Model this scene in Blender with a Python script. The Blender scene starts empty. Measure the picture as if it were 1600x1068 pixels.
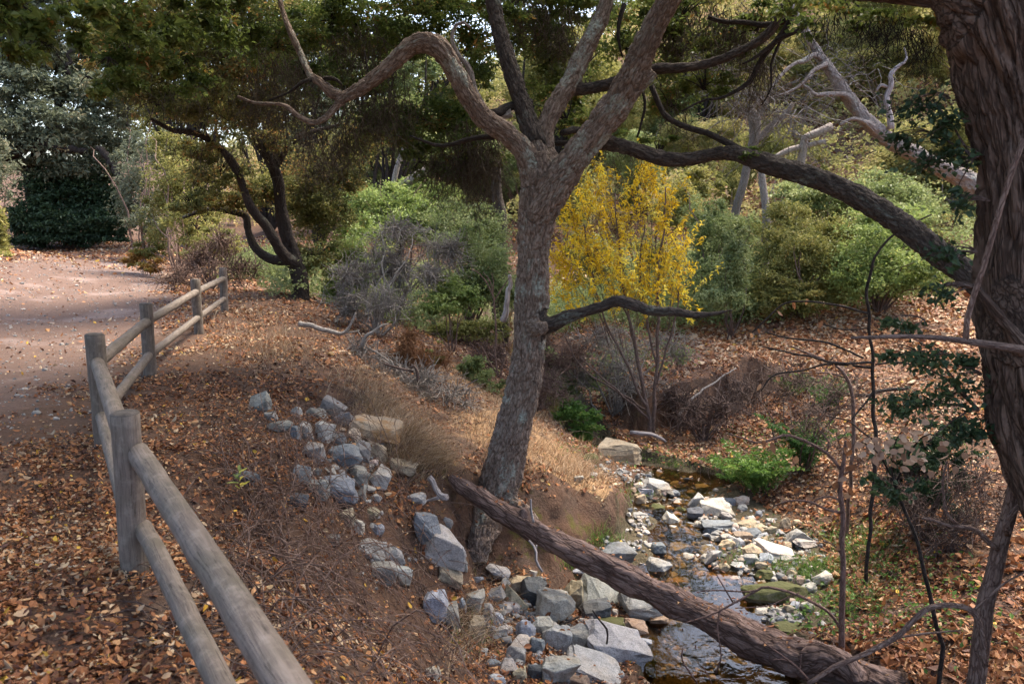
import bpy, bmesh, math, random
import numpy as np
from mathutils import Vector, Matrix, kdtree

random.seed(7)
RNG = np.random.default_rng(11)
SC = bpy.context.scene
COL = SC.collection

# ------------------------------------------------------------------ camera
CAM = np.array([0.0, 0.0, 1.7])
PITCH = math.radians(8.86)
FPX = 1600 * 28.0 / 36.0                      # focal length in photo pixels
cam_d = bpy.data.cameras.new('camera')
cam_d.lens = 28.0
cam_d.sensor_width = 36.0
cam_d.clip_start = 0.05
cam_d.clip_end = 1000.0
cam_d.dof.use_dof = True
cam_d.dof.focus_distance = 9.0
cam_d.dof.aperture_fstop = 4.5
cam_o = bpy.data.objects.new('camera', cam_d)
cam_o.location = CAM
cam_o.rotation_euler = (math.pi / 2 - PITCH, 0, 0)
COL.objects.link(cam_o)
SC.camera = cam_o

# ------------------------------------------------------------------ light
SUN_DIR = Vector((0.50, 0.42, 1.15)).normalized()    # towards the sun
world = bpy.data.worlds.new('World')
SC.world = world
world.use_nodes = True
wn = world.node_tree
bg = wn.nodes['Background']
sky = wn.nodes.new('ShaderNodeTexSky')
sky.sky_type = 'NISHITA'
sky.sun_disc = False
sky.sun_elevation = math.asin(SUN_DIR.z)
sky.sun_rotation = math.atan2(SUN_DIR.x, SUN_DIR.y)
sky.air_density = 1.0
sky.dust_density = 4.0
sky.ozone_density = 0.6
wn.links.new(sky.outputs['Color'], bg.inputs['Color'])
bg.inputs['Strength'].default_value = 0.15
sun_d = bpy.data.lights.new('sun', 'SUN')
sun_d.energy = 2.2
sun_d.angle = math.radians(24)
sun_d.color = (1.0, 0.91, 0.76)
sun_o = bpy.data.objects.new('sun', sun_d)
sun_o.rotation_euler = SUN_DIR.to_track_quat('Z', 'Y').to_euler()
sun_o.location = (10, 10, 40)
COL.objects.link(sun_o)

SC.view_settings.view_transform = 'Standard'
SC.view_settings.look = 'None'
SC.view_settings.gamma = 1.0
SC.view_settings.use_curve_mapping = False
SC.view_settings.exposure = 2.08
SC.cycles.use_denoising = True
SC.cycles.max_bounces = 6
SC.cycles.diffuse_bounces = 3
SC.cycles.glossy_bounces = 3
SC.cycles.transmission_bounces = 4
SC.cycles.transparent_max_bounces = 6
SC.cycles.caustics_reflective = False
SC.cycles.caustics_refractive = False

# ------------------------------------------------------------------ numbers
CP_, SP_ = math.cos(PITCH), math.sin(PITCH)

def ray(px, py):
    rx = (np.asarray(px, float) - 800) / FPX
    uy = -(np.asarray(py, float) - 534) / FPX
    return np.stack([rx, CP_ + uy * SP_, -SP_ + uy * CP_], -1)

def at(px, py, Y):
    """world point seen at a photo pixel, at distance Y along the ground"""
    r = ray(px, py)
    return CAM + r * (np.asarray(Y, float) / r[..., 1])[..., None]

def atz(px, py, z):
    r = ray(px, py)
    return CAM + r * ((z - CAM[2]) / r[..., 2])[..., None]

def depth_of(p):
    return p[1] * CP_ - (p[2] - CAM[2]) * SP_

def smooth(e0, e1, x):
    t = np.clip((x - e0) / (e1 - e0), 0, 1)
    return t * t * (3 - 2 * t)

def _hash(ix, iy, iz, seed):
    h = (ix.astype(np.int64) * 374761393 + iy.astype(np.int64) * 668265263 + iz.astype(np.int64) * 2147483647 + seed * 974634777) & 0xFFFFFFFF
    h = ((h ^ (h >> 13)) * 1274126177) & 0xFFFFFFFF
    h = (h ^ (h >> 16)) & 0xFFFFFF
    return h / float(0xFFFFFF)

def vnoise(P, seed=0):
    P = np.asarray(P, float)
    i = np.floor(P)
    f = P - i
    f = f * f * f * (f * (f * 6 - 15) + 10)
    x, y, z = i[..., 0], i[..., 1], i[..., 2]
    out = 0
    for dx in (0, 1):
        wx = f[..., 0] if dx else 1 - f[..., 0]
        for dy in (0, 1):
            wy = f[..., 1] if dy else 1 - f[..., 1]
            for dz in (0, 1):
                wz = f[..., 2] if dz else 1 - f[..., 2]
                out = out + wx * wy * wz * _hash(x + dx, y + dy, z + dz, seed)
    return out

def fbm(P, octs=4, seed=0, gain=0.5):
    P = np.asarray(P, float)
    a, s, t = 1.0, 0.0, 0.0
    for k in range(octs):
        s = s + a * vnoise(P * (2.0 ** k) + 17.3 * k, seed + k)
        t += a
        a *= gain
    return s / t

def xy3(x, y, k=1.0):
    return np.stack([np.asarray(x) * k, np.asarray(y) * k, np.zeros_like(np.asarray(x, float))], -1)

def seg_dist(x, y, pts):
    """distance to a polyline in plan, and the position along it (0..n-1)"""
    pts = np.asarray(pts, float)
    best = np.full(np.shape(x), 1e9)
    tt = np.zeros(np.shape(x))
    for k in range(len(pts) - 1):
        a, b = pts[k], pts[k + 1]
        d = b - a
        u = np.clip(((x - a[0]) * d[0] + (y - a[1]) * d[1]) / (d @ d), 0, 1)
        q = np.hypot(x - a[0] - u * d[0], y - a[1] - u * d[1])
        m = q < best
        best = np.where(m, q, best)
        tt = np.where(m, k + u, tt)
    return best, tt

def catmull(pts, n):
    """smooth resampling of rows (any columns)"""
    pts = np.asarray(pts, float)
    if len(pts) == 2:
        t = np.linspace(0, 1, n)[:, None]
        return pts[0] * (1 - t) + pts[1] * t
    p = np.vstack([2 * pts[0] - pts[1], pts, 2 * pts[-1] - pts[-2]])
    seg = np.linalg.norm(np.diff(pts[:, :3], axis=0), axis=1)
    cum = np.concatenate([[0], np.cumsum(seg)])
    s = np.linspace(0, cum[-1], n)
    k = np.clip(np.searchsorted(cum, s, 'right') - 1, 0, len(pts) - 2)
    t = ((s - cum[k]) / np.maximum(seg[k], 1e-9))[:, None]
    a, b, c, d = p[k], p[k + 1], p[k + 2], p[k + 3]
    return 0.5 * (2 * b + (c - a) * t + (2 * a - 5 * b + 4 * c - d) * t * t + (3 * b - a - 3 * c + d) * t ** 3)

# ------------------------------------------------------------------ objects
def tag(o, label=None, cat=None, group=None, kind=None):
    if label: o['label'] = label
    if cat: o['category'] = cat
    if group: o['group'] = group
    if kind: o['kind'] = kind
    return o

def thing(name, label, cat, loc, group=None):
    o = bpy.data.objects.new(name, None)
    o.empty_display_size = 0.2
    o.location = [float(c) for c in loc]
    COL.objects.link(o)
    return tag(o, label, cat, group)

def origin_of(o):
    p = np.zeros(3)
    while o is not None:
        p += np.array(o.location)
        o = o.parent
    return p

def mesh_np(name, V, F, attrs=None, smooth_=False, uv=None):
    """V (n,3), F (m,3) or (m,4) or a list of such arrays; attrs name -> (domain, array)"""
    me = bpy.data.meshes.new(name)
    Fs = F if isinstance(F, list) else [F]
    Fs = [f for f in Fs if len(f)]
    me.vertices.add(len(V))
    me.vertices.foreach_set('co', np.asarray(V, np.float32).ravel())
    nl = sum(f.size for f in Fs)
    me.loops.add(nl)
    me.loops.foreach_set('vertex_index', np.concatenate([f.ravel() for f in Fs]).astype(np.int32))
    tot = np.concatenate([np.full(len(f), f.shape[1]) for f in Fs]).astype(np.int32)
    start = np.concatenate([[0], np.cumsum(tot)[:-1]]).astype(np.int32)
    me.polygons.add(len(tot))
    me.polygons.foreach_set('loop_start', start)
    me.polygons.foreach_set('loop_total', tot)
    me.polygons.foreach_set('use_smooth', np.full(len(tot), smooth_, dtype=bool))
    for k, (dom, arr) in (attrs or {}).items():
        arr = np.asarray(arr, np.float32)
        if arr.ndim == 1:
            me.attributes.new(k, 'FLOAT', dom).data.foreach_set('value', arr)
        else:
            me.attributes.new(k, 'FLOAT_VECTOR', dom).data.foreach_set('vector', arr.ravel())
    me.update(calc_edges=True)
    return me

def put(name, me, mat, parent=None, local=False):
    o = bpy.data.objects.new(name, me)
    if mat is not None and not me.materials:
        me.materials.append(mat)
    if parent is not None:
        o.parent = parent
        if not local:
            off = origin_of(parent)
            co = np.empty(len(me.vertices) * 3, np.float32)
            me.vertices.foreach_get('co', co)
            me.vertices.foreach_set('co', (co.reshape(-1, 3) - off).astype(np.float32).ravel())
            me.update()
    COL.objects.link(o)
    return o

def part(name, V, F, mat, parent=None, attrs=None, smooth_=False):
    return put(name, mesh_np(name, V, F, attrs, smooth_), mat, parent)

def lone(name, V, F, mat, label, cat, group=None, attrs=None, smooth_=False, kind=None):
    """a top-level mesh whose origin sits at its own base"""
    V = np.asarray(V, float)
    c = np.array([V[:, 0].mean(), V[:, 1].mean(), V[:, 2].min()])
    o = put(name, mesh_np(name, V - c, F, attrs, smooth_), mat)
    o.location = c
    return tag(o, label, cat, group, kind)

def stuff(name, V, F, mat, label=None, attrs=None, smooth_=False, parent=None):
    o = part(name, V, F, mat, parent, attrs, smooth_)
    o['kind'] = 'stuff'
    if label: o['label'] = label
    return o

def copy_tree(o, parent=None):
    c = o.copy()
    COL.objects.link(c)
    c.parent = parent
    for ch in [x for x in bpy.data.objects if x.parent == o]:
        copy_tree(ch, c)
    return c

# ------------------------------------------------------------------ materials
def mat_new(name):
    m = bpy.data.materials.new(name)
    m.use_nodes = True
    nt = m.node_tree
    return m, nt, nt.nodes['Principled BSDF'], nt.nodes['Material Output']

def N(nt, typ, **kw):
    n = nt.nodes.new(typ)
    for k, v in kw.items():
        if k.startswith('i_'):
            n.inputs[k[2:].replace('_', ' ')].default_value = v
        else:
            setattr(n, k, v)
    return n

def L(nt, a, b):
    nt.links.new(a, b)

def ramp(nt, src, stops, interp='LINEAR'):
    r = N(nt, 'ShaderNodeValToRGB')
    r.color_ramp.interpolation = interp
    els = r.color_ramp.elements
    while len(els) > 1:
        els.remove(els[-1])
    for k, (p, c) in enumerate(stops):
        e = els[0] if k == 0 else els.new(p)
        e.position = p
        e.color = (c, c, c, 1) if np.isscalar(c) else (*c, 1)
    L(nt, src, r.inputs[0])
    return r.outputs[0]

def attr(nt, name):
    return N(nt, 'ShaderNodeAttribute', attribute_name=name)

def noise(nt, vec, scale, detail=4, rough=0.55, dist=0.0):
    n = N(nt, 'ShaderNodeTexNoise')
    n.inputs['Scale'].default_value = scale
    n.inputs['Detail'].default_value = detail
    n.inputs['Roughness'].default_value = rough
    n.inputs['Distortion'].default_value = dist
    if vec is not None: L(nt, vec, n.inputs['Vector'])
    return n.outputs[0]

def mixc(nt, fac, a, b, typ='MIX'):
    m = N(nt, 'ShaderNodeMix', data_type='RGBA', blend_type=typ)
    for sock, v in ((m.inputs[0], fac), (m.inputs[6], a), (m.inputs[7], b)):
        if hasattr(v, 'is_linked'): L(nt, v, sock)
        elif np.isscalar(v): sock.default_value = v
        else: sock.default_value = (*v, 1)
    return m.outputs[2]

def math_(nt, op, a, b=0.5):
    m = N(nt, 'ShaderNodeMath', operation=op)
    for sock, v in ((m.inputs[0], a), (m.inputs[1], b)):
        if hasattr(v, 'is_linked'): L(nt, v, sock)
        else: sock.default_value = v
    return m.outputs[0]

def mapping(nt, vec, scale):
    m = N(nt, 'ShaderNodeMapping')
    m.inputs['Scale'].default_value = scale
    L(nt, vec, m.inputs['Vector'])
    return m.outputs[0]

def bump(nt, h, strength, dist, bs, normal=None):
    b = N(nt, 'ShaderNodeBump')
    b.inputs['Strength'].default_value = strength
    b.inputs['Distance'].default_value = dist
    L(nt, h, b.inputs['Height'])
    if normal is not None: L(nt, normal, b.inputs['Normal'])
    if bs is not None: L(nt, b.outputs[0], bs.inputs['Normal'])
    return b.outputs[0]

def leaf_mat(name, stops, trans=0.35, rough=0.55, spec=0.3, tcol=None):
    """leaf colours picked per leaf by the face attribute 't'"""
    m, nt, bs, out = mat_new(name)
    c = ramp(nt, attr(nt, 't').outputs['Fac'], stops)
    L(nt, c, bs.inputs['Base Color'])
    bs.inputs['Roughness'].default_value = rough
    bs.inputs['Specular IOR Level'].default_value = spec
    if trans > 0:
        tr = N(nt, 'ShaderNodeBsdfTranslucent')
        L(nt, mixc(nt, 0.5, c, tcol if tcol else (0.35, 0.38, 0.05)) if tcol else c, tr.inputs['Color'])
        mx = N(nt, 'ShaderNodeMixShader')
        mx.inputs[0].default_value = trans
        L(nt, bs.outputs[0], mx.inputs[1])
        L(nt, tr.outputs[0], mx.inputs[2])
        L(nt, mx.outputs[0], out.inputs['Surface'])
    return m

def plain_mat(name, stops, rough=0.85, scale=12.0, bump_s=0.4):
    m, nt, bs, out = mat_new(name)
    tc = N(nt, 'ShaderNodeTexCoord').outputs['Object']
    n = noise(nt, tc, scale, 5, 0.65)
    L(nt, ramp(nt, n, stops), bs.inputs['Base Color'])
    bs.inputs['Roughness'].default_value = rough
    bump(nt, n, bump_s, 0.02, bs)
    return m

def bark_mat(name, dark, mid, light, lichen=0.0, lich_col=(0.34, 0.36, 0.30), scale=1.0, strip=(24, 24, 6.5), orange=0.0):
    """bark in the trunk's own coordinates 'bco' (around, around, along)"""
    m, nt, bs, out = mat_new(name)
    b = attr(nt, 'bco').outputs['Vector']
    st = mapping(nt, b, strip)
    n1 = noise(nt, st, 1.6 * scale, 6, 0.62, 0.5)
    n2 = noise(nt, mapping(nt, b, (30, 30, 12)), 2.2 * scale, 5, 0.7)
    n3 = noise(nt, b, 1.3, 3, 0.5)
    vor = N(nt, 'ShaderNodeTexVoronoi', feature='DISTANCE_TO_EDGE')
    vor.inputs['Scale'].default_value = 1.5 * scale
    nd = N(nt, 'ShaderNodeVectorMath', operation='ADD')
    nz = N(nt, 'ShaderNodeTexNoise'); nz.inputs['Scale'].default_value = 2.0
    L(nt, st, nz.inputs['Vector']); L(nt, st, nd.inputs[0]); L(nt, nz.outputs['Color'], nd.inputs[1])
    L(nt, nd.outputs[0], vor.inputs['Vector'])
    crack = ramp(nt, vor.outputs['Distance'], [(0.0, 0.0), (0.16, 1.0)])
    f = math_(nt, 'MULTIPLY', n1, math_(nt, 'ADD', math_(nt, 'MULTIPLY', crack, 0.5), 0.5))
    c = ramp(nt, f, [(0.14, dark), (0.32, mid), (0.56, light)])
    c = mixc(nt, math_(nt, 'MULTIPLY', n2, 0.35), c, mid)
    c = mixc(nt, ramp(nt, n3, [(0.35, 0.0), (0.75, 0.45)]), c, [k * 0.62 for k in mid])
    if lichen > 0:
        ln = noise(nt, mapping(nt, b, (3.0, 3.0, 1.6)), 1.3, 6, 0.72)
        lo = 0.62 - 0.17 * lichen
        msk = ramp(nt, ln, [(lo, 0.0), (lo + 0.10, 1.0)])
        fine = noise(nt, b, 40, 3, 0.6)
        msk = math_(nt, 'MULTIPLY', msk, ramp(nt, fine, [(0.36, 0.0), (0.56, 0.95)]))
        c = mixc(nt, msk, c, lich_col)
    if orange > 0:
        on = noise(nt, b, 1.9, 5, 0.7)
        c = mixc(nt, ramp(nt, on, [(0.66, 0.0), (0.74, orange)]), c, (0.40, 0.25, 0.06))
    L(nt, c, bs.inputs['Base Color'])
    bs.inputs['Roughness'].default_value = 0.9
    bs.inputs['Specular IOR Level'].default_value = 0.25
    nrm = bump(nt, f, 1.0, 0.03, None)
    bump(nt, n2, 0.6, 0.010, bs, nrm)
    return m
# ------------------------------------------------------------------ terrain
FENCE = [(-0.15, 1.05), (-1.80, 3.60), (-3.07, 5.80), (-3.93, 8.50), (-4.65, 11.7), (-5.22, 14.4)]
TRAIL = [(-5.8, -20), (-6.0, 0), (-6.1, 5), (-6.6, 9), (-8.0, 13.5), (-10.3, 19), (-14.2, 27), (-19, 34), (-27, 39), (-40, 42)]
_pc = []
def cw(*rows):
    _pc.extend(rows)
def cpx(*rows):
    for px, py, Y in rows:
        _pc.append(tuple(at(px, py, Y)))
cw(*[(x, y, 0.0) for x, y in FENCE])
cw((-0.1, -2, 0), (-4, 0, 0), (-10, 0, 0.2), (-7, 4, 0), (-4, 3, 0), (-5.6, 6, 0), (-9, 8, .1), (-8, 13.5, 0), (-6.8, 11, 0), (-10.3, 19, 0),
   (-8.4, 19, 0), (-14.2, 27, 0), (-11.4, 26, 0), (-19, 34, 0), (-15.5, 34, .1), (-26, 39, 0), (-17, 43, .6), (-26, 46, 1.0),
   (-14, 13, .9), (-16.5, 20, 1.1), (-21, 28, 1.2), (-12.5, 6, .8), (-30, 20, 4), (-25, 0, 3), (-2.2, -5, 0), (-8, -12, 0))
# the bank below the fence
cw((-2.75, 6.9, -.12), (-2.2, 5.2, -.15), (-1.3, 4.05, -.12), (-0.35, 2.2, -.25), (0.4, 1.0, -.35), (-3.5, 10.2, -.05), (-4.2, 13, -.02))
cpx((560, 690, 7.4), (500, 640, 8.0), (420, 650, 7.2), (640, 680, 8.1), (700, 722, 8.2), (300, 850, 4.75), (400, 760, 5.6), (500, 1000, 4.35),
    (650, 1055, 4.75), (600, 890, 5.9), (690, 845, 6.7), (650, 780, 7.0), (740, 905, 6.75), (690, 965, 6.1), (870, 955, 6.95), (1000, 955, 7.3), (960, 1015, 6.4),
    (800, 1030, 5.95), (540, 620, 9.0), (450, 540, 11.0), (400, 500, 13.4), (700, 612, 12.3), (620, 560, 13.3), (740, 640, 11.6), (560, 520, 15.0), (800, 655, 11.0),
    (785, 785, 8.0), (740, 760, 7.9), (850, 740, 9.2), (880, 722, 10.5), (930, 772, 8.85), (930, 745, 9.8), (985, 797, 8.75), (1012, 806, 8.75), (880, 768, 8.4), (850, 778, 8.1),
    (720, 772, 7.5), (760, 880, 7.25), (800, 895, 7.4), (850, 890, 7.7), (900, 886, 8.0), (950, 880, 8.3), (1000, 868, 8.5), (1034, 845, 9.1),
    (735, 505, 20.5), (545, 487, 18.5), (1000, 475, 25), (468, 460, 18.0), (700, 560, 15.0), (770, 600, 15.0))
# right bank
cpx((1400, 900, 7.5), (1300, 930, 7.6), (1500, 1000, 5.8), (1330, 1060, 5.5), (1300, 860, 9.0), (1350, 650, 13.0), (1250, 700, 12.0), (1255, 488, 19.8), (1375, 478, 19.2), (1130, 490, 21.0), (1450, 490, 18.5), (1350, 530, 17.5),
    (1200, 480, 24.0), (1450, 560, 16), (1450, 760, 9.0), (1170, 548, 18.0), (1100, 600, 16.6), (1240, 600, 15.5), (1010, 640, 15.2), (1100, 690, 13.2), (1180, 640, 14.3))
cw((3.1, 4.2, -1.45), (3.6, 2, -1.4), (5, -2, -1.0), (6, 6, -1.0), (8, 3, -.4), (8, 10, -.9), (12, 16, -.4), (14, 8, .8), (20, 0, 3), (9, 22, -.6), (20, 24, 2.0))
# valley floor and hills
cw((-2, 21, -1.2), (-5, 24, -.5), (0.5, 19, -1.9), (-.5, 25, -1.7), (3, 24, -1.1), (-7.5, 30, -.2), (0, 32, -1.2), (6, 31, -.4), (13, 30, .8), (-12, 40, .5),
   (-3, 42, 1.0), (4, 42, 3.0), (12, 42, 5.2), (22, 36, 7.5), (0, 56, 7), (10, 58, 13), (25, 55, 17), (40, 40, 18), (32, 18, 7), (-14, 56, 2.5), (-30, 60, 2),
   (0, 80, 15), (30, 90, 28), (60, 60, 28), (-40, 90, 4), (60, 10, 14), (40, -20, 8), (-60, 30, 6), (-60, -20, 5), (0, -30, 0), (0, 130, 22), (90, 120, 40), (-90, 120, 8), (-120, -60, 6), (120, -60, 12))
PC = np.array(_pc)
_c2 = 0.30 ** 2
def _phi(ax, ay, bx, by):
    return np.sqrt((ax[:, None] - bx[None]) ** 2 + (ay[:, None] - by[None]) ** 2 + _c2)
_n = len(PC)
_A = np.zeros((_n + 1, _n + 1))
_A[:_n, :_n] = _phi(PC[:, 0], PC[:, 1], PC[:, 0], PC[:, 1]) - np.eye(_n) * 0.03
_A[:_n, _n] = 1; _A[_n, :_n] = 1
_W = np.linalg.solve(_A, np.concatenate([PC[:, 2], [0]]))

WATER_Z = -2.16
CREEK = [(3.9, -3), (3.0, 0), (2.35, 3), (1.95, 5.0)] + [tuple(atz(px, py, WATER_Z)[:2]) for px, py in
         ((1120, 1040), (1095, 965), (1080, 905), (1058, 865), (1060, 832), (1050, 795), (1085, 752), (1040, 737), (990, 732), (948, 720), (915, 694), (872, 640))] + [(0.6, 19), (-.3, 25), (-.2, 33)]
CREEK_W = [1.2, 1.1, .9, .75, .62, .62, .72, .62, .55, .5, .5, .4, .4, .4, .45, .5, .5, .6, .6]
# pools: pixel, half size across and along (m), depth
POOLS = [(1095, 1040, .62, .55, .24), (1045, 1055, .35, .4, .2), (1165, 1020, .5, .5, .2), (1110, 925, .55, .50, .20), (1180, 935, .45, .4, .16), (1068, 838, .42, .45, .20),
         (1030, 795, .30, .30, .16), (1090, 750, .50, .40, .18), (1030, 740, .3, .4, .12), (960, 727, .45, .35, .14), (1060, 890, .35, .3, .16), (1050, 985, .3, .3, .18)]
POOLW = [(*atz(a, b, WATER_Z)[:2], sx, sy, d) for a, b, sx, sy, d in POOLS]
# gravel bar beside the creek
BAR = [tuple(atz(px, py, -2.1)[:2]) for px, py in ((1250, 960), (1235, 905), (1215, 860), (1170, 820), (1130, 790))]

CUT = [tuple(at(px, py, Y)[:2]) for px, py, Y in ((945, 672, 13.9), (1010, 645, 14.0), (1050, 608, 14.6), (1110, 578, 15.1), (1185, 554, 16.0), (1250, 560, 16.4))]

def creek_info(x, y):
    d, t = seg_dist(x, y, CREEK)
    w = np.interp(t, np.arange(len(CREEK_W)), CREEK_W)
    return d, w, t

def H0(x, y):
    x = np.asarray(x, float); y = np.asarray(y, float)
    sh = x.shape
    x = x.ravel(); y = y.ravel()
    z = np.empty_like(x)
    for k in range(0, len(x), 20000):
        s = slice(k, k + 20000)
        z[s] = _phi(x[s], y[s], PC[:, 0], PC[:, 1]) @ _W[:_n] + _W[_n]
    return np.clip(z, -3, 45).reshape(sh)

def H(x, y):
    x = np.asarray(x, float); y = np.asarray(y, float)
    z = H0(x, y)
    dt, _ = seg_dist(x, y, TRAIL)
    tr = 1 - smooth(1.2, 2.9, dt)
    q = xy3(x, y)
    rough = (fbm(q * 1.1, 4, 3) - .5) * .30 + (fbm(q * 6.0, 3, 9) - .5) * .07
    far = smooth(18, 40, np.hypot(x, y))
    rough = rough * (1 + 2.5 * far)
    ruts = (fbm(np.stack([x * 2.2 + y * .9, y * .3, np.zeros_like(x)], -1), 3, 21) - .5) * .05
    df, _ = seg_dist(x, y, FENCE)
    calm = 0.35 + 0.65 * smooth(0.0, 0.9, df)
    z = z + rough * (1 - tr) * calm * np.where(x < -2.5 - .1 * y, .45, 1) + ruts * tr
    # eroded face of the far bank: a step down on the creek side of its edge
    de, te = seg_dist(x, y, CUT)
    k_ = np.clip(te.astype(int), 0, len(CUT) - 2)
    A_ = np.array(CUT)
    sd = ((A_[k_ + 1, 0] - A_[k_, 0]) * (y - A_[k_, 1]) - (A_[k_ + 1, 1] - A_[k_, 1]) * (x - A_[k_, 0])) / np.hypot(A_[k_ + 1, 0] - A_[k_, 0], A_[k_ + 1, 1] - A_[k_, 1])
    sd = sd + (fbm(q * 1.2, 4, 71) - .5) * 1.8
    fade = smooth(.05, 1.2, te) * (1 - smooth(4.0, 5.0, te)) * smooth(1.7, 2.3, x)
    rag = .45 + .75 * fbm(q * .9, 2, 77)
    z = z + fade * (.70 * rag * smooth(-.22, .10, sd) * (1 - smooth(.9, 4.2, de)) - .22 * (1 - smooth(-.13, .06, sd)) * (1 - smooth(.8, 2.0, de)))
    # washed-out hollow under the oak
    hp = at(748, 850, 7.42)
    z = z - .42 * np.exp(-(((x - hp[0]) / .20) ** 2 + ((y - hp[1]) / .26) ** 2))
    # creek channel
    d, w, t = creek_info(x, y)
    wob = (fbm(q * 1.7, 3, 33) - .5) * .35
    e = d - w + wob
    bed = WATER_Z + .045 - .10 * (1 - smooth(.15, .6, d / w)) + (fbm(q * 3.0, 3, 41) - .5) * .16
    for (cx, cy, sx, sy, dp) in POOLW:
        bed = bed - dp * np.exp(-(((x - cx) / sx) ** 2 + ((y - cy) / sy) ** 2) * 1.3)
    lim = bed + np.maximum(e, 0) * 2.6 + np.maximum(e - .12, 0) * 3.2
    db, _ = seg_dist(x, y, BAR)
    lim = np.minimum(lim, np.where(db < .75, -2.06 + (fbm(q * 2.5, 3, 51) - .5) * .14 + np.maximum(db - .45, 0) * .6, 99))
    z = np.where(e < 0, bed, np.maximum(np.minimum(z, lim), bed))
    return z

def hit(px, py, ymax=90.0):
    """where the ray through a photo pixel first meets the ground"""
    px = np.atleast_1d(np.asarray(px, float)); py = np.atleast_1d(np.asarray(py, float))
    r = ray(px, py)
    ys = 1.2 * (ymax / 1.2) ** np.linspace(0, 1, 260)
    t = ys[None, :] / r[:, 1:2]
    X = CAM[0] + r[:, 0:1] * t
    Z = CAM[2] + r[:, 2:3] * t
    Y = np.repeat(ys[None], len(px), 0)
    G = H(X, Y)
    below = Z < G
    k = np.where(below.any(1), below.argmax(1), len(ys) - 1)
    k = np.maximum(k, 1)
    i = np.arange(len(px))
    a = Z[i, k - 1] - G[i, k - 1]; b = Z[i, k] - G[i, k]
    u = np.clip(a / np.maximum(a - b, 1e-6), 0, 1)
    yy = ys[k - 1] * (1 - u) + ys[k] * u
    xx = CAM[0] + r[:, 0] * yy / r[:, 1]
    return np.stack([xx, yy, H(xx, yy)], -1)

# ---- ground material (bare soil, trail, stream bed, dry grass) mixed by what covers each spot
gm, nt, bs, out = mat_new('ground')
tc = N(nt, 'ShaderNodeTexCoord').outputs['Object']
n1 = noise(nt, tc, 3.0, 6, 0.65)
n2 = noise(nt, tc, 38.0, 4, 0.7)
n3 = noise(nt, tc, 0.6, 4, 0.6)
soil = ramp(nt, n2, [(0.25, (.035, .022, .016)), (0.5, (.085, .055, .040)), (0.75, (.15, .10, .072))])
soil = mixc(nt, ramp(nt, n1, [(0.35, 0.0), (0.65, 0.7)]), soil, (.105, .052, .030))
trail = ramp(nt, n2, [(0.2, (.055, .033, .024)), (0.5, (.125, .080, .062)), (0.8, (.215, .150, .122))])
trail = mixc(nt, ramp(nt, n1, [(0.40, 0.0), (0.7, 0.8)]), trail, (.125, .078, .060))
trail = mixc(nt, ramp(nt, n3, [(0.54, 0.0), (0.66, 0.7)]), trail, (.24, .178, .155))
bed = ramp(nt, n2, [(0.25, (.024, .020, .012)), (0.5, (.062, .050, .030)), (0.75, (.15, .122, .085))])
dry = ramp(nt, n2, [(0.25, (.16, .085, .045)), (0.6, (.34, .215, .115)), (0.8, (.46, .32, .19))])
far = ramp(nt, noise(nt, tc, 7.0, 5, .7), [(0.3, (.085, .042, .027)), (0.55, (.20, .115, .075)), (0.75, (.33, .21, .145))])
wob = math_(nt, 'MULTIPLY', math_(nt, 'SUBTRACT', n1, 0.5), 1.1)
def cover(name, lo=.35, hi=.65):
    return ramp(nt, math_(nt, 'ADD', attr(nt, name).outputs['Fac'], wob), [(lo, 0.0), (hi, 1.0)])
c = mixc(nt, cover('trail'), soil, trail)
c = mixc(nt, cover('dry'), c, dry)
c = mixc(nt, cover('far'), c, far)
c = mixc(nt, cover('bed', .4, .6), c, bed)
moss = ramp(nt, noise(nt, tc, 2.6, 5, .7), [(0.54, 0.0), (0.64, 0.9)])
c = mixc(nt, math_(nt, 'MULTIPLY', attr(nt, 'moss').outputs['Fac'], moss), c, (.075, .072, .014))
L(nt, c, bs.inputs['Base Color'])
bs.inputs['Roughness'].default_value = 0.95
bs.inputs['Specular IOR Level'].default_value = 0.15
nb = bump(nt, n1, 0.6, 0.08, None)
bump(nt, n2, 0.8, 0.02, bs, nb)
GROUND = gm

def axis_(lo, hi, dens):
    """sorted coordinates whose spacing follows dens(v)"""
    v = [lo]
    while v[-1] < hi:
        v.append(v[-1] + dens(v[-1]))
    return np.array(v)
gx = axis_(-150, 150, lambda v: 0.05 if -4.6 < v < 4.6 else min(9, 0.05 + (abs(v) - 4.6) * 0.055 + .02))
gy = axis_(-70, 190, lambda v: 0.045 if 2.8 < v < 12.5 else min(9, .06 + (v - 12.5) * .028 if v > 12 else .06 + (2.8 - v) * .09))
GX, GY = np.meshgrid(gx, gy)
GZ = H(GX, GY)
nx_, ny_ = len(gx), len(gy)
V = np.stack([GX, GY, GZ], -1).reshape(-1, 3)
# steep faces get real relief, pushed out sideways
gz_y, gz_x = np.gradient(GZ, gy, gx)
steep = smooth(.7, 2.0, np.hypot(gz_x, gz_y)).ravel()
near = (np.hypot(V[:, 0], V[:, 1]) < 22)
rel = (fbm(V * np.array([4.0, 4.0, 7.0]), 4, 61) - .5) * .20 * steep * near
gn = np.stack([-gz_x.ravel(), -gz_y.ravel(), np.ones(len(V))], -1)
gn /= np.linalg.norm(gn, axis=1)[:, None]
V = V + gn * rel[:, None]
idx = np.arange(nx_ * ny_).reshape(ny_, nx_)
F = np.stack([idx[:-1, :-1], idx[:-1, 1:], idx[1:, 1:], idx[1:, :-1]], -1).reshape(-1, 4)
vx, vy = V[:, 0], V[:, 1]
dt, _ = seg_dist(vx, vy, TRAIL)
a_tr = 1 - smooth(.9, 3.0, dt)
d, w, t = creek_info(vx, vy)
db, _ = seg_dist(vx, vy, BAR)
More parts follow.
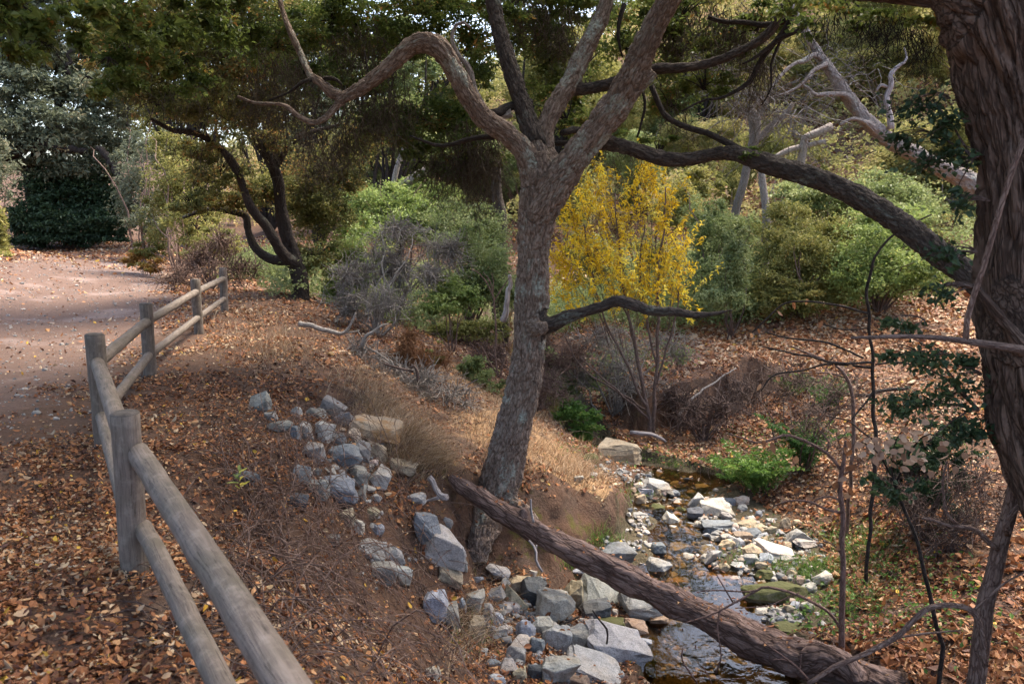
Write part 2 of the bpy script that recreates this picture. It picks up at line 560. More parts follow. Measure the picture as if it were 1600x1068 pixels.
a_bed = np.maximum(1 - smooth(-.1, .3, d - w), 1 - smooth(.4, .9, db))
def blob(x, y, px, py, sx, sy, Y=None):
    p = hit(px, py)[0] if Y is None else at(px, py, Y)
    return np.exp(-(((x - p[0]) / sx) ** 2 + ((y - p[1]) / sy) ** 2))
DRY = [(870, 735, .8, 1.0), (920, 758, .4, .4), (800, 670, .8, 1.0), (770, 610, 1.2, 1.6), (640, 690, .5, .5), (850, 700, .5, 1.0), (600, 640, .3, .5)]
def dryness(x, y):
    return np.clip(sum(blob(x, y, *r) for r in DRY), 0, 1)
MOSS = [(900, 800, .35, .35), (740, 860, .5, .35), (1000, 690, .6, .5), (860, 860, .5, .3), (690, 730, .35, .25), (830, 860, .4, .3)]
grade = np.hypot(gz_x, gz_y).ravel()
a_moss = np.clip(sum(blob(vx, vy, *r) for r in MOSS), 0, 1) * smooth(.3, .9, np.hypot(gz_x, gz_y)).ravel()
a_far = smooth(13, 17, vy) * smooth(1.0, 3.0, vx) * (1 - smooth(.5, 1.0, np.hypot(gz_x, gz_y)).ravel())
AT = {'trail': a_tr, 'bed': a_bed, 'dry': dryness(vx, vy) * (1 - smooth(.65, 1.1, grade)), 'moss': a_moss, 'far': a_far}
fc = V[F].mean(1)
fdt, _ = seg_dist(fc[:, 0], fc[:, 1], TRAIL)
fd, fw, _ = creek_info(fc[:, 0], fc[:, 1])
fdb, _ = seg_dist(fc[:, 0], fc[:, 1], BAR)
is_tr = fdt + (fbm(fc * .8, 2, 5) - .5) * 1.2 < 2.0
is_bed = (~is_tr) & (((fd < fw + .1) | (fdb < .55)) & (fc[:, 1] < 34))
is_hill = (~is_tr) & (~is_bed) & (fc[:, 1] > 36)
def ground_piece(name, mask):
    f = F[mask]
    u, inv = np.unique(f, return_inverse=True)
    o = part(name, V[u], inv.reshape(f.shape), GROUND, None, {k: ('POINT', a[u]) for k, a in AT.items()}, True)
    o['kind'] = 'structure'
    return o
ground_piece('trail', is_tr)
ground_piece('creek_bed', is_bed)
ground_piece('hillside', is_hill)
ground_piece('ground', ~(is_tr | is_bed | is_hill))

# the finished ground, read back by bilinear look-up
GZM = V[:, 2].reshape(ny_, nx_)
def GH(x, y):
    x = np.asarray(x, float); y = np.asarray(y, float)
    i = np.clip(np.searchsorted(gx, x, 'right') - 1, 0, nx_ - 2); j = np.clip(np.searchsorted(gy, y, 'right') - 1, 0, ny_ - 2)
    u = np.clip((x - gx[i]) / (gx[i + 1] - gx[i]), 0, 1); v = np.clip((y - gy[j]) / (gy[j + 1] - gy[j]), 0, 1)
    return GZM[j, i] * (1 - u) * (1 - v) + GZM[j, i + 1] * u * (1 - v) + GZM[j + 1, i] * (1 - u) * v + GZM[j + 1, i + 1] * u * v
H_full = H
H = GH
H0 = GH

# ---- water
wm, nt, bs, out = mat_new('creek_water')
nt.nodes.remove(bs)
tcw = N(nt, 'ShaderNodeTexCoord').outputs['Object']
wh = noise(nt, tcw, 4.5, 3, 0.55, .6)
wh2 = noise(nt, mapping(nt, tcw, (9, 5, 9)), 1.6, 2, 0.5)
wb = bump(nt, math_(nt, 'ADD', wh, math_(nt, 'MULTIPLY', wh2, .3)), 0.12, 0.05, None)
gl = N(nt, 'ShaderNodeBsdfGlossy'); gl.inputs['Roughness'].default_value = .015
gl.inputs['Color'].default_value = (.95, .97, 1, 1)
tp = N(nt, 'ShaderNodeBsdfTransparent'); tp.inputs['Color'].default_value = (.66, .50, .26, 1)
fr = N(nt, 'ShaderNodeFresnel'); fr.inputs['IOR'].default_value = 1.40
L(nt, wb, fr.inputs['Normal']); L(nt, wb, gl.inputs['Normal'])
mx = N(nt, 'ShaderNodeMixShader')
L(nt, fr.outputs[0], mx.inputs[0]); L(nt, tp.outputs[0], mx.inputs[1]); L(nt, gl.outputs[0], mx.inputs[2])
L(nt, mx.outputs[0], out.inputs['Surface'])
wx = np.arange(-2.0, 5.6, .12); wy = np.arange(-3, 33, .12)
WX, WY = np.meshgrid(wx, wy)
d, w, t = creek_info(WX, WY)
db, _ = seg_dist(WX, WY, BAR)
ok = (d < w + .5) | (db < .6)
ii = np.arange(WX.size).reshape(WX.shape)
q = np.stack([ii[:-1, :-1], ii[:-1, 1:], ii[1:, 1:], ii[1:, :-1]], -1).reshape(-1, 4)
q = q[ok.ravel()[q].all(1)]
u, inv = np.unique(q, return_inverse=True)
VW = np.stack([WX.ravel(), WY.ravel(), np.full(WX.size, WATER_Z)], -1)[u]
o = part('water', VW, inv.reshape(q.shape), wm, None, None, True)
o['kind'] = 'structure'
# ------------------------------------------------------------------ tubes
def frames(C):
    T = np.gradient(C, axis=0)
    T /= np.maximum(np.linalg.norm(T, axis=1), 1e-9)[:, None]
    up = np.array([0.0, 0, 1]) if abs(T[0, 2]) < .9 else np.array([1.0, 0, 0])
    A = np.empty_like(T); B = np.empty_like(T)
    a = np.cross(T[0], up); a /= np.linalg.norm(a)
    for k in range(len(T)):
        a = a - T[k] * (a @ T[k]); a /= max(np.linalg.norm(a), 1e-9)
        A[k] = a; B[k] = np.cross(T[k], a)
    return T, A, B

def tube(C, R, n=8, cap=True):
    """rings along C; returns V, F (quads), caps (tris), bark coordinates"""
    T, A, B = frames(C)
    th = np.arange(n) * 2 * math.pi / n
    ct, st = np.cos(th), np.sin(th)
    R = np.asarray(R, float)
    V = C[:, None] + R[:, None, None] * (A[:, None] * ct[None, :, None] + B[:, None] * st[None, :, None])
    v = np.concatenate([[0], np.cumsum(np.linalg.norm(np.diff(C, axis=0), axis=1))])
    bc = np.stack([R[:, None] * ct[None], R[:, None] * st[None], np.repeat(v[:, None], n, 1)], -1)
    m = len(C)
    i = np.arange(m * n).reshape(m, n)
    F = np.stack([i[:-1], np.roll(i[:-1], -1, 1), np.roll(i[1:], -1, 1), i[1:]], -1).reshape(-1, 4)
    V = V.reshape(-1, 3); bc = bc.reshape(-1, 3)
    T3 = np.zeros((0, 3), int)
    if cap:
        V = np.vstack([V, C[0], C[-1]]); bc = np.vstack([bc, [0, 0, 0], [0, 0, v[-1]]])
        a, b = m * n, m * n + 1
        T3 = np.vstack([np.stack([np.full(n, a), np.roll(i[0], -1), i[0]], -1), np.stack([np.full(n, b), i[-1], np.roll(i[-1], -1)], -1)])
    return V, F, T3, bc

class Bag:
    """collects tubes or leaves that belong to ONE object"""
    def __init__(s):
        s.V, s.Q, s.T, s.B, s.t, s.n = [], [], [], [], [], 0
        s.qt, s.tt = [], []
    def add(s, V, Q=None, T=None, B=None, t=None):
        s.V.append(V)
        if Q is not None and len(Q):
            s.Q.append(Q + s.n); s.qt.append(np.broadcast_to(0.5 if t is None else t, (len(Q),)))
        if T is not None and len(T):
            s.T.append(T + s.n); s.tt.append(np.broadcast_to(0.5 if t is None else (t if np.isscalar(t) else t[:len(T)] if len(t) >= len(T) else 0.5), (len(T),)))
        s.B.append(B if B is not None else np.zeros_like(V))
        s.n += len(V)
    def tube(s, C, R, n=5, cap=False, t=None):
        V, Q, T, B = tube(np.asarray(C, float), np.broadcast_to(R, (len(C),)), n, cap)
        s.add(V, Q, T, B, t)
    def arrays(s):
        V = np.vstack(s.V)
        F = []; t = []
        if s.Q: F.append(np.vstack(s.Q)); t += s.qt
        if s.T: F.append(np.vstack(s.T)); t += s.tt
        return V, F, {'bco': ('POINT', np.vstack(s.B)), 't': ('FACE', np.concatenate(t))}
    def part(s, name, mat, parent=None, smooth_=True):
        V, F, A = s.arrays()
        return part(name, V, F, mat, parent, A, smooth_)
    def lone(s, name, mat, label, cat, group=None, smooth_=True, kind=None):
        V, F, A = s.arrays()
        return lone(name, V, F, mat, label, cat, group, A, smooth_, kind)

def pxchain(rows, n=None, step=.10):
    """rows of (px, py, Y, width in photo pixels) -> centres and radii in metres"""
    P = np.array([[*at(a, b, Y), wd] for a, b, Y, wd in rows])
    P[:, 3] = P[:, 3] * .5 * depth_of(P[:, :3].T) / FPX
    ln = np.linalg.norm(np.diff(P[:, :3], axis=0), axis=1).sum()
    C = catmull(P, n or max(6, int(ln / step)))
    return C[:, :3], np.maximum(C[:, 3], .002)

def remesh_wood(chains, voxel, parent, mats, bark=.012, freq=(24, 24, 6.5), lump=.02, seed=0, smooth_it=5):
    """chains: (part name, centres, radii).  One continuous body, then split along the limbs."""
    b = Bag()
    for nm, C, R in chains:
        V, Q, T, B = tube(C, R, 14, True)
        b.add(V, Q, T)
    V, F, _ = b.arrays()
    me = mesh_np('tmp', V, F)
    o = bpy.data.objects.new('tmp', me)
    COL.objects.link(o)
    md = o.modifiers.new('r', 'REMESH'); md.mode = 'VOXEL'; md.voxel_size = voxel
    if smooth_it:
        ms = o.modifiers.new('s', 'SMOOTH'); ms.factor = .5; ms.iterations = smooth_it
    dg = bpy.context.evaluated_depsgraph_get(); dg.update()
    ev = o.evaluated_get(dg); m2 = ev.to_mesh()
    nv = len(m2.vertices); V = np.empty(nv * 3, np.float32); m2.vertices.foreach_get('co', V); V = V.reshape(-1, 3).astype(float)
    Nn = np.empty(nv * 3, np.float32); m2.vertices.foreach_get('normal', Nn); Nn = Nn.reshape(-1, 3).astype(float)
    tot = np.empty(len(m2.polygons), np.int32); m2.polygons.foreach_get('loop_total', tot)
    lv = np.empty(len(m2.loops), np.int32); m2.loops.foreach_get('vertex_index', lv)
    assert (tot == 4).all()
    F = lv.reshape(-1, 4)
    ev.to_mesh_clear(); bpy.data.objects.remove(o); bpy.data.meshes.remove(me)
    # which limb, where on it
    cc, info = [], []
    for k, (nm, C, R) in enumerate(chains):
        T_, A_, B_ = frames(C)
        s = np.concatenate([[0], np.cumsum(np.linalg.norm(np.diff(C, axis=0), axis=1))])
        mm = max(len(C), int(s[-1] / .03))
        u = np.linspace(0, len(C) - 1, mm); i0 = np.minimum(u.astype(int), len(C) - 2); f = (u - i0)[:, None]
        lerp = lambda a: a[i0] * (1 - f) + a[i0 + 1] * f
        cc.append(lerp(C)); info.append(np.column_stack([lerp(T_), lerp(A_), lerp(B_), lerp(R[:, None]), lerp(s[:, None]), np.full(mm, k)]))
    cc = np.vstack(cc); info = np.vstack(info)
    # nearest centre point, counted from the bark (weighted by radius)
    best = np.full(nv, 1e9); bi = np.zeros(nv, int)
    kd = kdtree.KDTree(len(cc))
    for k, p in enumerate(cc): kd.insert(p, k)
    kd.balance()
    rr = info[:, 9]
    for k in range(nv):
        c_ = kd.find_n(V[k], 6)
        bi[k] = min(c_, key=lambda q: q[2] - rr[q[1]])[1]
    I = info[bi]
    dv = V - cc[bi]
    along = (dv * I[:, 0:3]).sum(1)
    a_ = (dv * I[:, 3:6]).sum(1); b_ = (dv * I[:, 6:9]).sum(1)
    v_ = I[:, 10] + along
    bco = np.stack([a_, b_, v_ + 7.3 * I[:, 11]], -1)
    q = bco * np.array(freq)
    warp = np.stack([vnoise(q * .35, seed + 5), vnoise(q * .35 + 9, seed + 6), vnoise(q * .35 + 19, seed + 7)], -1) - .5
    q = q + warp * 1.6
    r1 = 1 - np.abs(2 * vnoise(q, seed + 1) - 1)
    r2 = 1 - np.abs(2 * vnoise(q * np.array([1.9, 1.9, 2.6]) + 4, seed + 2) - 1)
    h = -(r1 ** 3) * 1.0 - .45 * r2 ** 3 + .4 * vnoise(q * .5, seed + 3)
    thick = np.clip(I[:, 9] / .12, .25, 1.2)
    lumps = (fbm(bco * np.array([5, 5, 2.2]), 3, seed + 4) - .5) * lump * np.clip(I[:, 9] / .1, .2, 1.5)
    V = V + Nn * (h * bark * thick + lumps)[:, None]
    fk = I[F[:, 0], 11].astype(int)
    objs = []
    names = []
    for k, (nm, C, R) in enumerate(chains):
        if nm not in [x[0] for x in names]: names.append((nm, []))
        dict(names)[nm].append(k)
    for nm, ks in names:
        msk = np.isin(fk, ks)
        if not msk.any(): continue
        f = F[msk]; u, inv = np.unique(f, return_inverse=True)
        base = nm.split('#')[0]
        objs.append(part(base, V[u], inv.reshape(f.shape), mats.get(nm, mats.get(base, mats['*'])), parent, {'bco': ('POINT', bco[u])}, True))
    return objs

# ------------------------------------------------------------------ fence
fm, nt, bs, out = mat_new('weathered_wood')
bcw = attr(nt, 'bco').outputs['Vector']
g1 = noise(nt, mapping(nt, bcw, (26, 26, 2.2)), 1.6, 5, .65, .8)
g2 = noise(nt, bcw, 5.0, 4, .6)
g3 = noise(nt, mapping(nt, bcw, (120, 120, 10)), 1.5, 3, .6)
g4 = noise(nt, mapping(nt, bcw, (70, 70, 3.0)), 1.5, 4, .65, 1.0)
g5 = noise(nt, bcw, 16, 4, .7)
c = ramp(nt, g1, [(0.22, (.055, .044, .038)), (0.48, (.125, .104, .092)), (0.75, (.21, .182, .165))])
c = mixc(nt, ramp(nt, g2, [(0.42, 0.0), (0.72, .65)]), c, (.075, .070, .050))
c = mixc(nt, ramp(nt, g4, [(0.57, 0.0), (0.64, .85)]), c, (.030, .023, .018))
c = mixc(nt, ramp(nt, g5, [(0.50, 0.0), (0.72, .5)]), c, (.26, .235, .22))
kn = N(nt, 'ShaderNodeTexVoronoi'); kn.inputs['Scale'].default_value = 2.1
L(nt, mapping(nt, bcw, (2.2, 2.2, .9)), kn.inputs['Vector'])
c = mixc(nt, ramp(nt, kn.outputs['Distance'], [(0.05, .8), (0.13, 0.0)]), c, (.055, .040, .030))
c = mixc(nt, 1.0, c, (.98, .90, .82), 'MULTIPLY')
L(nt, c, bs.inputs['Base Color'])
bs.inputs['Roughness'].default_value = .78
nb = bump(nt, g1, .5, .006, None); bump(nt, g3, .35, .003, bs, nb)
FWOOD = fm

def pole(p0, p1, r, n=20, seg=26, taper=0.0, round_ends=True, seed=0, wob=.004):
    p0 = np.asarray(p0, float); p1 = np.asarray(p1, float)
    t = np.linspace(0, 1, seg)
    C = p0 + (p1 - p0) * t[:, None]
    d = (p1 - p0) / np.linalg.norm(p1 - p0)
    R = np.full(seg, r) * (1 - taper * t) * (1 + .035 * (fbm(np.stack([t * 5 + seed * 3.1, t * 0 + seed, t * 0], -1), 2, seed) - .5))
    if round_ends:
        ext = np.array([.75, .5, .25, .06]); rad = np.array([.30, .72, .93, .99])
        C = np.vstack([p0 - d * r * ext[:, None] * .6, C, p1 + d * r * ext[::-1, None] * .6])
        R = np.concatenate([R[0] * rad, R, R[-1] * rad[::-1]])
    V, Q, T, B = tube(C, R, n, True)
    V = V + (np.stack([vnoise(V * 7, seed + k) for k in (1, 2, 3)], -1) - .5) * wob * 2
    return V, [Q, T], {'bco': ('POINT', B + seed * 5.7)}

fence = thing('wooden_fence', 'low grey fence of round wooden posts and two rails bending along the dirt trail', 'fence', (-1.8, 3.6, 0))
POSTR = [.070, .0635, .067, .0675, .069, .069]
POSTH = [.80, .80, .86, .80, .81, .80]
for k, (x, y) in enumerate(FENCE):
    z = float(H(np.array([x]), np.array([y]))[0])
    r = POSTR[k]; h = POSTH[k]
    zz = np.concatenate([[-.35], np.linspace(-.1, h - .012, 14), [h - .004, h]])
    rr = np.concatenate([[r], np.full(14, r), [r - .006, r - .016]])
    C = np.stack([np.full(len(zz), x), np.full(len(zz), y), z + zz], -1)
    C[:, 0] += (zz - h / 2) * (.012 if k % 2 else -.01)
    V, Q, T, B = tube(C, rr, 22, True)
    V = V + (np.stack([vnoise(V * 6, 80 + k + j) for j in (1, 2, 3)], -1) - .5) * .008
    part('post', V, [Q, T], FWOOD, fence, {'bco': ('POINT', B + k * 3.3)}, True)
ENDG = plain_mat('end_grain', [(.3, (.030, .023, .019)), (.55, (.075, .060, .050)), (.75, (.13, .11, .095))], .9, 22, .5)
for o in [q for q in bpy.data.objects if q.parent == fence]:
    o.data.materials.append(ENDG)
    for p in o.data.polygons:
        if p.normal.z > .55: p.material_index = 1
HU = [.60, .60, .64, .60, .62, .60]
HL = [.20, .20, .24, .235, .24, .24]
for k in range(len(FENCE) - 1):
    a = np.array(FENCE[k]); b = np.array(FENCE[k + 1])
    za, zb = [float(H(np.array([p[0]]), np.array([p[1]]))[0]) for p in (a, b)]
    d = (b - a) / np.linalg.norm(b - a)
    nrm = np.array([d[1], -d[0]])
    for hs, r, sd in ((HU, .050 if k == 0 else .049, 3), (HL, .043 if k == 0 else .044, 9)):
        if k == 0:      # this rail is bolted to the creek side of its posts
            p0 = np.array([*(a + nrm * .055), za + hs[0]]); p1 = np.array([*(b + nrm * .045 - d * .02), zb + hs[1] + (.0 if hs is HU else .03)])
        else:
            p0 = np.array([*(a + d * .03), za + hs[k] + (.04 if k == 1 and hs is HU else 0)]); p1 = np.array([*(b - d * .02), zb + hs[k + 1]])
        V, F_, A = pole(p0, p1, r, 20, 30, .0, True, sd + k * 2)
        part('rail', V, F_, FWOOD, fence, A, True)

# ------------------------------------------------------------------ bark kinds
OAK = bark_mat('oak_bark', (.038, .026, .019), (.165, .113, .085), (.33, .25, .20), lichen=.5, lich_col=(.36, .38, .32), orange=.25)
OAK_MID = bark_mat('shaded_oak_bark', (.018, .013, .011), (.055, .041, .034), (.115, .090, .076), lichen=.25, lich_col=(.17, .18, .15))  # darker oak bark for some limbs and a background trunk
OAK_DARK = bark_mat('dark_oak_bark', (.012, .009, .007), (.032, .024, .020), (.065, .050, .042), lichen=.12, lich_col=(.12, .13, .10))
OAK_RED = bark_mat('furrowed_bark', (.012, .008, .006), (.060, .037, .027), (.19, .128, .098), lichen=.0, strip=(22, 22, 2.4))
PALE = bark_mat('pale_bark', (.10, .080, .068), (.27, .22, .19), (.42, .36, .32), lichen=.45, lich_col=(.44, .45, .37), orange=.5)
LOGM = bark_mat('log_bark', (.028, .017, .013), (.108, .066, .052), (.26, .178, .150), lichen=.0, strip=(10, 10, 2.6))
DEADW = bark_mat('dead_wood', (.14, .115, .105), (.31, .265, .25), (.50, .45, .44), strip=(16, 16, 2.0))
TWIG = bark_mat('twig_bark', (.050, .033, .027), (.125, .083, .068), (.21, .150, .125))
MOSSTW = bark_mat('mossy_twigs', (.040, .028, .018), (.100, .074, .048), (.19, .15, .10))
CANE = bark_mat('dry_cane', (.055, .033, .026), (.145, .088, .068), (.29, .20, .16))
GREYTWIG = bark_mat('grey_twigs', (.12, .10, .085), (.26, .225, .195), (.42, .38, .34))

# ------------------------------------------------------------------ the big oak in the middle
MO = at(775, 800, 8.0)
main_oak = thing('oak_tree', 'big grey-brown oak with lichened forking limbs standing on the creek bank', 'tree', MO)
ch = []
def chain(nm, rows, step=.06):
    C, R = pxchain(rows, step=step)
    ch.append((nm, C, R))
chain('trunk', [(758, 862, 7.9, 74), (764, 825, 7.95, 74), (772, 785, 8.0, 70), (784, 740, 8.05, 66), (803, 670, 8.08, 59), (818, 600, 8.1, 56), (826, 540, 8.1, 55), (830, 480, 8.1, 54), (832, 420, 8.1, 53), (836, 360, 8.1, 57), (846, 300, 8.1, 68), (848, 262, 8.1, 62), (842, 238, 8.1, 44)])
chain('limb#a', [(838, 290, 8.1, 45.2), (820, 240, 8.05, 36.5), (795, 210, 8.0, 34.8), (757, 185, 7.9, 33.9), (728, 145, 7.8, 33.1), (708, 108, 7.75, 33.1), (688, 78, 7.7, 34.8), (664, 66, 7.7, 33.1), (640, 74, 7.7, 28.7), (612, 100, 7.7, 26.1), (580, 127, 7.7, 24.4), (548, 147, 7.7, 22.6), (528, 156, 7.7, 20.0)])
chain('limb#a1', [(535, 153, 7.7, 19.1), (514, 141, 7.7, 17.4), (499, 127, 7.7, 14.8), (484, 117, 7.75, 13.1), (470, 85, 7.85, 11.3), (455, 52, 7.9, 10.4), (444, 25, 8.0, 8.7), (432, -20, 8.1, 7.8)])
chain('limb#a2', [(536, 154, 7.7, 17.4), (520, 172, 7.68, 12.2), (506, 186, 7.65, 11.3), (490, 192, 7.6, 10.4), (470, 184, 7.6, 9.1), (455, 172, 7.6, 8.7), (440, 163, 7.6, 7.8), (400, 161, 7.6, 7.0), (370, 150, 7.6, 6.1)])
chain('limb#b', [(852, 290, 8.15, 41.8), (840, 235, 8.2, 36.5), (822, 180, 8.3, 31.3), (803, 125, 8.4, 28.7), (788, 75, 8.5, 27.0), (776, 30, 8.6, 25.2), (768, -20, 8.7, 24.4), (752, -120, 9.0, 20.9)])
chain('limb#c', [(852, 255, 8.2, 34.8), (852, 205, 8.3, 27.8), (866, 170, 8.4, 33.1), (890, 130, 8.5, 31.3), (908, 90, 8.6, 29.6), (928, 52, 8.7, 27.8), (946, 12, 8.8, 24.4), (955, -40, 8.9, 22.6), (975, -120, 9.1, 17.4)])
chain('limb#d', [(842, 335, 8.05, 53.9), (868, 290, 8.0, 53.9), (900, 245, 7.95, 50.5), (934, 200, 7.9, 48.7), (965, 160, 7.85, 48.7), (984, 125, 7.8, 48.7), (1002, 85, 7.75, 43.5), (1022, 42, 7.7, 40.9), (1044, 2, 7.65, 39.1), (1074, -50, 7.6, 34.8), (1100, -120, 7.6, 31.3)])
chain('limb#stub', [(978, 148, 7.85, 34.8), (1000, 132, 7.8, 26.1), (1019, 116, 7.75, 19.1), (1023, 112, 7.75, 15.7)])
chain('limb#e', [(895, 140, 8.5, 20.9), (918, 138, 8.5, 20.9), (950, 132, 8.4, 20.0), (985, 120, 8.3, 20.9), (1025, 108, 8.15, 18.3), (1065, 106, 8.0, 16.5), (1105, 100, 7.9, 16.5), (1145, 85, 7.8, 15.7), (1180, 68, 7.7, 15.7), (1207, 45, 7.6, 15.7), (1222, 15, 7.5, 14.8), (1240, -10, 7.4, 13.1)])
chain('limb#low', [(905, 225, 8.0, 29.6), (940, 222, 8.1, 26.1), (985, 232, 8.1, 26.1), (1030, 246, 8.0, 25.2), (1075, 249, 7.9, 22.6), (1115, 241, 7.8, 22.6), (1150, 240, 7.6, 27.0), (1200, 256, 7.4, 32.2), (1260, 274, 7.2, 34.8), (1320, 297, 7.0, 35.7), (1370, 325, 6.8, 37.4), (1420, 358, 6.6, 39.1), (1462, 393, 6.4, 40.9), (1500, 420, 6.3, 40.0), (1560, 470, 6.1, 38.3)])
chain('branch', [(838, 508, 8.05, 33.1), (862, 506, 8.0, 27.0), (885, 495, 7.95, 22.6), (915, 486, 7.9, 19.1), (945, 477, 7.85, 19.1), (965, 470, 7.8, 19.1), (990, 476, 7.75, 19.1), (1020, 486, 7.7, 17.4), (1055, 487, 7.65, 15.7), (1085, 492, 7.6, 13.1), (1115, 490, 7.55, 7.8), (1145, 484, 7.5, 4.3)])
chain('knot', [(835, 512, 8.0, 26), (846, 512, 7.84, 26), (848, 513, 7.80, 22), (848, 513, 7.79, 16)])
# roots that show where the bank is washed out
chain('root#a', [(764, 800, 7.85, 60), (752, 835, 7.62, 50), (748, 858, 7.5, 40), (748, 880, 7.42, 26)])
chain('root#b', [(790, 790, 7.95, 40), (815, 792, 7.85, 22), (838, 815, 7.75, 13)])
chain('root#c', [(755, 790, 7.95, 44), (735, 778, 7.9, 26), (712, 762, 7.85, 16), (690, 752, 7.8, 10)])
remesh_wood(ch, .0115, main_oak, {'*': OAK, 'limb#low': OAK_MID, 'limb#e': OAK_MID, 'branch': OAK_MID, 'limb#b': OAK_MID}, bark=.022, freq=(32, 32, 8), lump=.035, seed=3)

# thin dark boughs of the same oak
def boughs(parent, mat, rows_list, name='bough', n=7, step=.08):
    for rows in rows_list:
        C, R = pxchain(rows, step=step)
        C = C + (np.stack([vnoise(C * 5, k) for k in (3, 4, 5)], -1) - .5) * R.mean() * 1.2
        V, Q, T, B = tube(C, R, n, True)
        part(name, V, [Q, T], mat, parent, {'bco': ('POINT', B)}, True)
boughs(main_oak, PALE, [[(800, 178, 8.3, 15), (770, 180, 8.3, 14), (752, 165, 8.35, 13), (742, 140, 8.4, 11), (730, 105, 8.4, 9), (712, 80, 8.4, 7), (706, 64, 8.4, 6), (712, 42, 8.4, 6), (724, 33, 8.4, 5), (738, 42, 8.4, 3)]])
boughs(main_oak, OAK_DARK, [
    [(1018, 135, 7.8, 9), (1030, 165, 7.8, 9), (1045, 186, 7.8, 9), (1070, 200, 7.8, 9.5), (1105, 208, 7.75, 10), (1140, 222, 7.7, 11), (1170, 240, 7.6, 12)],
    [(1005, 145, 7.9, 5), (1008, 165, 7.9, 4.5), (1003, 190, 7.9, 4), (996, 215, 7.95, 3)],
    [(765, 178, 8.2, 16), (790, 172, 8.3, 15), (830, 160, 8.5, 12)],
    [(1240, 20, 7.6, 8), (1225, 48, 7.7, 9), (1195, 85, 7.8, 9), (1180, 110, 7.85, 8), (1172, 127, 7.9, 8), (1150, 143, 7.9, 6), (1125, 155, 7.95, 5), (1100, 158, 8, 4), (1065, 175, 8, 3)],
    [(1225, 50, 7.7, 6), (1205, 100, 7.8, 4), (1204, 140, 7.8, 3), (1190, 165, 7.9, 2)],
    [(1270, 30, 7.5, 8), (1245, 48, 7.6, 8), (1215, 62, 7.7, 8), (1180, 90, 7.7, 5), (1160, 100, 7.7, 3)],
    [(1105, 28, 7.9, 7), (1130, 33, 7.9, 8), (1165, 35, 7.85, 8), (1200, 40, 7.8, 10), (1240, 28, 7.7, 12)],
    [(975, 5, 8.6, 8), (968, 30, 8.6, 7), (966, 60, 8.6, 5), (972, 90, 8.6, 3)],
    [(880, 205, 8.6, 10), (905, 205, 8.8, 12), (930, 222, 8.8, 10), (860, 225, 8.7, 8)],
    [(498, 128, 7.75, 7), (512, 122, 7.7, 8), (526, 124, 7.7, 6), (535, 132, 7.7, 4)],
    [(488, 124, 7.7, 8), (470, 130, 7.7, 6), (450, 146, 7.7, 4), (420, 158, 7.7, 3)],
    [(575, 112, 7.7, 3), (572, 95, 7.7, 2.5), (568, 78, 7.7, 2)],
    [(640, 210, 8.6, 3), (690, 228, 8.6, 6), (740, 215, 8.6, 8), (772, 215, 8.5, 9)],
])

# ------------------------------------------------------------------ fallen log across the creek
log = thing('fallen_log', 'long brown log lying across the rocky creek below the big oak', 'log', at(1330, 1070, 5.6))
ch = []
chain('trunk', [(702, 744, 7.55, 16.6), (722, 760, 7.5, 29.4), (760, 786, 7.42, 34.0), (800, 810, 7.35, 36.8), (850, 838, 7.25, 36.8), (910, 868, 7.1, 38.6), (970, 900, 6.95, 41.4), (1040, 932, 6.78, 46.0), (1110, 965, 6.55, 51.5), (1180, 1000, 6.25, 56.1), (1250, 1028, 5.95, 61.6), (1320, 1050, 5.65, 64.4), (1400, 1085, 5.35, 66.2), (1440, 1100, 5.2, 51.5)])
chain('stub#a', [(820, 822, 7.3, 24), (821, 808, 7.3, 17), (819, 797, 7.3, 13), (817, 793, 7.3, 9)])
chain('stub#b', [(1270, 1038, 5.85, 60), (1300, 1030, 5.65, 50), (1330, 1046, 5.45, 40), (1342, 1070, 5.35, 22)])
remesh_wood(ch, .0105, log, {'*': LOGM}, bark=.010, freq=(20, 20, 7), lump=.11, seed=21)

# ------------------------------------------------------------------ dark oak beside the trail
lo = thing('oak_tree', 'dark slim oak leaning over the trail just past the end of the fence', 'tree', at(468, 462, 17.6))
ch = []
chain('trunk', [(470, 475, 17.6, 34), (469, 455, 17.6, 28), (466, 425, 17.6, 26), (459, 400, 17.6, 25), (449, 370, 17.5, 22), (441, 335, 17.4, 21), (434, 285, 17.2, 19), (424, 255, 17.0, 18), (408, 232, 16.9, 14), (396, 205, 16.8, 11), (380, 170, 16.5, 8)])
chain('limb#a', [(462, 415, 17.6, 20), (446, 402, 17.3, 18), (430, 378, 17.0, 17), (415, 352, 16.8, 16), (400, 335, 16.6, 15), (385, 308, 16.4, 14), (372, 270, 16.2, 14), (352, 240, 16.0, 13), (325, 217, 15.8, 12), (298, 206, 15.6, 11), (268, 203, 15.5, 9), (235, 185, 15.3, 6)])
chain('limb#b', [(455, 408, 17.8, 16), (425, 405, 17.8, 15), (400, 388, 17.8, 14), (388, 362, 17.8, 13), (384, 338, 17.8, 12), (360, 330, 17.7, 10), (325, 327, 17.6, 8), (285, 340, 17.5, 6)])
chain('limb#c', [(430, 262, 17.1, 12), (430, 215, 17.2, 10), (439, 188, 17.3, 9), (446, 160, 17.4, 7)])
chain('limb#d', [(434, 255, 17.1, 11), (452, 228, 17.2, 10), (475, 210, 17.3, 9), (502, 202, 17.5, 7), (530, 195, 17.7, 5)])
remesh_wood(ch, .028, lo, {'*': OAK_DARK}, bark=.014, lump=.05, seed=31, smooth_it=3)

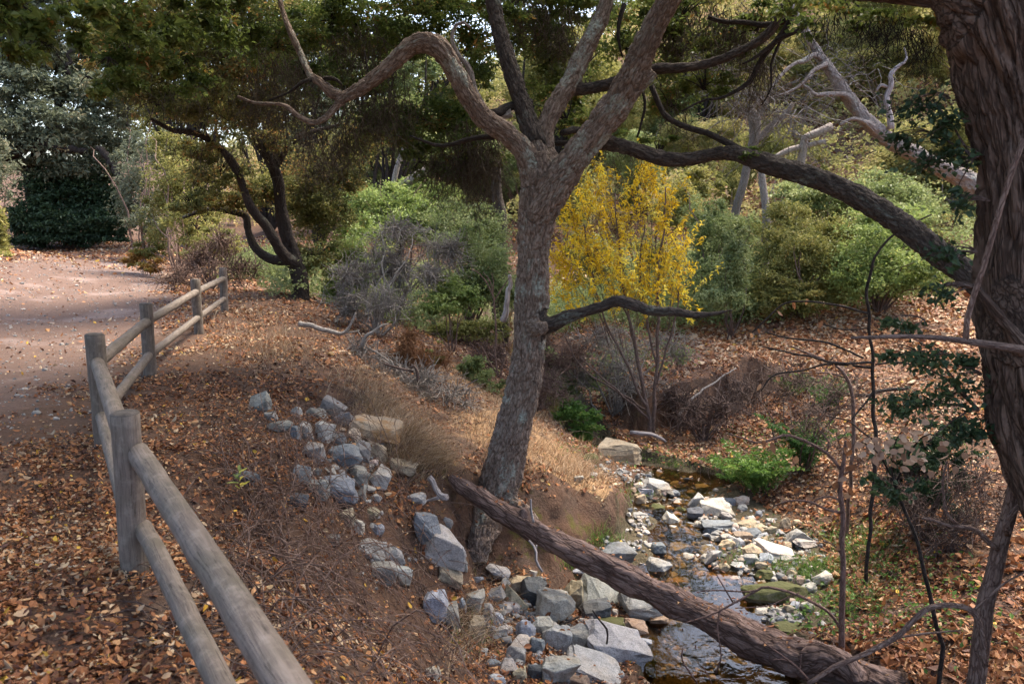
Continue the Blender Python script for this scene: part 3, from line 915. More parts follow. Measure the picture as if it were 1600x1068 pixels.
# ------------------------------------------------------------------ thick trunk at the edge of the path
ro = thing('oak_tree', 'massive close furrowed trunk with a dark leafy spray beside it at the picture edge', 'tree', at(1690, 900, 4.2))
ch = []
chain('trunk', [(1748, 1040, 4.1, 208), (1716, 900, 4.15, 178), (1680, 790, 4.2, 154), (1638, 690, 4.2, 146), (1616, 600, 4.2, 144), (1605, 500, 4.2, 142), (1604, 400, 4.2, 140), (1605, 300, 4.2, 138), (1596, 200, 4.2, 143), (1574, 100, 4.2, 150), (1546, 0, 4.2, 158), (1508, -110, 4.2, 158), (1478, -300, 4.2, 128), (1458, -600, 4.2, 98)])
chain('limb#a', [(1535, 20, 4.2, 70), (1480, -2, 4.25, 46), (1420, -12, 4.4, 40), (1350, -14, 4.6, 34), (1280, -24, 4.8, 28), (1200, -40, 5.0, 20)])
chain('limb#b', [(1600, 548, 4.0, 30), (1575, 512, 3.98, 22), (1548, 480, 3.95, 18), (1522, 447, 3.95, 15), (1490, 443, 3.95, 12), (1462, 448, 3.95, 9)])
remesh_wood(ch, .0105, ro, {'*': OAK_RED}, bark=.036, freq=(27, 27, 2.6), lump=.05, seed=41)
boughs(ro, CANE, [[(1600, 215, 3.5, 9), (1574, 290, 3.5, 9), (1552, 365, 3.5, 9), (1530, 440, 3.5, 9), (1510, 500, 3.5, 9), (1508, 530, 3.5, 10)]], name='vine')
boughs(ro, TWIG, [[(1330, 527, 3.5, 5), (1385, 524, 3.5, 7), (1450, 525, 3.5, 8), (1510, 533, 3.5, 11), (1560, 540, 3.5, 13), (1620, 550, 3.6, 15)]])

# ------------------------------------------------------------------ pale leaning tree
pt = thing('leaning_tree', 'pale leaning tree trunk with a bleached snag crossing the sunlit hillside', 'tree', hit(1640, 470)[0])
ch = []
chain('trunk', [(1700, 400, 15.5, 38.5), (1600, 330, 15.5, 35.5), (1540, 300, 15.5, 33.3), (1500, 277, 15.5, 31.1), (1460, 257, 15.5, 28.1), (1415, 234, 15.5, 26.6), (1370, 205, 15.5, 24.4), (1335, 165, 15.5, 21.5), (1305, 122, 15.5, 18.5), (1280, 85, 15.5, 16.3), (1258, 48, 15.5, 13.3), (1240, 15, 15.5, 11.8), (1215, -30, 15.5, 8.9)])
chain('limb#a', [(1345, 175, 15.5, 11.8), (1322, 150, 15.4, 9.6), (1300, 147, 15.3, 8.1), (1275, 148, 15.2, 6.7), (1262, 136, 15.2, 5.9), (1250, 134, 15.2, 5.2)])
chain('limb#b', [(1288, 95, 15.5, 10.4), (1272, 86, 15.4, 8.1), (1255, 96, 15.3, 8.1), (1240, 100, 15.2, 6.7), (1220, 118, 15.1, 5.9), (1200, 145, 15.0, 4.4)])
chain('limb#c', [(1292, 100, 15.4, 7.4), (1272, 110, 15.3, 6.7), (1262, 122, 15.2, 5.9), (1240, 140, 15.1, 5.2), (1212, 150, 15.0, 4.4), (1180, 158, 15, 3.7)])
chain('limb#d', [(1380, 212, 15.5, 11.8), (1350, 190, 15.3, 8.9), (1330, 186, 15.2, 7.4), (1312, 196, 15.2, 5.9)])
remesh_wood(ch, .019, pt, {'*': PALE}, bark=.020, lump=.06, seed=51, smooth_it=3)
boughs(pt, DEADW, [[(1392, 200, 15.4, 11), (1391, 180, 15.4, 10), (1384, 160, 15.4, 9), (1391, 135, 15.4, 9), (1390, 118, 15.4, 7), (1402, 105, 15.4, 6), (1415, 92, 15.4, 4), (1413, 76, 15.4, 2)], [(1388, 137, 15.4, 5), (1376, 134, 15.4, 5), (1368, 142, 15.4, 3)]], name='snag')

# ------------------------------------------------------------------ trunks that show through the wood
def bare_tree(label, rows_list, mat, mode='tree', n=9):
    base = rows_list[0][0]
    w0 = at(base[0], base[1], base[2]); gz = float(H(np.array([w0[0]]), np.array([w0[1]]))[0])
    t = thing('background_tree', label, 'tree', (w0[0], w0[1], min(gz, w0[2])))
    for k, rows in enumerate(rows_list):
        C, R = pxchain(rows, step=.12)
        if k == 0 and gz < C[0, 2]:
            m = max(2, int((C[0, 2] - gz) / .15))
            C = np.vstack([np.stack([np.full(m, C[0, 0]), np.full(m, C[0, 1]), np.linspace(gz - .2, C[0, 2] - .1, m)], -1), C])
            R = np.concatenate([np.linspace(R[0] * 1.35, R[0], m), R])
        C = C + (np.stack([vnoise(C * 1.2, q + k) for q in (3, 4, 5)], -1) - .5) * R.mean() * .9
        V, Q, T, B = tube(C, R, n, True)
        nrm = V - np.repeat(np.vstack([C]), n, 0)[:len(V)] if False else 0
        part('trunk' if k == 0 else 'limb', V, [Q, T], mat, t, {'bco': ('POINT', B)}, True)
    return t
bare_tree('slim grey trunk with a wide forked head behind the dark drooping limb', [
    [(1150, 345, 24, 14), (1152, 315, 24, 13), (1162, 280, 24, 13), (1172, 245, 24, 14), (1180, 212, 24, 17), (1178, 185, 24, 20), (1168, 172, 24, 12)],
    [(1182, 218, 24, 12), (1205, 195, 24, 11), (1228, 178, 24, 9), (1240, 160, 24, 6)],
    [(1178, 190, 24, 10), (1195, 165, 24, 8), (1205, 140, 24, 6)]], bark_mat('greybrown_bark', (.07, .055, .045), (.17, .135, .115), (.28, .24, .21)))
bare_tree('thin white trunk standing among green shrubs below the drooping limb', [
    [(1197, 345, 22, 13), (1196, 315, 22, 12), (1192, 280, 22, 11), (1190, 262, 22, 9)]], PALE)
bare_tree('short pale log leaning between shrubs left of the big oak', [
    [(612, 300, 26, 12), (625, 290, 26, 14), (645, 280, 26, 15), (668, 266, 26, 14)], [(612, 300, 26, 7), (618, 270, 26, 9), (628, 240, 26, 8), (632, 225, 26, 5)]], PALE)
bare_tree('grey trunk half hidden just behind the big oak', [
    [(780, 400, 25, 22), (781, 370, 25, 20), (780, 330, 25, 18), (777, 290, 25, 16), (772, 250, 25, 13)]], OAK_MID)
bare_tree('pale fallen trunk lying on the wooded slope behind the dark drooping limb', [
    [(1255, 218, 26, 12), (1275, 208, 26, 13), (1300, 196, 26, 12)], [(1210, 245, 26, 8), (1240, 232, 26, 9), (1290, 222, 26, 7)]], PALE)
# ------------------------------------------------------------------ rocks
rm, nt, bs, out = mat_new('rock')
tc = N(nt, 'ShaderNodeTexCoord').outputs['Object']
oi = N(nt, 'ShaderNodeObjectInfo')
off = N(nt, 'ShaderNodeVectorMath', operation='ADD')
L(nt, tc, off.inputs[0])
sc_ = N(nt, 'ShaderNodeVectorMath', operation='SCALE'); sc_.inputs[0].default_value = (13, 7, 21)
L(nt, oi.outputs['Random'], sc_.inputs['Scale']); L(nt, sc_.outputs[0], off.inputs[1])
v = off.outputs[0]
big = noise(nt, v, 3.2, 5, .62)
mid = noise(nt, v, 14.0, 5, .7)
speck = noise(nt, v, 95.0, 2, .6)
c = mixc(nt, 1.0, oi.outputs['Color'], ramp(nt, mid, [(0.25, .62), (0.5, .98), (0.75, 1.22)]), 'MULTIPLY')
c = mixc(nt, ramp(nt, speck, [(0.54, 0.0), (0.62, .6)]), c, mixc(nt, 1.0, c, (.42, .42, .44), 'MULTIPLY'))
c = mixc(nt, ramp(nt, speck, [(0.36, .45), (0.42, 0.0)]), c, mixc(nt, 1.0, c, (1.4, 1.38, 1.34), 'MULTIPLY'))
c = mixc(nt, ramp(nt, big, [(0.5, 0.0), (0.68, .55)]), c, mixc(nt, 1.0, c, (1.02, .82, .60), 'MULTIPLY'))
L(nt, c, bs.inputs['Base Color'])
bs.inputs['Roughness'].default_value = .82
bs.inputs['Specular IOR Level'].default_value = .3
nb = bump(nt, mid, .55, .03, None); bump(nt, speck, .25, .006, bs, nb)
ROCK = rm
# the same stone with moss or rust growing on it
def rock_variant(name, col, lo, hi, scale, top=False):
    m = ROCK.copy(); m.name = name
    nt = m.node_tree
    bs = [n for n in nt.nodes if n.type == 'BSDF_PRINCIPLED'][0]
    src = bs.inputs['Base Color'].links[0].from_socket
    tc = N(nt, 'ShaderNodeTexCoord').outputs['Object']
    n = noise(nt, tc, scale, 5, .7)
    if top:
        g = N(nt, 'ShaderNodeNewGeometry'); sp = N(nt, 'ShaderNodeSeparateXYZ'); L(nt, g.outputs['Normal'], sp.inputs[0])
        n = math_(nt, 'ADD', n, math_(nt, 'MULTIPLY', sp.outputs['Z'], .22))
    L(nt, mixc(nt, ramp(nt, n, [(lo, 0.0), (hi, .92)]), src, col), bs.inputs['Base Color'])
    return m
MOSSY = rock_variant('mossy_rock', (.060, .062, .014), .42, .56, 5.0, True)
RUSTY = rock_variant('rusty_rock', (.30, .155, .06), .47, .60, 6.0)
STREAK = rock_variant('rust_streaked_rock', (.34, .10, .035), .62, .66, 7.0)

RC0 = {'g': (.30, .298, .294), 'G': (.225, .222, .215), 'b': (.165, .180, .205), 'B': (.30, .32, .36), 'd': (.085, .092, .105), 't': (.36, .285, .20), 'T': (.28, .24, .18),
      'w': (.40, .38, .345), 'm': (.17, .165, .11), 'o': (.21, .195, .14), 'p': (.47, .38, .33), 'n': (.24, .18, .14)}

RC = {k: (a * 1.0, b * .975, c * .93) for k, (a, b, c) in RC0.items()}

def rock_mesh(size, seed, kind='block', detail=2):
    """an angular stone: the hull of a few points on a box-like ball, worn at its edges"""
    rg = np.random.default_rng(seed)
    n = {'block': 20, 'round': 34, 'slab': 20, 'wedge': 15}[kind]
    p = rg.normal(size=(n, 3)); p /= np.linalg.norm(p, axis=1)[:, None]
    e = {'block': .55, 'round': .85, 'slab': .45, 'wedge': .5}[kind]
    p = np.sign(p) * np.abs(p) ** e
    if kind == 'wedge':
        p[:, 0] *= 1 - .55 * (p[:, 2] > 0)
    p *= 1 - .22 * rg.random((n, 1))
    if kind in ('slab', 'block'):
        p[:, 2] += .18 * p[:, 0] * rg.uniform(-1, 1)
    bm = bmesh.new()
    for q in p: bm.verts.new(q)
    r = bmesh.ops.convex_hull(bm, input=bm.verts)
    bmesh.ops.delete(bm, geom=[g for g in r['geom_interior'] if isinstance(g, bmesh.types.BMVert)], context='VERTS')
    bmesh.ops.dissolve_limit(bm, angle_limit=.30, verts=bm.verts, edges=bm.edges)
    if detail > 0:
        bmesh.ops.bevel(bm, geom=list(bm.edges), offset=.085 if kind != 'round' else .15, segments=2, affect='EDGES', profile=.6, clamp_overlap=True)
    bmesh.ops.triangulate(bm, faces=bm.faces)
    for _ in range(detail):
        lng = [e_ for e_ in bm.edges if e_.calc_length() > .30]
        if lng: bmesh.ops.subdivide_edges(bm, edges=lng, cuts=1)
        bmesh.ops.triangulate(bm, faces=bm.faces)
    V = np.array([v.co[:] for v in bm.verts])
    bm.faces.ensure_lookup_table(); bm.verts.index_update()
    F = np.array([[v.index for v in f.verts] for f in bm.faces])
    bm.free()
    lo_, hi_ = V.min(0), V.max(0)
    V = (V - (lo_ + hi_) / 2) / (hi_ - lo_)
    nrm = V / np.maximum(np.linalg.norm(V, axis=1), 1e-6)[:, None]
    V = V + nrm * ((fbm(V * 3.2 + seed % 97, 3, seed % 1000) - .5) * .15 + (fbm(V * 8 + seed % 89, 2, seed % 991) - .5) * .07)[:, None]
    return V * np.asarray(size), F

ROCKS = []
def R_(name, px, py, w, h, c, label, kind='block', tilt=0.0, mat=None, deep=.9, Y=None, group=None, up=0.0):
    ROCKS.append((name, px, py, w, h, c, label, kind, tilt, mat, deep, Y, group, up))

# -- pile below the fence
R_('boulder', 588, 669, 72, 45, 't', 'large tan block with rust brown faces crowning the rock pile below the fence', 'slab', 12, 'rusty')
R_('rock', 553, 681, 20, 24, 'p', 'small pinkish stone wedged against the big tan block', 'round')
R_('rock', 519, 636, 36, 44, 'G', 'grey slab leaning downhill at the very top of the rock pile', 'slab', 35)
R_('rock', 496, 645, 40, 26, 'G', 'pointed grey rock lying beside the topmost leaning slab', 'wedge', 18)
R_('rock', 538, 657, 28, 30, 'G', 'grey rock between the leaning slab and the tan block', 'block')
R_('rock', 506, 675, 32, 36, 'g', 'light topped grey rock in the middle of the upper pile', 'block', 10)
R_('rock', 529, 684, 22, 20, 'G', 'small dull grey rock below the pinkish stone', 'round')
R_('rock', 475, 673, 28, 28, 'G', 'grey wedge shaped rock on the uphill edge of the pile', 'wedge')
R_('rock', 464, 644, 15, 20, 'g', 'small grey stone poking from leaves uphill of the pile', 'round')
R_('boulder', 537, 712, 52, 40, 'b', 'smooth dark blue grey boulder in the centre of the rock pile', 'round')
R_('rock', 566, 706, 22, 32, 'G', 'narrow grey rock squeezed beside the dark blue grey boulder', 'block')
R_('rock', 587, 707, 30, 33, 'T', 'pale brownish rock directly under the tan block', 'block')
R_('rock', 628, 728, 40, 26, 'T', 'flat weathered rock alone in leaves just downhill of the tan block', 'slab', 15)
R_('rock', 592, 745, 36, 40, 'g', 'light triangular rock face at the downhill side of the pile', 'wedge', 20)
R_('rock', 557, 744, 36, 30, 'G', 'square grey rock under the dark blue grey boulder', 'block')
R_('rock', 529, 764, 52, 40, 'b', 'dark rock streaked with rust red in the lower pile', 'block', 0, 'streak')
R_('rock', 562, 771, 18, 24, 'G', 'upright little grey rock next to the rust streaked rock', 'block')
R_('rock', 471, 742, 24, 28, 'b', 'bluish grey stone behind the canes on the uphill edge', 'block')
R_('rock', 490, 707, 30, 30, 'G', 'dull grey rock half hidden by canes beside the dark boulder', 'block')
R_('rock', 651, 778, 28, 18, 'g', 'small rounded grey stone above the upright slate slab', 'round')
R_('rock', 462, 676, 14, 24, 'b', 'narrow bluish stone at the outer edge of the upper pile', 'block')
R_('rock', 583, 722, 14, 9, 'p', 'tiny pinkish stone between two pile rocks', 'round')
R_('rock', 407, 630, 30, 36, 'G', 'dark grey rock buried in leaves nearest the fence', 'block')
R_('rock', 424, 651, 18, 16, 'G', 'small grey rock just below the buried rock near the fence', 'block')
R_('rock', 378, 748, 42, 22, 'd', 'low dark rock under a tangle of twigs on the fence side', 'slab')
R_('rock', 440, 664, 34, 16, 'G', 'flat grey rock showing through leaves between fence and pile', 'slab')
R_('rock', 497, 765, 30, 34, 'G', 'brownish grey rock under arching canes beside the rust streaked rock', 'block')
R_('rock', 465, 783, 30, 22, 'd', 'dark shaded stone deep under the arching canes', 'block')
# -- middle of the bank
R_('boulder', 692, 851, 80, 70, 'g', 'big tilted pale granite boulder beside the hollow under the oak', 'block', 24, None, .7)
R_('slab', 669, 819, 44, 72, 'b', 'dark slate slab standing upright behind the tilted granite boulder', 'slab', -20, None, .5)
R_('rock', 719, 877, 20, 28, 'G', 'small grey rock tucked under the corner of the granite boulder', 'block')
R_('rock', 703, 898, 36, 30, 'T', 'yellowish grey rock holding up the tilted granite boulder', 'slab', 25)
R_('rock', 699, 815, 16, 18, 'G', 'round grey stone peeping out behind the slate slab', 'round')
R_('rock', 777, 892, 36, 22, 'g', 'oval light grey rock below the hollow under the oak', 'round', 12)
R_('rock', 812, 910, 38, 24, 't', 'tan rock with dry leaves on it above the cobble heap', 'slab')
R_('rock', 740, 935, 34, 48, 'g', 'long pale slab lying downhill below the oval rock', 'slab', 25)
R_('rock', 771, 928, 32, 26, 'G', 'squarish grey rock with a lit top beside the long pale slab', 'block', -20)
R_('rock', 802, 933, 40, 32, 'T', 'mossy brown grey rock between the squarish rock and dark slate', 'wedge')
R_('rock', 763, 955, 22, 32, 'g', 'pale upright stone standing below the squarish rock', 'wedge')
R_('rock', 776, 965, 20, 24, 'B', 'small bluish stone leaning on the pale upright stone', 'block', 20)
R_('rock', 797, 947, 28, 15, 'g', 'thin light grey rock in front of the mossy brown rock', 'slab')
R_('rock', 834, 930, 36, 44, 'd', 'dark slate rock behind the large rounded granite boulder', 'block')
R_('boulder', 866, 948, 56, 58, 'w', 'large rounded cream granite boulder topping the cobble heap', 'block', 8)
R_('rock', 897, 927, 44, 54, 'T', 'tall tan rock with a split edge behind the cream boulder', 'wedge', 14)
R_('boulder', 942, 926, 66, 52, 'g', 'broad grey block close under the fallen log', 'block', 16)
R_('rock', 931, 949, 46, 42, 'd', 'black slate rock in front of the broad pale block', 'block', 20)
R_('boulder', 1002, 945, 64, 42, 'g', 'pale granite block at the water edge under the log', 'block', 10)
R_('boulder', 964, 1006, 98, 74, 'g', 'largest flat pale granite slab at the edge of the pool', 'block', 20, None, .8)
R_('rock', 869, 998, 40, 44, 'g', 'pale grey block with a bright top below the cream boulder', 'block')
R_('rock', 905, 1000, 40, 44, 'G', 'rounded grey rock between the pale block and the flat slab', 'round')
R_('rock', 849, 981, 28, 30, 'g', 'small light grey rock touching the cream boulder from below', 'block')
R_('rock', 821, 983, 28, 30, 'B', 'bluish white rock above the flattened white rock', 'round')
R_('rock', 815, 1004, 36, 24, 'w', 'flattened white rock in the cobble heap', 'wedge', 15)
R_('rock', 840, 1007, 20, 28, 'b', 'small blue grey stone beside the bright topped block', 'block')
R_('slab', 875, 1047, 54, 54, 'g', 'sharp edged pale slab with a straight crack at the bottom of the heap', 'slab', 8)
R_('slab', 933, 1043, 80, 42, 'g', 'long sloping pale slab below the flat pale slab', 'slab', 24)
R_('rock', 806, 1026, 26, 28, 'g', 'little bright topped rock below the flattened white rock', 'block')
R_('rock', 992, 981, 34, 24, 'n', 'rusty brown stone by the pool below the log', 'block')
R_('rock', 1005, 1006, 26, 28, 'B', 'bluish stone at the pool side of the flat pale slab', 'block')
R_('rock', 1080, 978, 52, 38, 'B', 'pale rock rising from the pool right under the log', 'block')
R_('rock', 1092, 1020, 34, 24, 'o', 'greenish half sunken rock in the dark pool', 'round', 0, 'mossy')
R_('rock', 1026, 969, 34, 20, 'n', 'low brown rock awash in the pool under the log', 'slab')
R_('boulder', 681, 946, 38, 50, 'B', 'big light bluish rock half buried on the leafy bank below the slate slab', 'round')
R_('rock', 702, 962, 30, 42, 'G', 'darker grey rock hugging the half buried bluish rock', 'block')
R_('rock', 744, 985, 28, 46, 'T', 'tall dull rock with grass around it below the long pale slab', 'slab', 10)
R_('rock', 784, 984, 20, 16, 'w', 'small whitish stone above the little bright topped rock', 'block')
R_('rock', 722, 943, 12, 20, 'B', 'thin bluish stone beside the long pale slab', 'block')
R_('rock', 614, 866, 32, 30, 'g', 'pale pointed rock in the middle of the twiggy bank', 'wedge')
R_('rock', 580, 858, 44, 34, 'G', 'wide dark grey rock behind the pale pointed rock', 'block')
R_('rock', 600, 898, 38, 38, 'G', 'grey layered rock under crossing twigs', 'block')
R_('rock', 628, 898, 30, 30, 'g', 'grey flat faced rock right of the layered rock', 'block')
R_('rock', 561, 823, 15, 26, 'w', 'small white stone on the twiggy bank', 'block')
R_('rock', 590, 827, 20, 18, 'B', 'small lavender grey stone on the twiggy bank', 'round')
R_('rock', 580, 803, 26, 18, 'T', 'small flat tan stone above the white stone', 'slab')
R_('rock', 542, 808, 22, 24, 'T', 'small brownish stone under the canes near the white stone', 'block')
R_('rock', 520, 842, 20, 18, 'G', 'small round grey stone among twigs on the bank', 'round')
R_('rock', 676, 1054, 22, 28, 'g', 'pale stone among twigs at the foot of the bank', 'block')
R_('rock', 775, 1062, 26, 18, 'B', 'bluish white stone at the bottom picture edge', 'round')
R_('rock', 772, 1038, 22, 18, 'b', 'small striped grey stone at the foot of the bank', 'round')
R_('rock', 795, 1045, 30, 24, 'g', 'pale chip of rock by the crack slab', 'wedge')
R_('rock', 838, 1050, 24, 24, 'd', 'dark slate stone left in a gap beside the cracked slab', 'block')
R_('rock', 766, 983, 14, 13, 'b', 'dark little stone beside the small whitish stone', 'block')
R_('rock', 812, 1055, 20, 24, 'T', 'dull tan stone in the shade beside the dark slate stone', 'block')
R_('rock', 905, 1066, 30, 20, 'n', 'brown stone wedged under the long sloping slab', 'block')
R_('rock', 1012, 1040, 24, 30, 'o', 'olive stone sunk at the lip of the dark pool', 'block', 0, 'mossy')
R_('rock', 958, 975, 38, 16, 'o', 'low olive rock in shade between the log and the flat slab', 'slab', 0, 'mossy')
# -- up the creek
R_('boulder', 968, 708, 60, 38, 'T', 'biggest tan boulder sitting in the creek where it bends upstream', 'block', 0, None, .9)
R_('rock', 923, 716, 22, 18, 'm', 'mossy stone beside the biggest upstream boulder', 'round', 0, 'mossy')
R_('rock', 1027, 757, 50, 26, 'g', 'broad pale rock at the head of the rocky riffle', 'slab', 12)
R_('rock', 1009, 767, 24, 16, 'B', 'bluish stone leaning on the broad pale riffle rock', 'slab')
R_('rock', 1001, 780, 18, 18, 't', 'tan stone below the broad pale riffle rock', 'block')
R_('rock', 1055, 757, 20, 13, 'g', 'small grey stone right beside the broad pale riffle rock', 'round')
R_('rock', 1069, 757, 15, 11, 'w', 'small white stone at the edge of the orange pool', 'round')
R_('rock', 1096, 764, 22, 16, 'w', 'upright white stone beside the orange pool', 'block')
R_('rock', 1083, 769, 22, 10, 'T', 'low beige stone below the upright white stone', 'slab')
R_('rock', 1055, 772, 24, 15, 'b', 'dark bluish wedge in the middle of the riffle', 'wedge')
R_('rock', 1090, 781, 30, 20, 'g', 'pointed grey rock above the largest riffle rock', 'wedge')
R_('rock', 1026, 799, 30, 24, 'm', 'round dark green mossy stone against the undercut bank', 'round', 0, 'mossy')
R_('rock', 1051, 815, 38, 32, 'w', 'pale tan triangular rock below the mossy stone', 'wedge')
R_('rock', 1064, 799, 24, 18, 'o', 'olive stone behind the pale triangular rock', 'round', 0, 'mossy')
R_('rock', 1086, 802, 26, 18, 'd', 'dark wet stone left of the largest riffle rock', 'block')
R_('boulder', 1119, 795, 48, 30, 'w', 'largest pale rock in the creek riffle', 'block', 0)
R_('rock', 1135, 805, 24, 18, 'g', 'light grey rock leaning on the largest riffle rock', 'block', 20)
R_('rock', 1122, 821, 50, 17, 'b', 'long flat blue grey rock below the largest riffle rock', 'slab')
R_('rock', 1138, 783, 22, 12, 'b', 'small flat blue stone behind the largest riffle rock', 'slab')
R_('rock', 1158, 781, 26, 17, 'p', 'pinkish lumpy stone by the bright fern', 'round')
R_('rock', 1160, 793, 16, 10, 'g', 'small grey stone in front of the pinkish lumpy stone', 'round')
R_('rock', 1166, 819, 34, 13, 'T', 'flat beige stone on the gravel bar', 'slab')
R_('rock', 1186, 823, 22, 11, 'T', 'small flat stone beside the flat beige stone', 'slab')
R_('rock', 1227, 818, 17, 24, 'T', 'upright oval tan stone on the gravel bar', 'round')
R_('rock', 1246, 818, 15, 13, 't', 'little round tan stone next to the upright oval one', 'round')
R_('rock', 1245, 836, 42, 26, 'g', 'pale grey pointed rock at the outer edge of the gravel bar', 'wedge', -10)
R_('rock', 1263, 847, 52, 20, 'g', 'long pale grey rock in front of the pointed rock on the bar', 'slab', 12)
R_('rock', 1160, 836, 28, 14, 'n', 'low brown streaked stone in the middle of the riffle', 'slab')
R_('rock', 1176, 832, 30, 14, 'b', 'low bluish stone right of the brown streaked stone', 'slab')
R_('rock', 1203, 827, 20, 14, 'T', 'beige stone between the gravel bar and the fern', 'round')
R_('rock', 1136, 851, 28, 22, 't', 'beige round rock on the near side of the riffle pool', 'round')
R_('rock', 1153, 850, 22, 18, 'B', 'bluish rock touching the beige round rock', 'block')
R_('rock', 1181, 861, 40, 22, 't', 'low tan rock on the lower gravel bar', 'round')
R_('boulder', 1211, 861, 56, 30, 'w', 'wide pale sloping rock on the lower gravel bar', 'slab', 14)
R_('rock', 1196, 874, 24, 18, 'B', 'bluish grey rock below the wide sloping rock', 'block')
R_('rock', 1232, 874, 24, 14, 'g', 'small grey rock beyond the wide sloping rock', 'slab')
R_('rock', 1116, 869, 34, 22, 'g', 'light angular rock in shallow water below the riffle pool', 'wedge')
R_('rock', 1077, 873, 20, 19, 'w', 'pale stone with a wet foot standing in the shallows', 'block')
R_('rock', 1061, 858, 32, 22, 'B', 'bluish white angular rock in the shallows near the bank', 'block')
R_('rock', 1088, 853, 22, 15, 'w', 'cream stone behind the shallows at the riffle pool edge', 'round')
R_('rock', 1106, 858, 26, 16, 'B', 'blue grey stone between the cream stone and the beige round rock', 'block')
R_('rock', 1028, 858, 26, 25, 'b', 'rounded bluish rock at the corner of the undercut bank', 'round')
R_('boulder', 966, 865, 48, 34, 'b', 'flat topped dark blue grey rock behind the log', 'block')
R_('slab', 1026, 883, 50, 40, 'g', 'pale slab leaning up just behind the log', 'wedge', -18)
R_('rock', 1095, 893, 20, 20, 'b', 'pointed bluish stone standing in the pool behind the log', 'wedge')
R_('rock', 1081, 896, 16, 18, 'G', 'rounded grey stone beside the pointed bluish stone in the pool', 'round')
R_('rock', 1287, 903, 30, 22, 'w', 'chalk white rounded stone alone in grass by the saplings', 'round')
R_('rock', 1153, 884, 22, 11, 'g', 'flat grey stone in the lower shallows', 'slab')
R_('rock', 1132, 886, 18, 15, 'T', 'beige stone in the lower shallows', 'round')
R_('rock', 1173, 873, 24, 15, 'B', 'pale blue stone left of the bluish grey bar rock', 'block')
R_('rock', 1190, 884, 20, 15, 'T', 'dull beige stone below the bluish grey bar rock', 'round')
R_('rock', 1134, 839, 18, 10, 'g', 'small flat stone at the upper edge of the riffle pool', 'slab')
R_('rock', 997, 757, 20, 8, 'p', 'small flat pink stone on the upstream shore', 'slab')
R_('rock', 1035, 769, 12, 9, 'p', 'tiny pink stone under the broad pale riffle rock', 'round')
R_('rock', 1173, 810, 20, 10, 'w', 'small white stone at the top of the gravel bar', 'round')
R_('boulder', 1212, 928, 88, 34, 'm', 'long rounded rock coated in dark green moss above the log', 'round', 0, 'mossy', .5)
R_('rock', 1264, 918, 24, 18, 'w', 'cream lumpy stone beside the mossy long rock', 'round')
R_('rock', 1172, 911, 24, 14, 'B', 'pale bluish stone at the end of the mossy long rock', 'block')
R_('rock', 1194, 898, 28, 18, 'm', 'olive green stone behind the mossy long rock', 'round', 0, 'mossy')
R_('rock', 1130, 905, 34, 11, 'T', 'thin flat stone barely above the pool', 'slab')
R_('rock', 1249, 907, 20, 15, 'n', 'dull brown stone between the mossy rock and the white stone', 'round')
R_('rock', 1192, 960, 26, 22, 'w', 'cream rough stone on the gravel beyond the log', 'round')
R_('rock', 1208, 952, 16, 11, 'w', 'small cream stone behind the rough cream stone', 'round')
R_('rock', 1178, 951, 14, 10, 'w', 'small white stone left of the rough cream stone', 'block')
R_('rock', 1153, 961, 20, 12, 'p', 'low pinkish stone against the log', 'slab')
R_('rock', 1219, 967, 16, 10, 'b', 'small dark blue pebble right of the rough cream stone', 'round')
R_('rock', 1235, 952, 18, 14, 'T', 'beige stone on the gravel below the mossy long rock', 'round')
R_('rock', 1262, 948, 18, 16, 'w', 'pale stone at the grassy end of the gravel', 'round')
R_('rock', 1232, 981, 40, 12, 'o', 'low greenish rock lying along the far side of the log', 'slab', 0, 'mossy')
R_('rock', 904, 748, 14, 10, 'g', 'small grey stone on the dry grass shore upstream', 'block')
R_('rock', 1012, 743, 12, 7, 'b', 'small blue stone by the upstream gravel', 'round')
R_('rock', 983, 748, 10, 7, 'w', 'tiny pale stone on the upstream gravel', 'round')
R_('rock', 1057, 905, 34, 10, 'n', 'flat brown wet stone in the pool behind the log', 'slab')
R_('rock', 905, 888, 30, 10, 'B', 'low pale stone under the bank beside the log', 'slab')
R_('rock', 930, 893, 20, 16, 'o', 'olive stone in grass under the log', 'block', 0, 'mossy')
R_('rock', 833, 895, 12, 10, 'w', 'small pale stone at the foot of the earth bank', 'block')
R_('rock', 845, 905, 14, 10, 'G', 'small grey stone at the foot of the earth bank', 'block')
R_('rock', 740, 625, 60, 14, 'G', 'low grey boulder far up the dry grass flat', 'round', 0, None, .9, 15.5)
R_('rock', 708, 596, 14, 12, 'w', 'white stone far up the dry grass flat', 'round', 0, None, .9, 16)

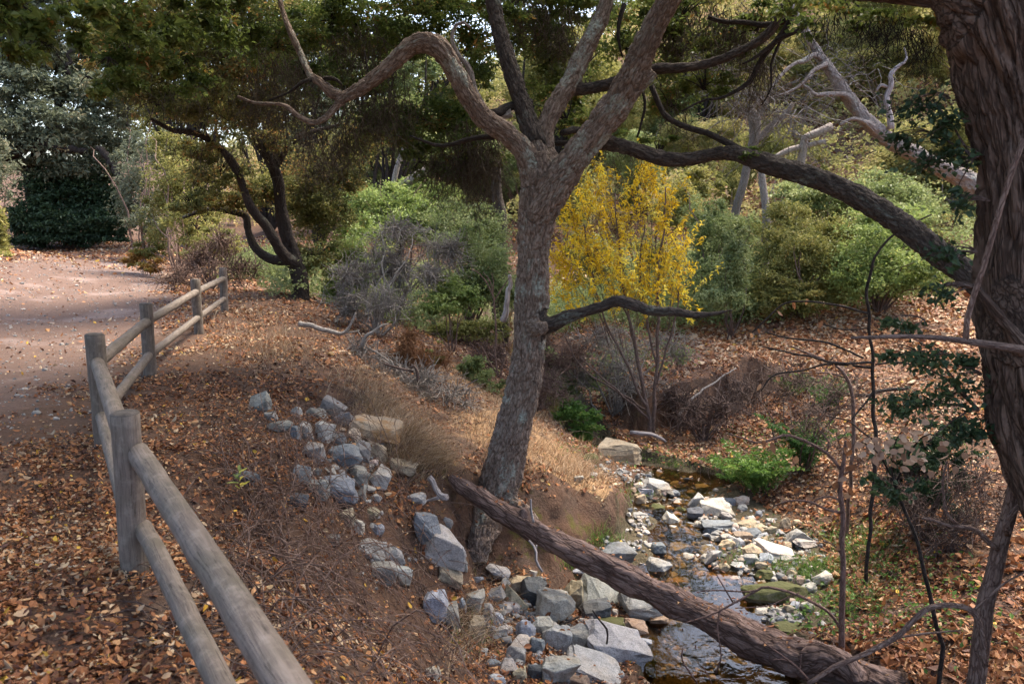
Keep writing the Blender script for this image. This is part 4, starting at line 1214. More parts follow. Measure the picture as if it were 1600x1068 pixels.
_hp = hit([r[1] for r in ROCKS], [r[2] + .30 * r[4] for r in ROCKS])
MATS = {'mossy': MOSSY, 'rusty': RUSTY, 'streak': STREAK, None: ROCK}
rock_at = []
for k, (name, px, py, w, h, c, label, kind, tilt, mt, deep, Yf, group, up) in enumerate(ROCKS):
    g = _hp[k]
    if Yf is not None:
        g = at(px, py + .3 * h, Yf)
    dp = depth_of(g)
    m = dp / FPX
    gz_ = 1.0 if (px > 985 and py < 925) else 1.12
    sx = w * m * 1.04 * gz_
    sz = h * m * (1.00 if kind != 'slab' else .88) * 1.06 * gz_
    sy = max(sx * deep * .85, sz * .7)
    tl = math.radians(tilt)
    if tilt:        # keep the outline: undo the growth that tilting brings
        ca, sa = abs(math.cos(tl)), abs(math.sin(tl))
        sz2 = max(.45 * sz, (sz - sx * sa * .75))
        sx2 = max(.55 * sx, (sx - sz2 * sa * .6) / ca)
        sx, sz = sx2, sz2
    V, F = rock_mesh((sx, sy, sz), 1000 + k * 7, kind, 2 if max(w, h) > 22 else 1)
    rgk = np.random.default_rng(k)
    if tilt:
        ca, sa = math.cos(tl), math.sin(tl)
        V = np.stack([V[:, 0] * ca + V[:, 2] * sa, V[:, 1], -V[:, 0] * sa + V[:, 2] * ca], -1)
    a = rgk.uniform(-.12, .12)
    V[:, 2] += V[:, 1] * a
    ctr = at(px, py, g[1] + sy * .10)
    base = np.array([ctr[0], ctr[1], ctr[2] + V[:, 2].min() - .06 * sz])
    V = V - np.array([0, 0, V[:, 2].min()])
    me = mesh_np(name, V, F, None, False)
    # smooth the worn faces but keep the broken edges
    o = put(name, me, MATS[mt])
    o.location = base
    j = rgk.uniform(.88, 1.10)
    o.color = (*[min(.8, q * j * (1 + rgk.uniform(-.03, .03))) for q in RC[c]], 1)
    tag(o, label, 'rock', group)
    rock_at.append((base[0], base[1], max(sx, sy) * .5))
rock_at = np.array(rock_at)

# -- more cobbles of the riffle and of the heap, alike enough that nothing tells them apart
_pm = [put('cobble', mesh_np('cobble', *rock_mesh((1, 1, .72), 4000 + k, 'round' if k % 2 else 'block', 1), None, False), ROCK) for k in range(7)]
_rgc = np.random.default_rng(71)
def cobbles(areas, label, group, cols):
    k = 0
    for (px, py, sx, sy, n) in areas:
        q = _rgc.normal(size=(n, 2)) * .6
        hp = hit(px + q[:, 0] * sx, py + q[:, 1] * sy)
        for g in hp:
            if g[2] < WATER_Z - .22: continue
            g = np.array([g[0], g[1], max(g[2], WATER_Z - .07)])
            s_ = _rgc.uniform(7, 15) * depth_of(g) / FPX
            if len(rock_at) and (np.hypot(rock_at[:, 0] - g[0], rock_at[:, 1] - g[1]) < rock_at[:, 2] * .7).any(): continue
            o = _pm[_rgc.integers(7)].copy(); COL.objects.link(o)
            o.location = (g[0], g[1], g[2] + .22 * s_); o.rotation_euler = (_rgc.normal() * .3, _rgc.normal() * .3, _rgc.uniform(0, 6.28))
            o.scale = (s_ * _rgc.uniform(.8, 1.3), s_ * _rgc.uniform(.8, 1.2), s_ * _rgc.uniform(.8, 1.2))
            c = RC[cols[_rgc.integers(len(cols))]]; j = _rgc.uniform(.8, 1.15)
            o.color = (*[q_ * j for q_ in c], 1)
            tag(o, label, 'rock', group)
cobbles([(1120, 830, 75, 42, 60), (1190, 865, 50, 30, 34), (1050, 775, 40, 22, 24), (1080, 870, 40, 20, 22), (1215, 960, 40, 16, 12), (1085, 905, 55, 26, 34), (1060, 980, 40, 24, 12), (1030, 800, 30, 24, 14), (1180, 920, 30, 14, 10)], 'small pale cobble among many between the larger creek rocks', 'small cobbles in the creek riffle', 'gwtpBbTnw')
cobbles([(880, 985, 80, 45, 34), (780, 960, 50, 36, 26), (840, 1035, 60, 24, 16)], 'small grey cobble filling gaps between the big heaped rocks', 'small cobbles in the rock heap', 'gGBbTg')
for o in _pm: bpy.data.objects.remove(o)

# -- loose gravel too small to pick apart
def gravel(name, label, pts, sizes, cols, mat):
    b = Bag()
    protos = [rock_mesh((1, 1, .7), 500 + k, 'round', 0) for k in range(6)]
    for k, (p, s) in enumerate(zip(pts, sizes)):
        V, F = protos[k % 6]
        a = RNG.uniform(0, 6.28); ca, sa = math.cos(a), math.sin(a)
        R = np.array([[ca, -sa, 0], [sa, ca, 0], [0, 0, 1]])
        b.add(V @ R.T * s * RNG.uniform(.7, 1.3, 3) + p + np.array([0, 0, .12 * s]), None, F, None, cols[k])
    V, F, A = b.arrays()
    return stuff(name, V, F, mat, label, A)
pm, nt, bs, out = mat_new('gravel')
c = ramp(nt, attr(nt, 't').outputs['Fac'], [(0.0, (.08, .08, .08)), (.3, (.18, .175, .17)), (.6, (.28, .265, .245)), (.8, (.36, .33, .30)), (1.0, (.26, .19, .14))])
nn = noise(nt, N(nt, 'ShaderNodeTexCoord').outputs['Object'], 30, 4, .7)
L(nt, mixc(nt, 1.0, c, ramp(nt, nn, [(.3, .7), (.7, 1.2)]), 'MULTIPLY'), bs.inputs['Base Color'])
bs.inputs['Roughness'].default_value = .85
pts = []
for (px, py, sx, sy, n) in ((1215, 890, 60, 45, 170), (1180, 840, 60, 30, 110), (1110, 845, 60, 40, 100), (1050, 780, 50, 30, 80), (1000, 745, 45, 14, 60), (1220, 965, 60, 22, 110), (1060, 890, 50, 22, 60),
                            (880, 985, 90, 55, 110), (790, 960, 60, 40, 70), (560, 740, 60, 60, 70), (930, 1000, 90, 50, 60), (610, 880, 50, 40, 40), (1095, 1030, 70, 30, 90), (1110, 920, 60, 20, 70), (1060, 960, 30, 30, 40), (1000, 815, 16, 30, 60), (985, 850, 30, 12, 40), (1262, 850, 40, 30, 50), (1100, 800, 50, 20, 60), (960, 735, 40, 10, 40)):
    q = RNG.normal(size=(n, 2)) * .55
    pts.append(np.stack([px + q[:, 0] * sx, py + q[:, 1] * sy], -1))
pts = np.vstack(pts)
gp = hit(pts[:, 0], pts[:, 1])
gravel('gravel', 'loose pale pebbles between the creek rocks', gp, np.exp(RNG.normal(-3.05, .42, len(gp))).clip(.02, .10), RNG.random(len(gp)), pm)
x = np.random.default_rng(91).uniform(-1, 1, 5200); y = 3.0 * (30 / 3.0) ** np.random.default_rng(92).random(5200)
cx = np.interp(y, [q[1] for q in TRAIL], [q[0] for q in TRAIL]); x = cx + x * 2.6
P = np.stack([x, y, H(x, y)], -1)
gravel('trail_pebbles', 'small stones and crumbs of earth on the dirt trail', P, np.exp(np.random.default_rng(93).normal(-4.3, .5, len(P))).clip(.006, .05) * (1 + .03 * y), np.random.default_rng(94).random(len(P)), pm)
# ------------------------------------------------------------------ leaves
def unit(v):
    return v / np.maximum(np.linalg.norm(v, axis=-1, keepdims=True), 1e-9)

def leaf_quads(P, size, aspect=.5, flat=.35, seed=0, dirs=None, cup=.12, nrm=None):
    """one kite-shaped, slightly cupped leaf per point"""
    rg = np.random.default_rng(seed)
    n = len(P)
    nz = rg.normal(size=(n, 3)) if nrm is None else nrm + rg.normal(size=(n, 3)) * .45
    if nrm is None: nz[:, 2] = np.abs(nz[:, 2]) + flat
    nz = unit(nz)
    d = rg.normal(size=(n, 3)) if dirs is None else dirs + rg.normal(size=(n, 3)) * .5
    d = unit(d - nz * (d * nz).sum(1, keepdims=True))
    s = np.cross(nz, d)
    sz = (np.broadcast_to(size, (n,)) * np.exp(rg.normal(size=n) * .25))[:, None]
    a = aspect * rg.uniform(.75, 1.2, (n, 1))
    base = P - d * sz * .5; tip = P + d * sz * .5 - nz * sz * cup
    l = P + s * sz * a * .5 + nz * sz * cup - d * sz * .05; r = P - s * sz * a * .5 + nz * sz * cup - d * sz * .05
    V = np.stack([base, r, tip, l], 1).reshape(-1, 3)
    return V, np.arange(4 * n).reshape(n, 4)

def clump_points(E, n, seed=0, sub=None, shell=.35, spread=.30):
    """E rows: centre xyz, radii xyz.  Points gathered in sprays, the sprays filling the ellipsoids unevenly"""
    rg = np.random.default_rng(seed)
    E = np.asarray(E, float)
    vol = (E[:, 3] * E[:, 4] * E[:, 5]) ** (2 / 3)
    k = np.maximum(1, (vol / vol.sum() * n).astype(int))
    out, dr, cl = [], [], []
    for e, m in zip(E, k):
        ns = sub or max(6, int(m / 90))
        u = unit(rg.normal(size=(ns, 3))) * (rg.random((ns, 1)) ** shell)
        c = e[:3] + u * e[3:6]
        wgt = rg.random(ns) ** 1.5 + .1
        pick = rg.choice(ns, m, p=wgt / wgt.sum())
        rad = e[3:6] * spread * (.5 + rg.random(ns)[:, None])
        g = rg.normal(size=(m, 3)) * .55
        out.append(c[pick] + g * rad[pick] * np.array([1, 1, .7]))
        dr.append(unit(g + u[pick] * .8)); cl.append(rg.random(ns)[pick])
    return np.vstack(out), np.vstack(dr), np.concatenate(cl)

def ell(rows, depth=.8):
    """pixel ellipses (px, py, rx, ry, Y[, depth radius]) -> world ellipsoids"""
    out = []
    for r in rows:
        p = at(r[0], r[1], r[4]); m = depth_of(p) / FPX
        rx, ry = r[2] * m, r[3] * m
        out.append([*p, rx, r[5] if len(r) > 5 else depth * .5 * (rx + ry), ry])
    return np.array(out)

def crown(name, parent, E, n, size, mat, seed, aspect=.5, flat=.35, spread=.30, shell=.4, clear=True, sub=None):
    P, D, c = clump_points(E, n, seed, sub, shell, spread)
    if clear:
        keep = P[:, 2] > H0(P[:, 0], P[:, 1]) - .05
        P, D, c = P[keep], D[keep], c[keep]
    V, F = leaf_quads(P, size, aspect, flat, seed + 1, D)
    rg = np.random.default_rng(seed + 2)
    t = np.clip(.55 * c + .45 * rg.random(len(P)), 0, 1)
    o = part(name, V, F, mat, parent, {'t': ('FACE', t)})
    return o

def strands(E, n, length, r=.003, seed=0, bag=None, sag=.38, n_pts=6):
    """thin twigs that hang down out of the given ellipsoids"""
    rg = np.random.default_rng(seed)
    bag = bag or Bag()
    E = np.asarray(E, float)
    w = E[:, 3] * E[:, 5]; pk = rg.choice(len(E), n, p=w / w.sum())
    u = unit(rg.normal(size=(n, 3))) * rg.random((n, 1)) ** .4
    P = E[pk, :3] + u * E[pk, 3:6]
    # tufts: pull each strand towards one of a few hanging points
    n = int(n * .55)
    for k in range(n):
        ln = length * rg.uniform(.25, 1.0) ** 1.3
        s = np.linspace(0, 1, n_pts)[:, None]
        side = rg.normal(size=3) * sag; side[2] = 0
        q = P[k] + np.array([0, 0, -1.0]) * ln * s + side * ln * (s ** 1.3) + np.cumsum(rg.normal(size=(n_pts, 3)) * ln * .085, 0)
        bag.tube(q, r * (1.1 - .8 * s[:, 0]) * rg.uniform(.6, 1.4), 3, False, rg.random())
        for j in range(rg.integers(1, 4)):      # side twigs
            i = rg.integers(1, n_pts)
            sd = rg.normal(size=3); sd[2] = sd[2] * .5 - .45
            l2 = ln * rg.uniform(.15, .5)
            u_ = np.array([[0.0], [.5], [1.0]])
            bag.tube(q[i] + sd * l2 * u_ + np.array([0, 0, -.35]) * l2 * u_ ** 2, r * .6 * np.array([1, .7, .4]), 3, False, rg.random())
    return bag

def twigs(p0, targets, r0, seed=0, bag=None, wig=.12, n_pts=6, n=4):
    rg = np.random.default_rng(seed)
    bag = bag or Bag()
    for t in targets:
        s = np.linspace(0, 1, n_pts)[:, None]
        a = np.asarray(p0); d = np.asarray(t) - a; ln = np.linalg.norm(d)
        q = a + d * s + np.array([0, 0, 1.0]) * (ln * .12) * np.sin(s * math.pi) + np.cumsum(rg.normal(size=(n_pts, 3)), 0) * ln * wig / n_pts * (s > 0)
        bag.tube(q, r0 * (1 - .8 * s[:, 0]), n, False, rg.random())
    return bag

OAKLEAF = leaf_mat('oak_leaves', [(0, (.040, .058, .015)), (.35, (.105, .148, .034)), (.68, (.190, .235, .055)), (.86, (.250, .240, .070)), (.92, (.36, .20, .05)), (1, (.44, .22, .07))], .52, .42, .45)
OAKLEAF_B = leaf_mat('olive_oak_leaves', [(0, (.055, .062, .019)), (.35, (.140, .148, .043)), (.62, (.230, .220, .068)), (.80, (.31, .25, .080)), (.90, (.42, .22, .065)), (1, (.42, .16, .06))], .52, .5, .3)
DARKLEAF = leaf_mat('dark_leaves', [(0, (.014, .028, .013)), (.5, (.036, .064, .027)), (.85, (.070, .105, .043)), (1, (.11, .14, .05))], .30, .5, .3)
GREYLEAF = leaf_mat('grey_green_leaves', [(0, (.060, .075, .048)), (.5, (.145, .165, .100)), (.85, (.22, .23, .145)), (1, (.32, .25, .15))], .35, .55, .3)
BRIGHT = leaf_mat('bright_green_leaves', [(0, (0.079, 0.120, 0.031)), (.4, (0.177, 0.240, 0.062)), (.75, (0.287, 0.354, 0.105)), (.93, (0.378, 0.420, 0.154)), (1, (0.488, 0.372, 0.110))], .42, .45, .4)
SAGE = leaf_mat('sage_green_leaves', [(0, (0.085, 0.114, 0.039)), (.4, (0.189, 0.234, 0.083)), (.75, (0.299, 0.342, 0.138)), (1, (0.439, 0.444, 0.209))], .40, .5, .35)
OLIVE = leaf_mat('olive_leaves', [(0, (0.092, 0.097, 0.026)), (.4, (0.201, 0.203, 0.056)), (.75, (0.328, 0.305, 0.095)), (.93, (0.425, 0.362, 0.130)), (1, (0.483, 0.294, 0.100))], .40, .55, .3)
HILLL = leaf_mat('hillside_leaves', [(0, (0.101, 0.116, 0.035)), (.3, (0.224, 0.226, 0.075)), (.6, (0.347, 0.319, 0.120)), (.82, (0.448, 0.380, 0.165)), (1, (0.482, 0.330, 0.180))], .40, .6, .25)
YELLOW = leaf_mat('yellow_leaves', [(0, (.42, .27, .012)), (.30, (.72, .48, .014)), (.65, (.84, .64, .045)), (.87, (.72, .62, .10)), (.94, (.44, .46, .08)), (1, (.62, .32, .04))], .45, .5, .3)
FERN = leaf_mat('fern_leaves', [(0, (.050, .105, .018)), (.5, (.115, .215, .040)), (.85, (.22, .34, .075)), (1, (.32, .30, .10))], .45, .45, .4)

# ---- main oak foliage
E = ell([(640, 45, 95, 55, 10.5), (560, 60, 70, 60, 10.8), (520, 20, 80, 50, 10.5), (740, 110, 55, 50, 10), (690, 190, 90, 55, 10.2), (735, 60, 60, 50, 10.5), (600, 190, 70, 45, 10.4),
         (730, 245, 70, 42, 9.8), (655, 240, 60, 40, 10.0), (870, 110, 60, 60, 10.8), (885, 175, 45, 45, 10.0), (850, 40, 60, 50, 10.8), (975, 60, 60, 50, 9.8),
         (1060, 75, 60, 42, 9.0), (1100, 125, 60, 34, 8.6), (1045, 150, 45, 40, 8.8), (935, 205, 48, 30, 9.3), (1175, 246, 26, 17, 7.5), (1030, 225, 30, 18, 8.2), (1140, 60, 60, 40, 8.6), (1060, 20, 70, 40, 8.6), (1185, 30, 50, 35, 8.0),
         (780, 10, 50, 30, 10), (430, 60, 70, 50, 9.8), (480, 110, 50, 40, 9.6), (380, 30, 60, 50, 9.5), (540, 130, 50, 30, 10), (850, -5, 100, 36, 11), (700, 5, 80, 30, 11), (940, 10, 60, 40, 11), (800, 60, 50, 50, 11.5), (640, 0, 70, 30, 11)])
crown('crown', main_oak, E, 70000, .050, OAKLEAF, 5, .55, .5, .28, .5, False)
top = np.array([[x, y, z, rx, ry, rz] for x, y, z, rx, ry, rz in ((-3.4, 9.3, 5.2, 1.5, 1.5, .7), (-1.6, 10.2, 5.6, 1.5, 1.6, .8), (0.2, 9.8, 6.2, 1.5, 1.5, .9), (2.0, 9.4, 5.6, 1.4, 1.5, .8),
       (-2.4, 7.4, 4.9, 1.4, 1.2, .6), (-.2, 7.2, 5.8, 1.4, 1.3, .7), (3.2, 7.6, 4.8, 1.2, 1.3, .6), (-4.6, 7.6, 4.6, 1.3, 1.3, .6), (1.4, 7.0, 5.6, 1.2, 1.1, .6), (-3.3, 5.4, 4.6, 1.3, 1.1, .5), (0.8, 11.5, 6.2, 1.5, 1.3, .9), (-1.4, 4.6, 5.0, 1.2, 1.1, .5), (-4.4, 4.0, 4.6, 1.2, 1.2, .5))])
crown('crown', main_oak, top, 60000, .082, OAKLEAF, 15, .55, .5, .3, .6, False)  # unseen upper crown, made wide and dense to shade the ground below
hb = strands(ell([(480, 175, 70, 30, 9.2), (560, 190, 60, 25, 9.4), (610, 160, 60, 30, 9.6), (430, 110, 70, 50, 9.2), (520, 225, 60, 25, 9.6), (560, 90, 80, 60, 10)]), 1700, .62, .0042, 71)
strands(ell([(720, 262, 45, 18, 9.6), (760, 250, 30, 25, 9.4), (690, 250, 30, 20, 9.8), (740, 215, 50, 30, 9.6)]), 1100, .55, .004, 72, hb)
strands(ell([(825, 20, 40, 40, 10.4), (880, 45, 40, 40, 10.2)]), 450, .5, .004, 73, hb)
strands(ell([(1090, 25, 60, 35, 8.6), (1040, 40, 40, 40, 8.8), (1150, 45, 50, 40, 8.4), (1190, 110, 40, 30, 8.0), (1055, 170, 25, 30, 8.6), (960, 235, 60, 10, 9.0)]), 950, .50, .0036, 74, hb)
hb.part('hanging_twigs', MOSSTW, main_oak)['kind'] = 'stuff'
tw = Bag()
for e, sd in zip(E, range(len(E))):
    q, _, _ = clump_points([e], 16, 300 + sd, 8)
    twigs(e[:3] + np.array([0, 0, -.1]), q, .009, 400 + sd, tw)
tw.part('twigs', OAK_DARK, main_oak)['kind'] = 'stuff'

# ---- dark oak by the trail
E = ell([(200, 70, 75, 60, 15), (290, 60, 80, 70, 15), (370, 90, 80, 70, 15), (250, 150, 70, 40, 15), (330, 165, 70, 45, 15.5), (410, 160, 70, 50, 16), (460, 60, 70, 60, 15.5), (300, 10, 120, 40, 14.5), (430, 10, 90, 40, 15),
         (340, 270, 60, 40, 16.5), (300, 230, 45, 30, 16), (410, 290, 50, 40, 17.5), (480, 270, 60, 45, 18.5), (510, 330, 50, 50, 18.5), (495, 395, 45, 35, 18.3), (460, 320, 40, 40, 18.5), (360, 310, 60, 24, 17), (300, 320, 40, 22, 16.5), (420, 210, 45, 30, 17), (530, 280, 40, 40, 19), (550, 230, 50, 40, 19)])
crown('crown', lo, E, 85000, .064, OAKLEAF_B, 25, .6, .4, .30, .5, False)
hb = strands(ell([(300, 140, 110, 40, 15), (420, 150, 70, 40, 15.5), (380, 60, 120, 50, 15), (480, 230, 60, 30, 17), (330, 230, 70, 25, 16)]), 1500, .65, .0055, 75)
hb.part('hanging_twigs', MOSSTW, lo)['kind'] = 'stuff'
tw = Bag()
for e, sd in zip(E, range(len(E))):
    q, _, _ = clump_points([e], 12, 500 + sd, 8)
    twigs(e[:3] + np.array([0, 0, -.1]), q, .014, 600 + sd, tw)
tw.part('twigs', OAK_DARK, lo)['kind'] = 'stuff'

crown('crown', lo, np.array([[-5.2, 10.5, 5.7, 1.5, 1.5, .6], [-6.5, 13.0, 6.5, 1.6, 1.6, .7], [-8.5, 12.0, 6.3, 1.6, 1.6, .7], [-7.5, 9.4, 5.7, 1.5, 1.4, .6], [-9, 15.5, 7.2, 1.7, 1.6, .8], [-5, 16, 7.4, 1.6, 1.6, .8], [-10.5, 9.5, 6.0, 1.6, 1.6, .7], [-6, 7.5, 5.2, 1.4, 1.3, .5]]), 34000, .10, OAKLEAF_B, 28, .6, .4, .3, .6, False)  # unseen overhead clumps, added to shade the trail
crown('crown', pt, np.array([[2, 17, 7.6, 1.9, 1.8, 1.0], [4, 18, 8.6, 2, 2, 1.1], [6, 19, 9.2, 2, 2, 1.2], [8, 17, 8.4, 1.9, 1.9, 1.1], [3.6, 15, 7.4, 1.7, 1.6, .9], [5.5, 21.5, 10.4, 2, 2, 1.2], [.5, 20.5, 8.8, 1.9, 1.9, 1.1], [9.5, 20, 9.8, 2, 2, 1.2], [7.4, 23, 11.4, 2, 2, 1.2], [2.4, 23, 10.2, 2, 2, 1.2], [1.0, 14.0, 6.8, 1.5, 1.5, .8], [-1.2, 17.5, 7.6, 1.6, 1.6, 1.0], [5.5, 21.5, 8.3, 1.8, 1.3, 1.1], [7.6, 22, 8.5, 1.8, 1.3, 1.1], [3.5, 22, 8.3, 1.8, 1.3, 1.1], [9.6, 22, 8.7, 1.8, 1.3, 1.2], [6.5, 25, 9.9, 1.9, 1.4, 1.3], [1.5, 22, 8.2, 1.8, 1.3, 1.1], [4.5, 25, 9.8, 1.9, 1.4, 1.3], [8.6, 25, 10.2, 1.9, 1.4, 1.3], [4.6, 19.5, 7.9, 1.6, 1.2, .9], [6.6, 20, 8.2, 1.6, 1.2, .9], [3.0, 18.5, 7.4, 1.6, 1.2, .9], [8.4, 21, 8.4, 1.6, 1.2, .9]]), 105000, .12, OLIVE, 58, .55, .4, .3, .6, False)  # crown above the frame, added to block bright sky mirrored in the creek
tb = Bag(); rg = np.random.default_rng(57)
EB = ell([(1110, 110, 50, 40, 15), (1180, 150, 50, 45, 15), (1230, 190, 50, 40, 15), (1150, 60, 60, 40, 15), (1260, 150, 30, 40, 15.2), (1320, 110, 50, 40, 15.6)])
q, D, _ = clump_points(EB, 420, 59, 12, .5, .35)
for k in range(len(q)):
    d = np.array([rg.normal() * .8, rg.normal() * .5, -.35 + rg.normal() * .6]); ln = rg.uniform(.25, .9)
    s_ = np.linspace(0, 1, 6)[:, None]
    tb.tube(q[k] + d * ln * s_ + np.cumsum(rg.normal(size=(6, 3)) * .05, 0), .009 * rg.uniform(.5, 1.6) * np.linspace(1, .35, 6), 3, False, rg.random())
tb.part('twigs', GREYTWIG, pt)['kind'] = 'stuff'
# ---- near branch that hangs into the upper corner by the trail
no = thing('overhanging_oak', 'shadowed oak with large dark leaves hanging over the trail in the upper corner', 'tree', (-6.6, 3.4, float(H0(np.array([-6.6]), np.array([3.4]))[0])))
def bag_chain(bag, pts, r0, r1, n=8, m=20, wig=.05, seed=0):
    C = catmull(np.array(pts, float), m)
    C = C + (np.stack([vnoise(C * 2, seed + q) for q in (1, 2, 3)], -1) - .5) * wig
    bag.tube(C, np.linspace(r0, r1, m), n, True)
b = Bag(); bag_chain(b, [(-6.6, 3.4, -.2), (-6.4, 3.5, 1.4), (-6.0, 3.8, 2.6), (-5.3, 4.3, 3.4), (-4.6, 4.9, 3.6), (-3.9, 5.4, 3.6)], .26, .05); b.part('trunk', OAK_DARK, no)
E = ell([(40, 30, 60, 50, 5.2), (90, 20, 70, 40, 5.4), (20, 90, 40, 40, 5.0), (75, 85, 35, 35, 5.2), (150, 25, 50, 35, 5.8), (120, 60, 30, 25, 5.6), (0, 30, 60, 60, 4.6), (-80, 0, 90, 80, 4.6), (200, 30, 50, 50, 6.4), (225, 80, 55, 45, 6.8), (180, 110, 50, 35, 6.6), (265, 55, 60, 50, 7.2), (300, 110, 50, 40, 7.4), (150, 140, 28, 24, 6.4), (320, 30, 70, 50, 7.4)])
crown('crown', no, E, 10500, .052, OAKLEAF, 35, .62, .3, .34, .7, False)
crown('crown', no, np.array([[-4.6, 3.4, 4.2, 1.6, 1.6, .6], [-6.4, 2.2, 4.6, 1.8, 1.8, .7], [-5.6, 5.0, 4.8, 1.5, 1.5, .6], [-3.6, 1.6, 4.8, 1.4, 1.4, .5], [-7.0, 5.6, 4.6, 1.6, 1.6, .7], [-2.4, 3.6, 4.8, 1.3, 1.3, .5], [-.8, 2.9, 4.9, 1.2, 1.2, .5], [.7, 4.6, 5.2, 1.3, 1.2, .5], [-3.0, 6.6, 5.0, 1.3, 1.3, .5], [-1.6, 5.4, 5.2, 1.2, 1.2, .5], [-1.0, 4.2, 5.6, 1.6, 1.5, .5], [-2.8, 5.2, 5.5, 1.6, 1.5, .5], [-4.4, 6.8, 5.4, 1.6, 1.5, .5], [.6, 3.2, 5.4, 1.4, 1.4, .5]]), 62000, .085, OAKLEAF, 36, .62, .3, .34, .7, False)  # unseen overhead crown, thickened to shade the near bank and trail
tw = Bag()
for e, sd in zip(E, range(len(E))):
    q, _, _ = clump_points([e], 7, 700 + sd, 6)
    twigs(e[:3] + np.array([-.05, 0, .1]), q, .006, 800 + sd, tw)
tw.part('twigs', OAK_DARK, no)['kind'] = 'stuff'

# ---- crown of the thick trunk at the path edge: sprays of stiff round leaves
E = ell([(1440, 160, 40, 28, 4.3), (1470, 200, 34, 30, 4.2), (1415, 215, 28, 22, 4.4), (1490, 250, 28, 30, 4.2), (1440, 250, 40, 20, 4.3), (1500, 320, 24, 30, 4.1), (1480, 400, 28, 24, 4.0), (1470, 455, 24, 20, 3.9),
         (1400, 505, 34, 20, 4.2), (1440, 560, 48, 30, 4.2), (1490, 590, 40, 40, 4.2), (1450, 620, 55, 30, 4.3), (1500, 660, 45, 34, 4.3), (1410, 640, 28, 20, 4.4), (1390, 555, 24, 16, 4.3)])
crown('crown', ro, E, 2500, .034, DARKLEAF, 45, .72, .2, .75, .9, False)
E2 = ell([(1300, 12, 70, 16, 5), (1380, 20, 70, 22, 4.8), (1450, 30, 50, 26, 4.6), (1230, 0, 70, 20, 5.2), (1270, 35, 40, 20, 5.0), (1340, 45, 30, 16, 4.9), (1420, -60, 160, 50, 4.6), (1560, -60, 120, 60, 4.2)])
crown('crown', ro, E2, 3600, .036, OAKLEAF, 46, .6, .3, .34, .7, False)
crown('crown', ro, np.array([[3.6, 4.4, 4.4, 1.5, 1.5, .6], [2.6, 3.4, 4.6, 1.3, 1.3, .5], [4.6, 3.0, 4.4, 1.4, 1.6, .6], [4.8, 6.6, 5.0, 1.4, 1.4, .6], [3.3, 6.2, 5.3, 1.3, 1.3, .5], [5.8, 8.6, 5.5, 1.5, 1.4, .6], [6.4, 6.0, 5.0, 1.4, 1.4, .6], [4.6, 9.6, 5.9, 1.4, 1.3, .6]]), 40000, .085, OAKLEAF, 47, .6, .3, .34, .7, False)  # unseen clumps overhead, added to dim the near right bank
hb = strands(ell([(1400, 40, 45, 22, 4.7), (1440, 60, 34, 24, 4.6), (1350, 40, 40, 16, 4.9), (1290, 30, 40, 14, 5.0)]), 420, .26, .0022, 76)
hb.part('hanging_twigs', OAK_DARK, ro)['kind'] = 'stuff'
tw = Bag()
for e, sd in zip(E, range(len(E))):
    q, _, _ = clump_points([e], 7, 900 + sd, 6)
    twigs(e[:3] + np.array([.15, 0, .02]), q, .004, 950 + sd, tw)
twigs(at(1530, 640, 4.25), [at(1400, 505, 4.2), at(1390, 560, 4.3), at(1410, 640, 4.4), at(1440, 700, 4.3)], .008, 961, tw, n_pts=9)
twigs(at(1520, 250, 4.2), [at(1415, 215, 4.4), at(1440, 150, 4.3), at(1440, 250, 4.3), at(1490, 320, 4.2)], .007, 962, tw, n_pts=9)
tw.part('twigs', TWIG, ro)['kind'] = 'stuff'

# ------------------------------------------------------------------ shrubs and far trees, one by one
FULL = 1.15
def shrub(name, label, cat, rows, n, size, mat, seed, stem=TWIG, base=None, r0=.03, aspect=.5, nst=7, spread=.3, shell=.45, flat=.35, depth=.8, stems=True):
    E = ell(rows, depth)
    if base is None:
        c = E[:, :3].mean(0); bx, by = c[0], c[1]
    else:
        w = at(*base); bx, by = w[0], w[1]
    bz = float(H(np.array([bx]), np.array([by]))[0])
    t = thing(name, label, cat, (bx, by, bz))
    crown('crown', t, E, int(n * FULL), size * 1.38, mat, seed, aspect, flat, spread, shell)
    if stems:
        q, _, _ = clump_points(E, max(nst, len(E) * 3), seed + 5, 4)
        q = q[q[:, 2] > bz + .1] if (q[:, 2] > bz + .1).any() else q
        b = twigs((bx, by, bz - .1), q, r0, seed + 6, None, .25, 8, 5)
        b.part('stems', stem, t)['kind'] = 'stuff'
    return t

# end of the trail
t = shrub('oak_tree', 'hazy grey-green oak spreading over the far end of the trail', 'tree', [(60, 200, 90, 50, 40), (0, 90, 70, 60, 41), (110, 60, 50, 40, 43), (60, 10, 80, 40, 43), (170, 130, 40, 40, 43), (130, 150, 70, 50, 42), (30, 140, 40, 40, 40), (180, 220, 45, 45, 42), (-40, 160, 80, 90, 40), (100, 255, 90, 28, 41), (150, 90, 40, 40, 44), (40, 60, 60, 50, 42), (215, 130, 36, 60, 42), (60, -60, 120, 60, 43), (100, 110, 70, 40, 45), (160, 70, 50, 40, 46), (30, 100, 50, 40, 44), (190, 160, 40, 40, 45), (120, 210, 80, 40, 45)], 60000, .16, GREYLEAF, 101, OAK_DARK, (60, 390, 42), .16, spread=.3, stems=False)
boughs(t, OAK_DARK, [[(60, 395, 42, 26), (62, 340, 42, 22), (50, 290, 42, 20), (62, 235, 42, 18), (90, 180, 42, 13), (100, 130, 42, 8), (110, 80, 42, 5)]], 'trunk')
